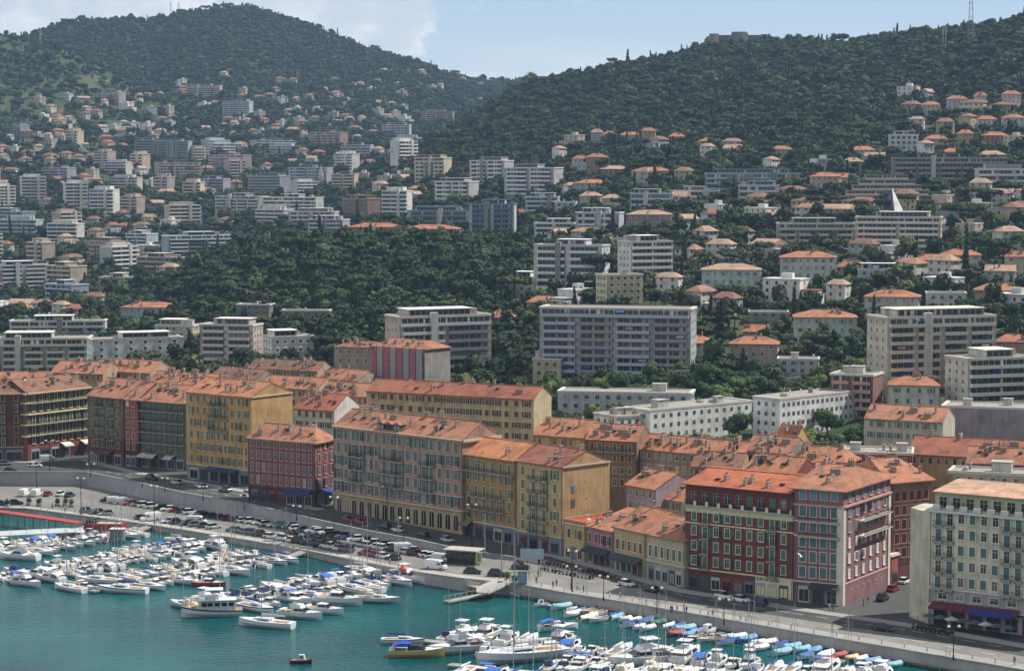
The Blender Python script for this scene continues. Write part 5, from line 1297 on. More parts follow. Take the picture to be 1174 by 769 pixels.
PROTOS+=TB_+TP_+TC_+TL_
TREES=[]   # (obj, kind, px, py)
def infoot(x,y,m=2.5):
    for q,_ in FOOT:
        if abs(q[0].x-x)>90 or abs(q[0].y-y)>90: continue
        ins=True
        for i in range(4):
            a=q[i];b=q[(i+1)%4]; e=b-a; L=math.hypot(e.x,e.y)
            if L<.01: continue
            if (e.x*(y-a.y)-e.y*(x-a.x))/L<-m: ins=False; break
        if ins: return True
    return False
def addtree(kind,p,s,r):
    pr={'b':TB_,'p':TP_,'c':TC_,'l':TL_}[kind]; o=place(r.choice(pr),p,r.uniform(0,6.28),(s*r.uniform(.9,1.15),s*r.uniform(.9,1.15),s*r.uniform(.85,1.15)))
    x,y=proj((p[0],p[1],p[2]+6)); TREES.append((o,kind,x,y)); return o
VR=random.Random(11)
# specific trees: (kind, px, py of foot, size)
for k,px,py,s in (('b',549,445,.85),('p',688,334,1.15),('p',668,330,.8),('b',25,378,.9),('b',76,380,.85),('b',60,383,.6),('c',1061,470,.95),('c',647,432,.95),('c',640,436,.6),('b',598,436,1.0),('b',590,420,.9),('b',612,405,.9),('b',606,380,1),
  ('b',578,400,.9),('b',640,470,.7),('b',625,462,.7),('b',655,468,.6),('l',945,400,1.05),('l',925,408,.85),('l',908,412,.9),('l',983,400,1.05),('l',965,410,.8),('l',1020,372,.9),('l',1010,366,.75),('l',886,450,1.15),('l',872,455,.9),('l',895,452,.8),('l',1069,365,.9),('l',1100,352,.9),('l',752,334,.85),
  ('l',862,345,.8),('l',932,283,.9),('l',953,283,.85),('l',898,287,.8),('b',765,430,.9),('b',780,436,.9),('b',795,425,.8),('b',755,420,.7),('b',820,430,.9),('b',835,445,.85),('b',850,452,.8),('b',810,450,.8),('b',828,462,.6),('b',800,395,.8),
  ('p',785,300,.9),('p',800,292,.8),('p',1040,248,.8),('p',1060,250,.7),('p',1010,248,.7),('p',985,246,.7),('p',960,245,.8),('p',935,244,.8),('p',915,243,.75),('p',1085,243,.9),('p',1110,240,.9),('p',1135,240,.9),('p',1160,238,.9),('p',890,245,.8),
  ('c',1020,195,.9),('c',1023,197,.7),('c',730,164,.9),('c',735,165,.8),('c',741,164,.9),('c',738,166,.7),('c',758,176,.8),('c',635,229,.8),('c',640,230,.7),('b',1100,300,1.2),('p',1105,275,1.5),('b',1095,300,1),('b',1130,290,1.0),('b',1115,285,1.0),('b',1150,282,1.0),('b',905,183,.8),
  ('b',500,348,.9),('b',20,368,.8),('b',1010,455,.8),('b',940,446,.8),('b',925,450,.7),('b',960,420,.8),('b',970,415,.7),('b',960,445,.6),('l',815,470,.9),('b',990,445,.7),('b',1160,372,1.1),('b',1145,368,1.0),('b',1130,370,.8)):
    p=GT(px,py,600 if py<455 else 560); addtree(k,p,s,VR)
# dense wooded park and gardens: nearest first as single trees, the rest as the woodland
def wood_here(px,py,Y,X):     # how tree-covered the slope is
    if Y>1320 and px>450 and Y<2400:
        lim=1290+max(0,(1174-px))*.02
        if py<(232 if px<660 else 200 if px<1040 else 185): return 1.0
        return .75
    if 840<Y<1270 and 95<px<640:
        return 1.0
    if Y<=1320 and px>560: return .72
    if Y<=900 and px>425: return .9
    if Y>2650: 
        br=mnoise.noise(Vector((X/180,Y/260,9)))
        if px<190 and 2400<Y<3150: return .3+.5*max(0,br+.3)
        return .95
    if Y>1250: return .46 if px<560 else .8
    return .3 if Y>1000 else 0
spec=[]
Y=640.0
while Y<4650:
    st=6.4 if Y<1350 else 7.2 if Y<2500 else 10.5
    x0=(-560-587+500)/F0*Y if False else (-45-587)/F0*Y; x1=(1225-587)/F0*Y; X=x0
    while X<x1:
        x=X+VR.uniform(-.42,.42)*st; y=Y+VR.uniform(-.42,.42)*st; px=587+x/y*F0
        if y>2450 and px>640: X+=st; continue
        z=hz(x,y); py=proj((x,y,z))[1]
        if behind(x,y)>95 if y<760 else True:
            if VR.random()<wood_here(px,py,y,x) and not (y<860 and px<425 and py>395) : spec.append((x,y,z,px,py))
        X+=st
    Y+=st*.92
# skip what stands behind a ridge
vis={}
for k in range(-60,1240,6):
    best=1e9; prof=[]
    for i in range(0,330):
        Y=650+i*12.5; X=(k-587)/F0*Y; py=proj((X,Y,hz(X,Y)+9))[1]; 
        prof.append((Y,best)); best=min(best,proj((X,Y,hz(X,Y)))[1])
    vis[k]=prof
def visible(px,y,z):
    k=int((px+60)//6*6-60); pr=vis.get(max(-60,min(1234,k)))
    i=int((y-650)/12.5); i=max(0,min(len(pr)-1,i)); 
    return proj(((px-587)/F0*y,y,z+11))[1] < pr[i][1]+1.0
FB_=[]   # visible-building boxes that trees must not stand in front of
def blocked(px,py,y):
    for a,b,c,d,yb in OCC:
        if a-1<px<b+1 and yb-22*(1 if yb<1500 else .8)<y<yb+2 : return True
    return False
OCCX={}
for o_ in OCC:
    for k in range(int(o_[0]//20)-1,int(o_[1]//20)+2): OCCX.setdefault(k,[]).append(o_)
def blocked(px,py,y):
    for a,b,c,d,yb in OCCX.get(int(px//20),()):
        if a-2<px<b+2 and yb-(15 if yb<1400 else 17)<y<yb+2: return True
    return False
spec=[s for s in spec if visible(s[3],s[1],s[2]) and not blocked(s[3],s[4],s[1]) and not infoot(s[0],s[1])]
near=[s for s in spec if 640<s[1]<1010 and -20<s[3]<1190]
VR.shuffle(near); 
nb=sum(1 for t in TREES if t[1]=='b')
near=sorted(near,key=lambda s:s[1])[:300-nb]; ns=set(id(s) for s in near)
for s in near: addtree('b',(s[0],s[1],s[2]-.6),VR.uniform(.7,1.15),VR)
rest=[s for s in spec if id(s) not in ns]
print('trees',len(near),len(rest))
# woodland: one mesh of points, each carrying one of several tree crowns (geometry nodes)
vc=bpy.data.collections.new('woodland_crowns')
for i in range(6):
    m_=broad(40+i,4.4,8.6 if i<4 else 10,260,.95,LEAFW,lobes=6,core=True)
    m_.cyl((0,0,-2),(0,0,5),.3,.2,BARK,5)
    o=bpy.data.objects.new('woodland_tree',m_.mesh('woodland_tree')); vc.objects.link(o)
for m_ in (pine(21,4.4,9.0,420),):
    m_.cyl((0,0,-2),(0,0,8),.3,.2,BARK,5); o=bpy.data.objects.new('woodland_tree',m_.mesh('woodland_tree')); vc.objects.link(o)
m_=cypress(9); m_.cyl((0,0,-2),(0,0,4),.2,.1,BARK,5); o=bpy.data.objects.new('woodland_tree',m_.mesh('woodland_tree')); vc.objects.link(o)
me=bpy.data.meshes.new('woodland'); me.from_pydata([(s[0],s[1],s[2]-1.2) for s in rest],[],[])
at=me.attributes.new('tree_scale','FLOAT_VECTOR','POINT')
fl=[]
for s in rest:
    k=VR.triangular(.5,1.35,.8)*(1.0 if s[1]<1350 else 1.0 if s[1]<2450 else 1.28)
    if VR.random()<.04: k*=1.35
    fl+=[k*VR.uniform(.85,1.2),k*VR.uniform(.85,1.2),k*VR.uniform(.75,1.25)]
at.data.foreach_set('vector',fl)
wo=link('woodland',me); tag(wo,'dense dark green woodland and garden trees covering the hills behind the town','woodland',kind='stuff')
ng=bpy.data.node_groups.new('woodland','GeometryNodeTree'); ng.interface.new_socket('Geometry',in_out='INPUT',socket_type='NodeSocketGeometry'); ng.interface.new_socket('Geometry',in_out='OUTPUT',socket_type='NodeSocketGeometry')
gi=ng.nodes.new('NodeGroupInput'); go=ng.nodes.new('NodeGroupOutput'); ip=ng.nodes.new('GeometryNodeInstanceOnPoints'); ci=ng.nodes.new('GeometryNodeCollectionInfo')
ci.inputs['Collection'].default_value=vc; ci.inputs['Separate Children'].default_value=True; ci.inputs['Reset Children'].default_value=True
ri=ng.nodes.new('FunctionNodeRandomValue'); ri.data_type='INT'; ri.inputs[4].default_value=0; ri.inputs[5].default_value=7
rr=ng.nodes.new('FunctionNodeRandomValue'); rr.data_type='FLOAT_VECTOR'; rr.inputs[0].default_value=(0,0,0); rr.inputs[1].default_value=(.1,.1,6.28); rr.inputs['Seed'].default_value=3
na=ng.nodes.new('GeometryNodeInputNamedAttribute'); na.data_type='FLOAT_VECTOR'; na.inputs[0].default_value='tree_scale'
l=ng.links.new; l(gi.outputs[0],ip.inputs['Points']); l(ci.outputs[0],ip.inputs['Instance']); ip.inputs['Pick Instance'].default_value=True
l(ri.outputs[2],ip.inputs['Instance Index']); l(rr.outputs[0],ip.inputs['Rotation']); l(na.outputs[0],ip.inputs['Scale']); l(ip.outputs[0],go.inputs[0])
md=wo.modifiers.new('woodland','NODES'); md.node_group=ng
# a magenta bougainvillea below the umbrella pine
p=GT(655,336); mb=MB(); r0=random.Random(2); BG=plain('8c2a6e',.8)
for i in range(6): leafball(mb,(i*1.6-4,r0.uniform(-.5,.5),1.2),1.4,1.0,1.1,120,.25,BG if i<5 else LEAF,r0)
o=link('bougainvillea',mb.mesh('bougainvillea'),None,p-Vector((0,14,-1))); tag(o,'bright magenta bougainvillea spilling over a wall beside the cream mansion block','bougainvillea')
# ================================================================== boats
GEL=plain('dadbdc',.35,var=.05,k=.95); GEL2=plain('b8bcc0',.4,var=.08); TEAK=plain('9a7c58',.8); TINT=plain('10151c',.15)
def hull(mb,L,B,H,mat,deck,stern=.8,rise=.35,stripe=None,draft=.35,n=10,nose=1.0):
    rings=[]; dk=[]
    for i in range(n+1):
        t=i/n; b=B/2*(stern+(1-stern)*math.sin(min(1,t*1.9)*math.pi/2))*(1-max(0,(t-.45)/.55)**2.2*nose); b=max(b,.02)
        x=-L/2+L*t; z=H*(1+rise*t*t); kk=.72-.4*t
        rings.append([(x,-b,z),(x,-b*.93,z*.45),(x-.0,-b*kk,-.05),(x,0,-draft*(1-t**3)),(x,b*kk,-.05),(x,b*.93,z*.45),(x,b,z)])
        dk.append((x,b,z))
    mb.loft(rings,mat,cap=False,closed=False)
    mb.add(rings[0],[(0,1,2,3,4,5,6)],mat)
    vs=[]; 
    for x,b,z in dk: vs+=[(x,-b,z-.04),(x,b,z-.04)]
    mb.add(vs,[(2*i,2*i+2,2*i+3,2*i+1) for i in range(n)],deck)
    if stripe:
        for s_ in (-1,1): mb.add([q for x,b,z in dk for q in ((x,s_*(b+.015),z*.98),(x,s_*(b+.012)*.985,z*.82))],[(2*i,2*i+1,2*i+3,2*i+2) for i in range(n)],stripe)
def wedge(mb,x0,x1,w0,w1,z0,z1,fr,bk,mat):   # cabin: raked front (towards +x) and back
    v=[(x0,-w0/2,z0),(x1,-w1/2,z0),(x1,w1/2,z0),(x0,w0/2,z0),(x0+bk,-w0*.42,z1),(x1-fr,-w1*.40,z1),(x1-fr,w1*.40,z1),(x0+bk,w0*.42,z1)]
    return mb.add(v,[(4,5,6,7),(0,1,5,4),(1,2,6,5),(2,3,7,6),(3,0,4,7)],mat)
def sailboat(L,mat,cover,mastL,hullc=None,dodger=None,stripe=None):
    t=thing('sailing_yacht',(0,0,0)); B=L*.31; H=L*.095+.1; mb=MB(); hull(mb,L,B,H,mat,GEL,.72,.3,stripe); link('hull',mb.mesh('hull'),t)
    mb=MB(); wedge(mb,-L*.12,L*.25,B*.62,B*.35,H,H+.55,.7,.15,GEL); mb.box(-L*.08,L*.12,-B*.285,-B*.275,H+.12,H+.36,TINT); mb.box(-L*.08,L*.12,B*.275,B*.285,H+.12,H+.36,TINT)
    mb.box(-L*.42,-L*.14,-B*.22,B*.22,H-.03,H+.02,TEAK); link('cabin',mb.mesh('cabin'),t)
    mm=plain('9fa3a8',.4,.3); mb=MB(); mx=L*.08; mb.cyl((mx,0,H),(mx,0,H+mastL),.085,.05,mm,6)
    for k in (.45,.7): mb.cyl((mx,-B*.36,H+mastL*k),(mx,B*.36,H+mastL*k),.035,.035,mm,4)
    link('mast',mb.mesh('mast'),t)
    mb=MB(); top=(mx,0,H+mastL*.97)
    for q in ((L*.49,0,H*1.3),(-L*.49,0,H),(mx-.2,-B*.46,H),(mx-.2,B*.46,H)): mb.cyl(q,top,.022,.022,plain('6f7478',.5),3)
    link('rigging',mb.mesh('rigging'),t)
    mb=MB(); z=H+1.15; mb.loft([[(x,r*math.cos(a),z+r*1.3*math.sin(a)) for a in [i*math.pi/3 for i in range(6)]] for x,r in ((mx-.1,.24),(mx-L*.2,.2),(mx-L*.42,.12))],plain(cover,.8)); link('boom_cover',mb.mesh('boom_cover'),t)
    if dodger: mb=MB(); wedge(mb,-L*.2,-L*.02,B*.62,B*.6,H+.1,H+1.15,.5,.1,plain(dodger,.8)); link('spray_hood',mb.mesh('spray_hood'),t)
    mb=MB(); 
    for s_ in (-1,1):
        for k in range(7):
            tt=.08+k*.14; b=B/2*.9*(1-max(0,(tt-.45)/.55)**2.2); mb.cyl((-L/2+L*tt,s_*b,H),(-L/2+L*tt,s_*b,H+.65),.02,.02,mm,4)
    link('guard_rail',mb.mesh('guard_rail'),t)
    return reg(t)
def motor(L,mat,canopy=None,fly=False,stripe=None,cover=None,glass=True,top=None):
    t=thing('motor_boat',(0,0,0)); B=L*.33; H=L*.12+.05; mb=MB(); hull(mb,L,B,H,mat,GEL,.9,.35,stripe); link('hull',mb.mesh('hull'),t)
    mb=MB(); wedge(mb,-L*.02,L*.36,B*.75,B*.25,H*1.04,H+.42,L*.12,.05,GEL); wedge(mb,-L*.16,L*.14,B*.8,B*.7,H,H+.95,L*.09,.1,GEL if not cover else plain(cover,.8)); link('cabin',mb.mesh('cabin'),t)
    mb=MB(); wedge(mb,-L*.10,L*.165,B*.805,B*.71,H+.38,H+.84,L*.075,.0,TINT); link('windscreen',mb.mesh('windscreen'),t)
    mb=MB(); mb.box(-L*.44,-L*.2,-B*.36,B*.36,H-.03,H+.01,TEAK if L>7 else GEL2); mb.box(-L*.46,-L*.38,-B*.36,B*.36,H,H+.42,GEL); link('cockpit',mb.mesh('cockpit'),t)
    if fly:
        mb=MB(); wedge(mb,-L*.2,L*.06,B*.7,B*.6,H+.95,H+1.7,.5,-.2,GEL); mb.box(-L*.24,-L*.02,-B*.33,B*.33,H+2.75,H+2.83,GEL)
        for x in (-L*.22,-L*.04):
            for y in (-B*.3,B*.3): mb.cyl((x,y,H+1.6),(x,y,H+2.76),.03,.03,GEL2,4)
        link('flybridge',mb.mesh('flybridge'),t)
    if canopy:
        mb=MB(); c=plain(canopy,.8); v=[(-L*.44,-B*.4,H+.9),(-L*.1,-B*.42,H+1.35),(-L*.1,B*.42,H+1.35),(-L*.44,B*.4,H+.9)]
        mb.add([*v,*[(x,y,z+.08) for x,y,z in v],(-L*.27,-B*.42,H+1.42),(-L*.27,B*.42,H+1.42)],[(0,3,9,8),(8,9,2,1),(0,8,1,5,4),(4,5,6,7),(3,7,6,2,9)],c); link('canopy',mb.mesh('canopy'),t)
    mb=MB()
    for s_ in (-1,1): mb.cyl((L*.1,s_*B*.42,H+.5),(L*.46,s_*.06,H*1.35+.45),.02,.02,GEL2,4); mb.cyl((L*.3,s_*B*.24,H*1.1),(L*.3,s_*B*.24,H+.55),.02,.02,GEL2,4)
    link('bow_rail',mb.mesh('bow_rail'),t)
    if L<8: mb=MB(); mb.box(-L*.53,-L*.49,-.22,.22,H*.2,H+.35,IRON); mb.box(-L*.56,-L*.47,-.2,.2,H+.35,H+.75,plain('23272b',.4)); link('outboard_motor',mb.mesh('outboard_motor'),t)
    return reg(t)
def rowboat(L,mat,inn,tarp=None,cab=False,stripe=None):
    t=thing('small_boat',(0,0,0)); B=L*.36; H=.62; mb=MB(); hull(mb,L,B,H,mat,inn,.62,.5,stripe,.25); link('hull',mb.mesh('hull'),t)
    if tarp:
        mb=MB(); n=6; vs=[]; c=plain(tarp,.85,var=.2)
        for i in range(n+1):
            tt=.03+.86*i/n; b=B/2*1.03*(.62+.38*math.sin(min(1,tt*1.9)*math.pi/2))*(1-max(0,(tt-.45)/.55)**2.2); x=-L/2+L*tt; z=H*(1+.5*tt*tt)
            vs.append([(x,-b,z-.1),(x,-b*.6,z+.22),(x,0,z+.38),(x,b*.6,z+.22),(x,b,z-.1)])
        mb.loft(vs,c,cap=False,closed=False); mb.add(vs[0],[(0,1,2,3,4)],c); mb.add(vs[-1],[(4,3,2,1,0)],c); link('tarpaulin',mb.mesh('tarpaulin'),t)
    else:
        mb=MB(); mb.box(-L*.4,L*.3,-B*.3,B*.3,H*.9,H*1.0,plain('8f8676',.8)); 
        link('floor',mb.mesh('floor'),t)
        for x in (-L*.32,-L*.05,L*.2): mb=MB(); mb.box(x-.14,x+.14,-B*.42,B*.42,H+.02,H+.1,TEAK); link('thwart',mb.mesh('thwart'),t)
    if cab: mb=MB(); wedge(mb,-L*.1,L*.22,B*.6,B*.45,H,H+1.1,.3,.1,GEL); mb.box(-L*.02,L*.1,-B*.31,B*.31,H+.5,H+.85,TINT); link('cabin',mb.mesh('cabin'),t)
    mb=MB(); mb.box(-L*.52,-L*.49,-.15,.15,H*.3,H+.35,IRON); link('outboard_motor',mb.mesh('outboard_motor'),t)
    return reg(t)
def trawler():
    t=thing('trawler_yacht',(0,0,0)); L,B,H=13,4.3,1.5; mb=MB(); hull(mb,L,B,H,GEL,TEAK,.85,.55,plain('1d2b52',.4),.5); link('hull',mb.mesh('hull'),t)
    mb=MB(); wedge(mb,-5,3.2,3.5,3.0,H,H+2.1,.6,.1,GEL); 
    link('cabin',mb.mesh('cabin'),t)
    for x in (-4.1,-2.6,-1.1,.4,1.7):
        mb=MB(); mb.box(x-.5,x+.5,-1.68,1.68,H+.95,H+1.65,TINT); link('window',mb.mesh('window'),t)
    mb=MB(); mb.box(2.55,2.75,-1.25,1.25,H+1.05,H+1.75,TINT); link('windscreen',mb.mesh('windscreen'),t)
    mb=MB(); mb.box(-5.2,2.6,-1.9,1.9,H+2.1,H+2.25,GEL); wedge(mb,-1.5,1.6,2.6,2.4,H+2.25,H+3.0,.3,.1,GEL); link('flybridge',mb.mesh('flybridge'),t)
    mb=MB(); mb.box(-2.4,1.4,-1.6,1.6,H+4.3,H+4.42,GEL)
    for x in (-2.2,1.2):
        for y in (-1.4,1.4): mb.cyl((x,y,H+2.2),(x,y,H+4.3),.04,.04,GEL2,5)
    link('bimini',mb.mesh('bimini'),t)
    mb=MB(); mb.cyl((-3.4,0,H+2.2),(-3.4,0,H+6.5),.08,.05,GEL2,5); mb.cyl((-3.4,-.8,H+5.4),(-3.4,.8,H+5.4),.03,.03,GEL2,4); link('mast',mb.mesh('mast'),t)
    mb=MB()
    for s_ in (-1,1):
        for k in range(9): tt=.05+k*.11; b=B/2*.95*(1-max(0,(tt-.45)/.55)**2.2); z=H*(1+.55*tt*tt); mb.cyl((-L/2+L*tt,s_*b,z),(-L/2+L*tt,s_*b,z+.8),.025,.025,IRON,4)
    link('guard_rail',mb.mesh('guard_rail'),t); return reg(t)
BS=[(sailboat(10.5,GEL,'2a4a8c',13.5,stripe=plain('1f3f7a',.4)),'white sailing yacht with blue boom cover',10.5),(sailboat(12,GEL,'c9c9c4',15.5),'white sailing yacht with pale boom cover',12),(sailboat(9,GEL,'23304a',12,dodger='2b3f72'),'white sailing yacht with navy spray hood',9),
    (sailboat(11,GEL2,'b9b4a8',14,dodger='cfc9ba'),'grey sailing yacht with beige spray hood',11)]
BM=[(motor(8.5,GEL),'plain white motor boat',8.5),(motor(9.5,GEL,canopy='2f62b0'),'white motor boat with blue canopy',9.5),(motor(10.5,GEL,fly=True),'white flybridge cruiser',10.5),(motor(7,GEL,cover='cfc8b8'),'white motor boat with beige cabin cover',7),
    (motor(6.5,GEL,cover='2a3c66',stripe=plain('23355c',.5)),'white motor boat with navy cabin cover',6.5),(motor(7.5,GEL,canopy='d5d5d0'),'white motor boat with pale canopy',7.5),(motor(12,GEL,fly=True,canopy='d8d8d4'),'large white flybridge cruiser with pale canopy',12),(motor(6,GEL2),'light grey motor boat',6)]
BR=[]
for (mc,tc_,cab,ds) in (('d5d5d2','c9ccd0',0,'small white boat under grey tarpaulin'),('cfd2d6',None,0,'small pale open boat'),('d5d5d2',None,0,'small white open boat'),('2d6fb8','6a97bd',0,'small blue boat under light blue tarpaulin'),('d0d2d4','41659c',0,'small white boat under blue tarpaulin'),('a04038','a8524a',0,'small red boat under red tarpaulin'),
    ('b98a3c',None,0,'small ochre open boat'),('d5d5d2','7fb0bf',0,'small white boat under turquoise tarpaulin'),('2b4a9c',None,0,'small dark blue open boat'),('d5d5d2','d5cfc0',0,'small white boat under cream tarpaulin'),
    ('2f5f50','3a7560',0,'small green boat under green tarpaulin'),('d5d5d2',None,1,'small white boat with little cabin'),('c79a5c','c9b48a',0,'small wooden-coloured boat under tan tarpaulin'),('dadada','33488c',0,'small white boat under deep blue tarpaulin')):
    BR.append((rowboat(5.2,plain(mc,.5,var=.08),GEL2,tc_,cab),ds,5.2))
BRW=BR+[BR[0],BR[1],BR[3],BR[4],BR[7],BR[0],BR[1],BR[4],BR[11],BR[13],BR[9]]*2; SPB=trawler(); REDB=motor(9,plain('a8242c',.4)); YEB=motor(11,plain('c9ad6c',.5),cover='1d2233',canopy='2438a8')
DNG=rowboat(4.3,plain('5c1c22',.5),plain('8a4a44',.7),None,1)
PROTOS+=[x[0] for x in BS+BM+BR]+[DNG,SPB,REDB,YEB]
BOATS=[]; BRN=random.Random(33)
def bput(b,x,y,rz,s=1.0,grp=None,lab=None,key=None):
    o=place(b[0],Vector((x,y,WZ+.02)),rz,s); c={'S':'yacht','M':'motor boat','R':'boat'}.get(b[0].name[0].upper(),'boat')
    tag(o,lab,c,grp); BOATS.append((o,b[1],key,proj((x,y,WZ)))); return o
SKIP=[]
def pontoon(name,P,Q,lab,key,kinds,beam,gap,sz=1.0,far=True,nearside=True,start=4,end=0,w=2.2,skipf=()):
    A=G(P[0],P[1],WZ); B=G(Q[0],Q[1],WZ); d=(B-A); L=d.length; d.normalize(); n=Vector((-d.y,d.x,0))
    t=thing('pontoon',A,math.atan2(d.y,d.x)); tag(t,lab,'pontoon'); mb=MB(); mb.box(0,L,-w/2,w/2,.25,.6,PAVE); link('deck',mb.mesh('deck'),t)
    mb=MB()
    for k in range(int(L/9)): 
        for s_ in (-1,1): mb=MB(); mb.box(k*9+2,k*9+5,s_*(w/2-.5)-.4,s_*(w/2-.5)+.4,-.3,.25,GEL2); link('float',mb.mesh('float'),t)
    for side,on in ((1,far),(-1,nearside)):
        if not on: continue
        k=start
        while k<L-end:
            b=BRN.choice(BRN.choice(kinds)); s=BRN.uniform(.86,1.1)*sz; Lb=b[2]*s; wb=Lb*.33+gap
            if BRN.random()<.02: k+=wb; continue
            c=A+d*(k+wb/2)+n*side*(w/2+Lb/2+.5); 
            ang=math.atan2((n*side).y,(n*side).x)+(math.pi if BRN.random()<.35 else 0)+BRN.uniform(-.04,.04)
            if not any(math.hypot(c.x-a,c.y-bb)<r for a,bb,r in SKIP):
                bput(b,c.x,c.y,ang,s,'boats moored in the marina',None,(key,side,k)); 
            k+=wb
    return A,B,d,n
# hand-placed boats first
def special(b,px,py,ang,s,lab,cat='boat',r=7):
    p=G(px,py,WZ); o=place(b,Vector((p.x,p.y,WZ+.02)),math.radians(ang),s); tag(o,lab,cat); SKIP.append((p.x,p.y,r)); return o
U=math.degrees(math.atan2(-.67,.74)); V=math.degrees(math.atan2(-.74,-.67))
special(SPB,243,706,180+8,1.0,'white trawler yacht with navy stripe and flat white top, tip of the fourth pontoon','yacht',8)
special(BS[1][0],305,718,160,1.05,'large white sailing yacht nearest the open water, stern to the right, beside the trawler yacht','yacht',7)
special(BM[2][0],345,708,-25,1.0,'white cruiser with long cream foredeck right of the large sailing yacht','motor boat',5)
special(BM[0][0],372,703,-22,1.1,'white motor boat with wide bow pointing right, below the blue-tarped boat','motor boat',5)
special(BM[0][0],388,692,-20,1.35,'long cream-decked motor boat pointing right in the fourth pontoon row','motor boat',5)
special(BS[3][0],432,690,-15,1.0,'grey sailing yacht with dark red sail cover at the tip of the fourth pontoon row','yacht',6)
special(BS[0][0],357,684,172,.8,'small blue-covered sailing yacht alone in the gap behind the fourth pontoon row','yacht',5)
special(REDB[0] if isinstance(REDB,tuple) else REDB,240,672,-18,.9,'red-hulled boat at the end of the third pontoon row','boat',5)
special(BS[1][0],112,668,165,.95,'white sailing yacht farthest left at the tip of the third pontoon','yacht',6)
special(BS[0][0],140,679,168,1.15,'long white sailing yacht at the tip of the third pontoon, nearest the open water','yacht',6)
special(BM[4][0],17,657,150,1.1,'navy and white motor boat at the outer end of the second pontoon','motor boat',5)
special(BM[5][0],42,662,158,1.1,'white cabin boat beside the navy motor boat at the outer end','motor boat',5)
special(BM[2][0],22,641,165,1.0,'white cabin cruiser at the left edge of the first pontoon row','motor boat',5)
special(YEB,478,752,-4,1.0,'long tan-hulled boat with black canopy at the left tip of the front pontoon','motor boat',7)
special(BS[0][0],462,737,-8,.85,'slim pale sailing boat with navy sail just behind the tan boat','yacht',5)
special(DNG,345,760,-8,1.0,'small dark red boat with a little cabin alone on the open water','dinghy',4)
special(BM[6][0],525,748,205,1.05,'white cruiser with dark blue foredeck cover, left of the big sailing hulls','motor boat',5)
special(BS[1][0],598,757,205,1.6,'very large white sailing yacht at the front of the bottom marina','yacht',8)
special(BM[6][0],735,762,205,1.2,'wide white catamaran-like cruiser cut by the bottom edge','motor boat',7)
special(BM[1][0],640,722,15,.9,'white motor boat with light blue canopy at the back of the bottom marina','motor boat',5)
# marina
M_=[BM,BM,BS]; Mm=[BM,BM,BM,BS]; MSs=[BM,BM,BS]
pontoon('p',(182,602),(-70,650),'pale concrete pontoon farthest left, nearly parallel to the red roofed jetty','first',M_,0,.2,.78,start=14)
pontoon('p',(268,616),(8,668),'second pale pontoon from the left, crowded with small white boats','second',Mm,0,.2,.72,start=10)
pontoon('p',(335,634),(105,680),'third pale pontoon from the left','third',M_,0,.25,.9,start=8)
pontoon('p',(478,655),(232,702),'fourth pale pontoon from the left, ending by the trawler yacht','fourth',M_,0,.25,1.0,start=8)
pontoon('p',(462,734),(1010,790),'long pale pontoon at the bottom of the picture with the biggest yachts','front',MSs,0,.3,.95,start=6)
pontoon('p',(515,764),(1010,812),'second pale pontoon along the bottom edge, under the front row of yachts','outer',MSs,0,.3,1.05,start=4)
# small boats two deep along the right-hand quay
k=0; c0=G(583,676,WZ); 
qs=dens([Vector((q.x,q.y,WZ)) for q in QL[11:18]],1); 
def along(Ls,dist):
    for a,b in zip(Ls,Ls[1:]):
        L=(b-a).length
        if dist<=L: 
            d=(b-a).normalized(); return a+d*dist,d
        dist-=L
    return None,None
for row,off in ((0,5.0),(1,9.8)):
    dist=26.0 if row==0 else 28.0; i=0
    while True:
        p,d=along(qs,dist)
        if p is None or proj(p)[0]>1230: break
        n=Vector((d.y,-d.x,0)); b=BRN.choice(BRW); s=BRN.uniform(.85,1.3)
        if BRN.random()<(.06 if row==0 else .42): dist+=2.4; continue
        c=p+n*(off+BRN.uniform(-.5,.5)); ang=math.atan2(n.y,n.x)+(math.pi if BRN.random()<.25 else 0)+BRN.uniform(-.12,.12)
        bput(b,c.x,c.y,ang,s,'small boats moored along the right-hand quay',None,('quay',row,dist)); dist+=b[2]*.36*s+BRN.uniform(.3,.9); i+=1
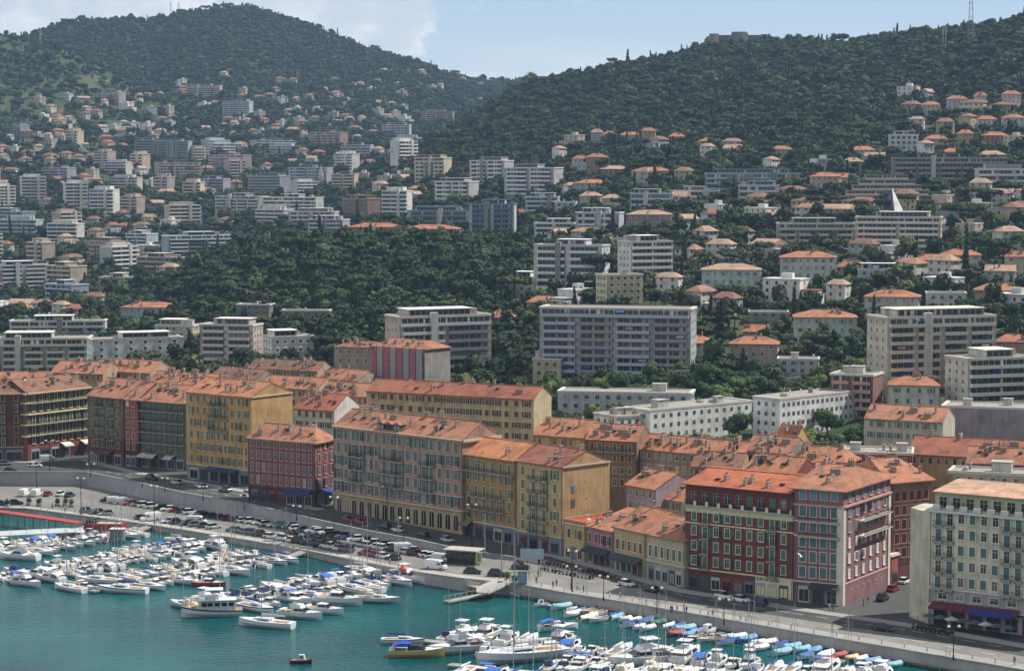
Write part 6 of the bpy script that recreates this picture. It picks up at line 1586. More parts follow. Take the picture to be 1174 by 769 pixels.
# ================================================================== vehicles
TYRE=plain('0e0e0f',.9)
def car(name,col,L=4.3,W=1.75,H=1.45,van=False,pick=False):
    t=thing(name,(0,0,0)); m=plain(col,.28,var=.03,spec=.6); mb=MB()
    def ring(x,w,z0,z1): return [(x,-w,z0),(x,w,z0),(x,w*.98,z1*.75),(x,w*.86,z1),(x,-w*.86,z1),(x,-w*.98,z1*.75)]
    hz_=H*.58; w=W/2
    xs=[(-L/2,w*.82,.35,hz_*.82),(-L/2+.15,w*.95,.22,hz_*.98),(-L*.1,w,.2,hz_),(L*.25,w,.2,hz_*.98),(L/2-.25,w*.93,.22,hz_*.78),(L/2,w*.78,.35,hz_*.6)]
    if van: xs=[(-L/2,w*.96,.3,H*.96),(-L/2+.1,w,.25,H),(L*.16,w,.25,H),(L*.28,w,.25,H*.88),(L*.40,w*.97,.25,H*.52),(L/2,w*.85,.35,H*.42)]
    mb.loft([ring(*a) for a in xs],m); link('body',mb.mesh('body'),t)
    if not van:
        mb=MB(); v=[(-L*.44,-w*.86,hz_*.97),(L*.22,-w*.86,hz_*.97),(L*.22,w*.86,hz_*.97),(-L*.44,w*.86,hz_*.97),(-L*.34,-w*.68,H),(L*.04,-w*.68,H),(L*.04,w*.68,H),(-L*.34,w*.68,H)]
        mb.add(v,[(0,1,5,4),(1,2,6,5),(2,3,7,6),(3,0,4,7)],TINT); mb.add([(-L*.35,-w*.70,H+.005),(L*.05,-w*.70,H+.005),(L*.05,w*.70,H+.005),(-L*.35,w*.70,H+.005)],[(0,1,2,3)],m)
        link('cabin',mb.mesh('cabin'),t)
    else:
        mb=MB(); mb.add([(L*.285,-w*.8,H*.87),(L*.395,-w*.88,H*.55),(L*.395,w*.88,H*.55),(L*.285,w*.8,H*.87)],[(0,1,2,3)],TINT); 
        for s_ in (-1,1): mb.add([(L*.1,s_*(w+.01),H*.55),(L*.33,s_*(w+.01),H*.55),(L*.25,s_*(w*.93+.01),H*.85),(L*.1,s_*(w*.93+.01),H*.85)],[(0,1,2,3)],TINT)
        link('windscreen',mb.mesh('windscreen'),t)
    wh=cached('wheel',lambda:(lambda q:(q.cyl((0,-.1,0),(0,.1,0),.32,.32,TYRE,12),q.cyl((0,-.12,0),(0,.12,0),.17,.17,plain('8a8d90',.4,.6),8),q.mesh('wheel'))[2])(MB()))
    for x in (-L*.31,L*.31):
        for y in (-w+.08,w-.08): link('wheel',wh,t,(x,y,.32))
    hl=cached('hl',lambda:(lambda q:(q.box(-.05,.05,-.16,.16,-.07,.07,plain('dfe3e6',.2)),q.mesh('headlight'))[1])(MB())); tl=cached('tl',lambda:(lambda q:(q.box(-.04,.04,-.12,.12,-.09,.09,plain('8c1414',.3)),q.mesh('tail_light'))[1])(MB()))
    for y in (-w*.66,w*.66): link('headlight',hl,t,(L/2-.08,y,hz_*.62 if not van else H*.36)); link('tail_light',tl,t,(-L/2+.01,y,hz_*.72 if not van else H*.45))
    return reg(t)
CARC=[('d2d3d4','white'),('c4c7ca','silver'),('1b1d20','black'),('6d7176','grey'),('2a3a5c','dark blue'),('d6d6d6','white'),('8a1f22','red'),('3a3d41','dark grey'),('aab0b6','light grey')]

CARS=[(car('parked_car',c),n+' car','car') for c,n in CARC]+[(car('parked_car',c,4.4,1.8,1.72),n+' tall hatchback','car') for c,n in (('cfd1d3','white'),('24272b','black'),('5a6068','grey'))]
VANS=[(car('van','d4d5d6',5.2,1.95,2.15,True),'white van','van'),(car('van','c4c9ce',4.4,1.8,1.9,True),'small silver van','van')]
YCAR=car('parked_car','d9b420'); GCAR=car('parked_car','1f5a50'); PROTOS+=[c[0] for c in CARS+VANS]+[YCAR,GCAR]
CRN=random.Random(8); VEH=[]
def gzq(px,py):          # height of the harbour ground seen at a pixel
    for z0 in (None,):
        best=None
        for s,s2 in zip(ST,ST[1:]):
            if s[0]<=px<=s2[0]:
                t=(px-s[0])/(s2[0]-s[0]); L=[a+(b-a)*t for a,b in zip(s,s2)]
                zl=L[4]; zw=L[5]
                if py<=L[2]: return zl+.02
                foot=proj(WB[ST.index(s)].lerp(WB[ST.index(s2)],t))[1]
                k=0 if L[3]<=foot else 0
                return zw+.02 if py>foot else zl+.02
    return -2.5
def vput(c,px,py,rz,key=None,lab=None,grp='cars parked along the harbour',z=None):
    zz=gzq(px,py) if z is None else z; p=G(px,py,zz); o=place(c[0],p,rz,(CRN.uniform(.95,1.05),CRN.uniform(.97,1.03),CRN.uniform(.97,1.04))); tag(o,lab,c[2],grp); VEH.append((o,c[1],key,(px,py))); return o
def carrow(p,q,n,key,rel,jit=.08,vp=.07,skip=()):
    a=G(p[0],p[1],-3); b=G(q[0],q[1],-3); base=math.atan2(b.y-a.y,b.x-a.x)
    for i in range(n):
        if i in skip or CRN.random()<.07: continue
        t=(i+.5)/n; px=p[0]+(q[0]-p[0])*t; py=p[1]+(q[1]-p[1])*t
        c=CRN.choice(VANS if CRN.random()<vp else CARS); vput(c,px,py,base+rel+CRN.uniform(-jit,jit)+(math.pi if CRN.random()<.4 else 0),(key,i))
carrow((118,574),(372,612),29,'wall',math.radians(62))
carrow((372,612),(506,641),21,'wall',math.radians(62))
carrow((95,587),(250,606),15,'water',math.radians(70),vp=.05,skip=(8,))
carrow((262,608),(478,646),20,'water',math.radians(8),vp=.05,skip=(18,19))
carrow((330,611),(480,637),17,'middle',math.radians(8),vp=.05)
carrow((160,548),(300,570),5,'upper',0)
carrow((392,596),(520,622),9,'facade',0)
carrow((705,668),(760,681),2,'east',0); carrow((820,684),(900,698),4,'east2',0,vp=0)
vput(VANS[0],28,568,math.radians(80),None,'white van at the foot of the curved wall, left of two'); vput(VANS[0],42,568,math.radians(80),None,'white van at the foot of the curved wall, right of two')
vput(CARS[6],55,568,math.radians(80),None,'red car beside the two white vans under the curved wall'); vput(CARS[0],70,568,math.radians(75),None,'white car right of the red car under the curved wall'); vput(CARS[4],80,569,math.radians(72),None,'dark blue car right of the white car under the curved wall')
vput(CARS[2],18,578,math.radians(10),None,'black car by the planters near the red roofed jetty'); vput(CARS[4],1,579,math.radians(10),None,'blue car cut by the left edge near the quay')
vput(VANS[0],226,600,math.radians(-10),None,'big white van parked in the middle of the lower car park')
vput((YCAR,'','car'),298,600,math.radians(-25),None,'yellow car in the row along the retaining wall'); vput((GCAR,'','car'),324,603,math.radians(-30),None,'dark green car near the yellow car')
vput(CARS[2],12,541,math.radians(5),None,'black car on the upper road at the left edge'); vput(CARS[3],5,533,math.radians(15),None,'grey car in front of the dark red corner building'); vput(CARS[0],40,535,math.radians(8),None,'white car crossing in front of the banded block'); vput(VANS[1],54,528,math.radians(25),None,'silver van beside the banded block arcade')
vput(VANS[1],506,643,math.radians(-30),None,'silver van near the kiosk, upper of two'); vput(VANS[0],500,652,math.radians(-28),None,'white van near the kiosk, lower of two')
vput(CARS[2],542,657,math.radians(-12),None,'black car parked at the quay edge right of the vans'); vput(CARS[10],570,660,math.radians(-15),None,'black car beside the jetty ramp'); vput(CARS[10],597,652,math.radians(-10),None,'black car under the blue board')
vput(CARS[10],1012,688,math.radians(58),None,'black car at the mouth of the side street',z=-2.48); vput(CARS[6],1024,677,math.radians(58),None,'red car in the side street',z=-2.48); vput(CARS[0],1037,668,math.radians(58),None,'white car farthest up the side street',z=-2.48)
vput(CARS[2],1012,722,math.radians(-30),None,'dark car in the shade at the street corner')
def moto():
    t=thing('motorcycle',(0,0,0)); mb=MB(); mb.cyl((-.6,0,.35),(.5,0,.75),.16,.12,plain('2a2c30',.4),6); mb.box(-.7,.05,-.16,.16,.62,.8,plain('33363b',.6)); mb.box(-.35,.1,-.2,.2,.3,.6,plain('5a5d62',.5,.5)); link('body',mb.mesh('body'),t)
    for x in (-.68,.68): mb=MB(); mb.cyl((x,-.06,.31),(x,.06,.31),.31,.31,TYRE,10); link('wheel',mb.mesh('wheel'),t)
    mb=MB(); mb.cyl((.45,-.35,1.02),(.45,.35,1.02),.03,.03,IRON,4); mb.cyl((.68,0,.31),(.45,0,1.02),.04,.04,plain('8a8d90',.4,.6),5); link('handlebar',mb.mesh('handlebar'),t)
    return reg(t)
def scooter(c):
    t=thing('scooter',(0,0,0)); mb=MB(); m=plain(c,.4); mb.loft([[(x,-w,z0),(x,w,z0),(x,w*.8,z1),(x,-w*.8,z1)] for x,w,z0,z1 in ((-.8,.12,.45,.75),(-.55,.2,.3,.85),(-.1,.18,.25,.7),(.05,.18,.22,.3),(.35,.18,.22,.32),(.48,.2,.25,.9),(.6,.12,.5,.95))],m); link('body',mb.mesh('body'),t)
    for x in (-.6,.62): mb=MB(); mb.cyl((x,-.06,.25),(x,.06,.25),.25,.25,TYRE,10); link('wheel',mb.mesh('wheel'),t)
    mb=MB(); mb.cyl((.5,-.3,1.0),(.5,.3,1.0),.03,.03,IRON,4); mb.box(-.62,-.1,-.15,.15,.82,.9,IRON); link('handlebar',mb.mesh('handlebar'),t); return reg(t)
MO=[(moto(),'black motorcycle','motorcycle'),(scooter('5a2024'),'dark red scooter','scooter'),(scooter('85888c'),'grey scooter','scooter'),(scooter('23262b'),'black scooter','scooter')]; PROTOS+=[m[0] for m in MO]
for r_,(p,q,n) in enumerate((((618,645),(672,655),13),((620,653),(680,664),14),((1046,719),(1092,728),9),((655,650),(705,662),8))):
    for i in range(n):
        t=(i+.5)/n; px=p[0]+(q[0]-p[0])*t; py=p[1]+(q[1]-p[1])*t; vput(CRN.choice(MO),px,py,math.radians(40)+CRN.uniform(-.2,.2),(('back row','front row','restaurant','facade end')[r_]+' moto',i),grp='motorcycles parked by the quay')
# ================================================================== people
def person(sk,top,leg,stride,arm=.1,hair='2a1d14'):
    me=bpy.data.meshes.new('body'); s=stride
    V=[(0,0,.95),(0,0,1.2),(0,.0,1.42),(0,.02,1.52),(0,.03,1.66), (.1,0,.9),(.11,s*.5,.5),(.11,s*.75-.02,.08),(.11,s*.75+.12,.04),(-.1,0,.9),(-.11,-s*.5+.03,.5),(-.11,-s*.85,.09),(-.11,-s*.85+.12,.04),
       (.2,0,1.38),(.25,-arm,1.1),(.27,-arm*.5+.05,.85),(.27,-arm*.5+.08,.76),(-.2,0,1.38),(-.25,arm,1.1),(-.27,arm+.1,.86),(-.27,arm+.13,.77)]
    E=[(0,1),(1,2),(2,3),(3,4),(0,5),(5,6),(6,7),(7,8),(0,9),(9,10),(10,11),(11,12),(2,13),(13,14),(14,15),(15,16),(2,17),(17,18),(18,19),(19,20)]
    rad=[.15,.145,.13,.055,.105,.1,.07,.045,.05,.1,.07,.045,.05,.065,.05,.035,.04,.065,.05,.035,.04]
    me.from_pydata(V,E,[]); o=bpy.data.objects.new('tmp',me); COL.objects.link(o)
    o.modifiers.new('s','SKIN'); 
    for v,r in zip(me.skin_vertices[0].data,rad): v.radius=(r,r*.85)
    me.skin_vertices[0].data[0].use_root=True
    o.modifiers.new('d','SUBSURF').levels=1; bpy.context.view_layer.update()
    bm=bpy.data.meshes.new_from_object(o.evaluated_get(bpy.context.evaluated_depsgraph_get())); bpy.data.objects.remove(o)
    bm.materials.clear()
    for c in (sk,top,leg,'1c1c1e',hair): bm.materials.append(plain(c,.8))
    for f in bm.polygons:
        c=f.center; z=c.z
        f.material_index = 4 if z>1.70 or (z>1.6 and c.y<.0) else 0 if z>1.50 or (abs(c.x)>.215 and z<1.12) else 1 if z>.98 or abs(c.x)>.2 and z>.7 else 3 if z<.1 else 2 if z>.1 else 0
    bm.name='body'; t=thing('person',(0,0,0)); link('body',bm,t)
    mb=MB(); mb.ball((0,.02,1.70),.092,.105,.075,plain(hair,.9),8,5); mb.ball((0,.135,1.655),.016,.02,.022,plain(sk,.8),5,3); link('hair',mb.mesh('hair'),t); return reg(t)
PE=[(person('b98a6c','c9c9c9','2b3550',.28),'grey top and dark trousers'),(person('b98a6c','25272b','25272b',.0,.03),'black clothes'),(person('a87a5c','a83a34','b5a58c',.22),'red top and beige trousers'),(person('c49a7c','d5d5d5','c9bfa8',.0,.05),'white top and pale trousers'),(person('b98a6c','34558c','3a3d42',.3),'blue top and dark trousers'),(person('9c6c4c','b5c0c9','7a3a34',.12,.08),'pale top and red-brown shorts')]
PROTOS+=[p[0] for p in PE]; PPL=[]; PR=random.Random(3)
for i,(px,py,near) in enumerate([(615,669,'near the blue board'),(617,662,'near the blue board'),(634,674,'by the quay edge'),(638,672,'by the quay edge'),(662,677,'beside the lamp post'),(665,679,'beside the lamp post'),(669,679,'beside the lamp post'),(673,680,'beside the lamp post'),(655,675,'beside the lamp post'),
  (711,686,'at the start of the shaded road'),(769,702,'on the quay pavement'),(771,703,'on the quay pavement'),(776,700,'on the quay pavement'),(785,702,'on the quay pavement'),(787,703,'on the quay pavement'),(812,706,'on the quay pavement'),(817,708,'on the quay pavement'),(849,712,'in front of the red block'),(884,717,'in front of the red block'),(1085,752,'at the right of the quay'),(1163,762,'near the right edge'),
  (60,583,'by the quay steps at left'),(75,586,'by the quay steps at left'),(98,588,'near the red jetty'),(112,590,'near the red jetty'),(127,594,'on the lower quay'),(150,596,'on the lower quay'),(286,612,'among cars on the lower quay'),(291,613,'among cars on the lower quay'),(295,614,'among cars on the lower quay'),(333,622,'among cars on the lower quay'),(372,631,'near the orange bin'),(478,602,'by the arcade'),(990,694,'at the pink block corner'),(995,692,'at the pink block corner'),(955,701,'in front of the pink block'),(951,700,'in front of the pink block'),(447,647,'on the lower quay near the pontoon')]):
    z=gzq(px,py)+.1; j=PR.randrange(len(PE)); o=place(PE[j][0],G(px,py,z),PR.uniform(0,6.28),1.0); tag(o,None,'person','people walking on the quays'); PPL.append((o,'person in '+PE[j][1],near,(px,py)))
# ================================================================== street furniture
def lamp(px,py,h=9,z=None,kind=2,lab=None):
    zz=gzq(px,py) if z is None else z; p=G(px,py,zz); t=thing('street_lamp',p,PR.uniform(-.6,.2)); tag(t,lab,'street lamp'); mb=MB(); mb.cyl((0,0,-.2),(0,0,h),.11,.07,IRON,7); mb.cyl((0,0,0),(0,0,.9),.2,.16,IRON,8); link('post',mb.mesh('post'),t)
    for s_ in ((-1,1) if kind==2 else (1,)): 
        mb=MB(); mb.cyl((0,0,h-.3),(s_*.95,0,h+.1),.04,.04,IRON,5); link('arm',mb.mesh('arm'),t)
        mb=MB(); mb.ball((s_*1.0,0,h+.25),.34,.34,.3,WHT,8,5); link('lantern',mb.mesh('lantern'),t)
for i,(px,py,h,w_) in enumerate(((42,560,7,'standing behind the two white vans'),(93,591,10,'at the left end of the lower car park'),(177,601,10,'by the second pontoon'),(163,558,3.4,'on the curved wall, above the lower car park, leftmost'),(104,546,3.4,'on the curved wall near the banded block'),(189,563,3.4,'on the curved wall in front of the olive block'),(233,573,3.4,'on the curved wall in front of the yellow block'),
   (280,584,3.4,'on the curved wall in front of the pink low block'),(340,596,3.4,'on the curved wall near its right end'),(383,612,9,'among the parked cars, double headed'),(444,598,9,'beside the long dusty pink block'),(541,626,10,'behind the flat roofed kiosk'),(656,679,9,'beside the motorcycles'),(655,676,5,'low one beside the tall one near the motorcycles'),(692,688,5,'at the start of the quayside pavement'),(753,702,5,'on the quayside pavement before the red block'),(830,716,5,'on the quayside pavement opposite the red block'),(1093,755,6,'on the quayside pavement at the right'),(57,540,9,'pale tall one in front of the banded block'),(463,632,8,'between the parked cars and the kiosk'))):
    lamp(px,py,h,lab='street lamp with pale lanterns '+w_)
def pole(px,py,h,lab,c='8f9498'):
    p=G(px,py,gzq(px,py)); t=thing('flag_pole',p); tag(t,lab,'pole'); mb=MB(); mb.cyl((0,0,-.1),(0,0,h),.13,.08,plain(c,.5),8); link('pole',mb.mesh('pole'),t); mb=MB(); mb.ball((0,0,h+.1),.14,.14,.14,plain(c,.5),6,4); link('finial',mb.mesh('finial'),t)
pole(556,636,9.5,'tall plain pale blue-grey pole right of the kiosk'); pole(575,657,7,'thin grey pole in the empty part of the quay'); pole(620,690 if False else 660,8,'thin grey pole beside the blue board')
# kiosk with a flat roof
p=G(532,645,gzq(532,645)); ka=math.radians(-22); t=thing('kiosk',p,ka); tag(t,'dark glazed kiosk with wide flat grey roof on the quay','kiosk')
mb=MB(); mb.box(-3.6,3.6,-2,2,0,3.2,plain('2a2723',.5)); link('wall',mb.mesh('wall'),t); mb=MB(); mb.box(-4.3,4.4,-2.5,2.5,3.2,3.45,CONC); link('roof',mb.mesh('roof'),t)
for k in range(5): mb=MB(); mb.box(-3.3+k*1.4,-2.2+k*1.4,-2.05,-2.0,.4,2.8,TINT); link('window',mb.mesh('window'),t)
p=G(549,648,gzq(549,648)); t=thing('advertising_column',p); tag(t,'small pale advertising panel at the right end of the kiosk','advertising panel'); mb=MB(); mb.box(-.7,.7,-.12,.12,.6,3.2,plain('cfd2c4',.5)); link('panel',mb.mesh('panel'),t); mb=MB(); mb.box(-.5,.5,-.134,-.122,.9,2.9,plain('6f9c4c',.5)); link('poster',mb.mesh('poster'),t); mb=MB(); mb.cyl((0,0,-.1),(0,0,.6),.1,.1,IRON,6); link('post',mb.mesh('post'),t)
p=G(610,655,gzq(610,655)); t=thing('sign_board',p,math.radians(-6)); tag(t,'large pale blue-grey sign board on two dark posts, seen from its back','sign board'); mb=MB(); mb.box(-2.7,2.7,-.08,.08,3.0,5.3,plain('93a9bb',.5)); link('board',mb.mesh('board'),t)
for x in (-1.2,1.4): mb=MB(); mb.cyl((x,.14,-.1),(x,.14,5.2),.07,.07,IRON,6); link('post',mb.mesh('post'),t)
p=G(599,671,gzq(599,671)); t=thing('information_panel',p,math.radians(-10)); tag(t,'tall glass information panel with grey frame by the quay edge','information panel'); mb=MB(); mb.box(-1.0,1.0,-.08,.08,.3,3.2,plain('5a6570',.4)); link('frame',mb.mesh('frame'),t); mb=MB(); mb.box(-.85,.85,-.1,-.082,.6,3.0,plain('7d95a8',.2)); link('panel',mb.mesh('panel'),t)
p=G(453,646,gzq(453,646)); t=thing('fuel_buoy',G(462,654,-2.4)); tag(t,'red life-saving float stored upright on the quay by the pontoon ramp','buoy'); mb=MB(); mb.cyl((0,0,0),(0,0,.5),.9,.9,plain('b5382c',.6),10); mb.cyl((0,0,.5),(0,0,1.4),.9,.15,plain('b5382c',.6),10); link('body',mb.mesh('body'),t); mb=MB(); mb.cyl((0,0,1.4),(0,0,2.1),.06,.06,WHT,5); mb.ball((0,0,2.15),.16,.16,.16,WHT,6,4); link('topmark',mb.mesh('topmark'),t)
p=G(393,630,gzq(393,630)); t=thing('recycling_bin',p,.3); tag(t,'orange-red container between the parked cars','container'); mb=MB(); mb.box(-.8,.8,-.6,.6,.1,1.3,plain('c04a2c',.6)); link('body',mb.mesh('body'),t); mb=MB(); mb.box(-.85,.85,-.65,.65,1.3,1.45,plain('8c3420',.6)); link('lid',mb.mesh('lid'),t)
# shelter beside facade, parasols
for i in range(9):
    px=1052+i*13; py=716+i*2.0; p=G(px,py,-2.5); t=thing('parasol',p); tag(t,None,'parasol','parasols of the restaurant under the cream block'); VEH.append((t,'dark cafe parasol',('parasol',i),(px,py)))
    mb=MB(); mb.cyl((0,0,-.05),(0,0,2.6),.04,.04,IRON,5); link('pole',mb.mesh('pole'),t); mb=MB(); c=plain('4a4d50' if i%3 else 'a8a8a4',.85); n=8; pts=[(1.6*math.cos(a),1.6*math.sin(a),2.2) for a in [k*math.pi/4 for k in range(8)]]; mb.add(pts+[(0,0,2.85)],[(k,(k+1)%8,8) for k in range(8)]+[tuple(range(8))[::-1]],c); link('canopy',mb.mesh('canopy'),t)
# red roofed jetty at left
def beam(name,lab,cat,a,b,w,h0,h1,mat,z=-5,part='roof',posts=True):
    A=G(a[0],a[1],z); B=G(b[0],b[1],z); d=B-A; L=d.length; t=thing(name,A,math.atan2(d.y,d.x)); tag(t,lab,cat); mb=MB(); mb.box(0,L,-w/2,w/2,h0,h1,mat); link(part,mb.mesh(part),t)
    if posts:
        for k in range(int(L/6)+1):
            mb=MB(); x=min(L-.2,.3+k*6)
            for s_ in (-1,1): mb=MB(); mb.cyl((x,s_*(w/2-.3),-1),(x,s_*(w/2-.3),h0),.1,.1,IRON,5); link('post',mb.mesh('post'),t)
    return t,L
REDM=plain('9a4038',.8)
beam('covered_gangway','long red-roofed gangway slanting across the left corner of the marina','gangway',(-60,592),(92,614),3.0,3.2,3.6,REDM)
beam('covered_gangway','pale grey-roofed landing stage below the red-roofed gangway at the left edge','landing stage',(-60,624),(96,616),7.5,1.9,2.2,plain('a9b0b0',.7))
t,L=beam('work_barge','dark red box-like barge superstructure moored by the left quay','barge',(99,610),(143,611),4.0,.3,2.6,plain('8c1d1c',.6),posts=False,part='hull')
mb=MB(); mb.box(1,L-1,-1.5,1.5,2.6,2.7,CONC); link('deck',mb.mesh('deck'),t)
mb=MB(); mb.box(L*.05,L*.3,-1.4,1.4,2.7,3.9,IRON); link('winch',mb.mesh('winch'),t)
mb=MB()
for k in range(12): mb.cyl((L*k/12+.3,-1.9,2.6),(L*k/12+.3,-1.9,3.7),.04,.04,WHT,4)
mb.cyl((0,-1.9,3.7),(L,-1.9,3.7),.04,.04,WHT,4); link('rail',mb.mesh('rail'),t)
p=G(135,622,-5); t=thing('harbour_hut',p,-.1); tag(t,'small grey cabin standing on the first pontoon','hut'); mb=MB(); mb.box(-1.7,1.7,-1.2,1.2,.6,3.6,plain('70757a',.7)); link('wall',mb.mesh('wall'),t); mb=MB(); mb.box(-1.9,1.9,-1.4,1.4,3.6,3.75,CONCL); link('roof',mb.mesh('roof'),t)
# ramps from the quay down to the pontoons
def gangramp(a,b,za,zb_,w,lab,side=None):
    A=G(a[0],a[1],za); B=G(b[0],b[1],zb_); d=B-A; L=math.hypot(d.x,d.y); t=thing('gangway',A,math.atan2(d.y,d.x)); tag(t,lab,'gangway'); mb=MB(); dz=B.z-A.z
    mb.loft([[(0,-w/2,-.25),(0,w/2,-.25),(0,w/2,0),(0,-w/2,0)],[(L,-w/2,dz-.25),(L,w/2,dz-.25),(L,w/2,dz),(L,-w/2,dz)]],PAVE); link('deck',mb.mesh('deck'),t)
    for s_ in (-1,1):
        mb=MB(); y=s_*(w/2-.06)
        mb.loft([[(0,y-.05,0),(0,y+.05,0),(0,y+.05,1.0),(0,y-.05,1.0)],[(L,y-.05,dz),(L,y+.05,dz),(L,y+.05,dz+1.0),(L,y-.05,dz+1.0)]],side or CONCL) if side else [mb.cyl((L*k/6,y,dz*k/6),(L*k/6,y,dz*k/6+1),.03,.03,CONC,4) for k in range(7)]+[mb.cyl((0,y,1),(L,y,dz+1),.03,.03,CONC,4)]
        link('railing',mb.mesh('railing'),t)
gangramp((178,599),(150,612),-3.6,-4.4,2.4,'pale stepped ramp down to the first pontoon'); gangramp((262,612),(240,624),-3.6,-4.4,2.0,'narrow ramp down to the second pontoon'); gangramp((352,630),(325,640),-3.6,-4.4,2.6,'double pale ramp down to the third pontoon'); gangramp((480,652),(455,666),-2.6,-4.4,2.4,'pale ramp down to the fourth pontoon')
gangramp((577,668),(553,679),-2.3,-3.0,3.2,'white walled pier head jutting from the quay',side=WHT)
t,L=beam('jetty','white railed jetty platform running along the quay near the kiosk','jetty',(497,664),(556,682),3.0,1.4,1.7,PAVE,part='deck')
mb=MB()
for k in range(12):
    for s_ in (-1.4,1.4): mb.cyl((L*k/11.5+.1,s_,1.7),(L*k/11.5+.1,s_,2.7),.04,.04,WHT,4)
for s_ in (-1.4,1.4): mb.cyl((0,s_,2.7),(L,s_,2.7),.05,.05,WHT,4); mb.cyl((0,s_,2.2),(L,s_,2.2),.04,.04,WHT,4)
link('railing',mb.mesh('railing'),t)
t,L=beam('jetty','low pale floating jetty in front of the pier head','jetty',(512,692),(563,682),2.0,.3,.65,PAVE,part='deck',posts=False)
mb=MB(); 
for k in range(9): mb.cyl((L*k/8,.8,.65),(L*k/8,.8,1.6),.03,.03,WHT,4)
mb.cyl((0,.8,1.6),(L,.8,1.6),.03,.03,WHT,4); link('railing',mb.mesh('railing'),t)
# bollards, planters
for i in range(22):
    px=595+i*26; 
    if px>1160: break
    s=[q for q in ST if q[0]<=px][-1]; s2=ST[ST.index(s)+1]; tt=(px-s[0])/(s2[0]-s[0]); py=s[3]+(s2[3]-s[3])*tt-2.5
    p=G(px,py,-2.38); t=thing('bollard',p); tag(t,None,'bollard','bollards along the quay edge'); VEH.append((t,'pale stone bollard',('bollard',i),(px,py)))
    mb=MB(); mb.cyl((0,0,-.05),(0,0,1.0),.2,.16,CONCL,8); link('post',mb.mesh('post'),t); mb=MB(); mb.ball((0,0,1.05),.2,.2,.12,CONCL,8,4); link('cap',mb.mesh('cap'),t)
for i,(px,py) in enumerate(((8,581),(33,579),(45,580),(66,580),(75,580),(82,581),(590,670),(582,667),(340,617),(356,620),(374,624),(352,621))):
    p=G(px,py,gzq(px,py)); t=thing('potted_shrub',p); tag(t,None,'potted shrub','shrubs in planters on the quay'); VEH.append((t,'rounded green shrub in a planter',('shrub',i),(px,py)))
    mb=MB(); mb.box(-.7,.7,-.7,.7,0,.7,PAVE); link('planter',mb.mesh('planter'),t); mb=MB(); r0=random.Random(i); mb.ball((0,0,1.5),.6,.6,.7,LEAF,7,4); leafball(mb,(0,0,1.5),.9,.9,1.1,90,.2,LEAF,r0); link('foliage',mb.mesh('foliage'),t)
# gull in flight over the harbour
p=PY(919,638,300); t=thing('seagull',p,math.radians(35)); tag(t,'white seagull gliding with raised wings in front of the pink block','seagull'); mb=MB(); W_=plain('dfe0e0',.7)
mb.loft([[(x,r*math.cos(a),r*math.sin(a)) for a in [k*math.pi/4 for k in range(8)]] for x,r in ((-.33,.01),(-.22,.05),(-.05,.085),(.1,.08),(.2,.05),(.27,.045),(.34,.01))],W_)
for s_ in (-1,1):
    mb.add([(.12,s_*.05,.03),(-.08,s_*.05,.03),(-.06,s_*.35,.26),(.12,s_*.35,.28),(-.14,s_*.72,.42),(-.04,s_*.72,.44),(.12,s_*.05,.0),(-.08,s_*.05,.0),(-.06,s_*.35,.235),(.12,s_*.35,.25)],[(0,1,2,3),(3,2,4,5),(6,9,8,7),(9,5,4,8)],W_)
mb.add([(-.3,0,.0),(-.45,-.1,0),(-.45,.1,0)],[(0,1,2)],W_)
mb.cyl((.33,0,0),(.40,0,-.01),.018,.005,plain('d9a43a',.5),5); link('body',mb.mesh('body'),t)
# ================================================================== hazy air
mh=bpy.data.materials.new('hazy_air'); mh.use_nodes=True; n_=mh.node_tree
for q in list(n_.nodes): n_.nodes.remove(q)
ou=n_.nodes.new('ShaderNodeOutputMaterial'); pv=n_.nodes.new('ShaderNodeVolumePrincipled')
pv.inputs['Color'].default_value=(.45,.68,1.0,1); pv.inputs['Density'].default_value=.00006; pv.inputs['Anisotropy'].default_value=.2
n_.links.new(pv.outputs[0],ou.inputs['Volume'])
mb=MB(); mb.box(-3200,3200,-150,5600,-14,560,mh); hz_o=link('haze',mb.mesh('haze')); hz_o['kind']='stuff'; hz_o['label']='thin bluish haze over the hills'
cy.volume_step_rate=10; cy.volume_max_steps=16
# ================================================================== labels for the copies
def hint(px,py,own=None):
    best=None
    for lm,x0,x1,yt,yb,root in LMS:
        if root==own: continue
        dx=max(x0-px,0,px-x1); dy=max(yt-py,0,py-yb); d=math.hypot(dx,dy*1.3)
        if best is None or d<best[0]: best=(d,lm,x0,x1,yt,yb)
    d,lm,x0,x1,yt,yb=best
    if px<x0: w='left of'
    elif px>x1: w='right of'
    elif py<yt+2: w='above'
    elif py>yb-2: w='below'
    else: w='before'
    return w+' the '+lm
def finish(items):           # items: (obj, desc, place, sort x)
    g={}
    for o,d,h,x in items: g.setdefault((d,h),[]).append((x,o))
    for (d,h),L in g.items():
        L.sort(key=lambda a:a[0]); n=len(L)
        for i,(x,o) in enumerate(L):
            if n==1: s=d+' '+h
            else:
                q='leftmost' if i==0 else 'rightmost' if i==n-1 else ordw(i+1)+' from left'
                s=d+', '+q+' of '+str(n)+' '+h
            if len(s.split())>16: print('LONG',s)
            o['label']=s
its=[(o,d,hint(x,y),x) for o,d,x,y in HH]
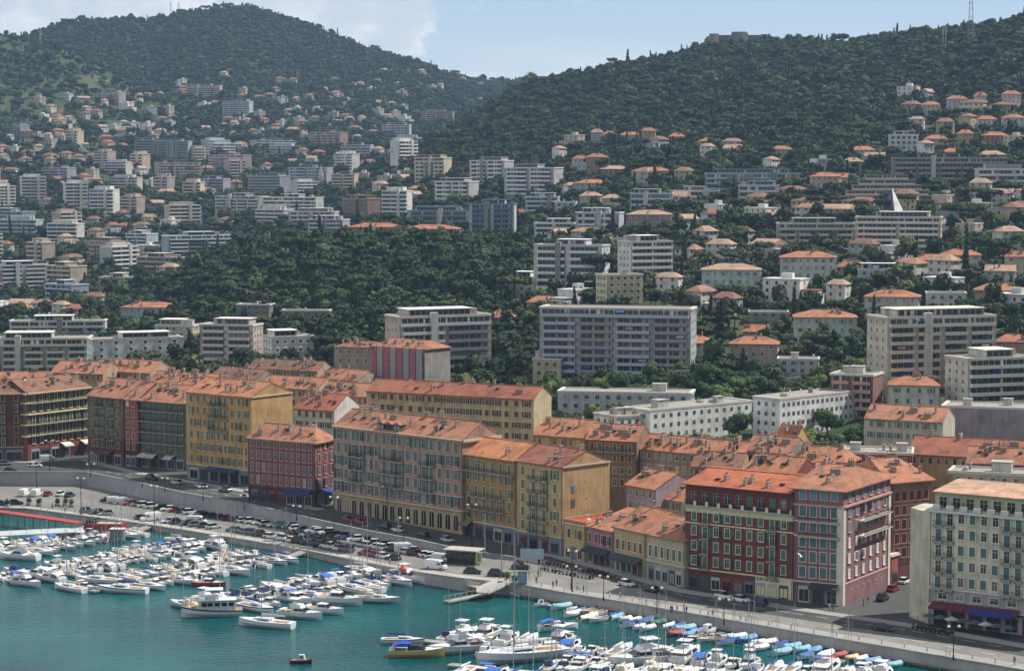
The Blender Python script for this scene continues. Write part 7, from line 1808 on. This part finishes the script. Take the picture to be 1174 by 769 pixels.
KN={'b':('broadleaf tree','round green tree','single broadleaf trees of the park and gardens'),'p':('umbrella pine','dark flat-topped umbrella pine','umbrella pines on the slope'),'c':('cypress','slim dark cypress','cypresses'),'l':('palm','tall shaggy palm','palms in the villa gardens')}
for o,k,x,y in TREES:
    o['category']='palm tree' if k=='l' else 'pine tree' if k=='p' else 'cypress tree' if k=='c' else 'tree'; o['group']=KN[k][2]; its.append((o,KN[k][1],hint(x,y),x))
finish(its)
rows_={}
for o,d,key,pp in BOATS: rows_.setdefault(key[:2],[]).append((key[2],o,d))
SM={b[1] for b in BS}
for (nm,side),L in rows_.items():
    L.sort(key=lambda a:a[0])
    for i,(k,o,d) in enumerate(L):
        if nm=='quay': o['label']=d+', '+ordw(i+1)+' from left in the '+('inner' if side==0 else 'outer')+' quay row'
        else: o['label']=d+', '+ordw(i+1)+(' from quay' if nm not in('front','outer') else ' from left')+', '+('near' if side==1 else 'far')+' side, '+nm+' pontoon'
        o['category']='boat' if nm=='quay' else 'yacht' if d in SM else 'motor boat'
RN={'wall':'in the row under the curved wall','water':'in the row nearest the water','upper':'on the upper road','middle':'in the middle row of the quay','facade':'parked before the dusty pink block','east':'parked by the low houses','east2':'parked before the red block',
 'back row moto':'in the back motorcycle row','front row moto':'in the front motorcycle row','restaurant moto':'beside the restaurant parasols','facade end moto':'in the shade by the low houses','parasol':'under the cream corner block','bollard':'along the quay edge','shrub':'on the quay'}
rr_={}
for o,d,key,pp in VEH:
    if key: rr_.setdefault(key[0],[]).append((pp[0],o,d))
for k,L in rr_.items():
    L.sort(key=lambda a:a[0])
    for i,(x,o,d) in enumerate(L): o['label']=d+', '+('leftmost' if i==0 else 'rightmost' if i==len(L)-1 else ordw(i+1)+' from left')+' '+RN[k]
finish([(o,d,h,p[0]) for o,d,h,p in PPL])
seen={}
for o in COL.objects:
    if o.parent is None and 'label' in o:
        l=o['label']
        if len(l.split())>16: print('LONG',l)
        if l in seen: print('DUP',l)
        seen[l]=1
# ================================================================== clean up prototypes
def kill(o):
    for c in kids(o): kill(c)
    bpy.data.objects.remove(o)
for p in PROTOS: kill(p)
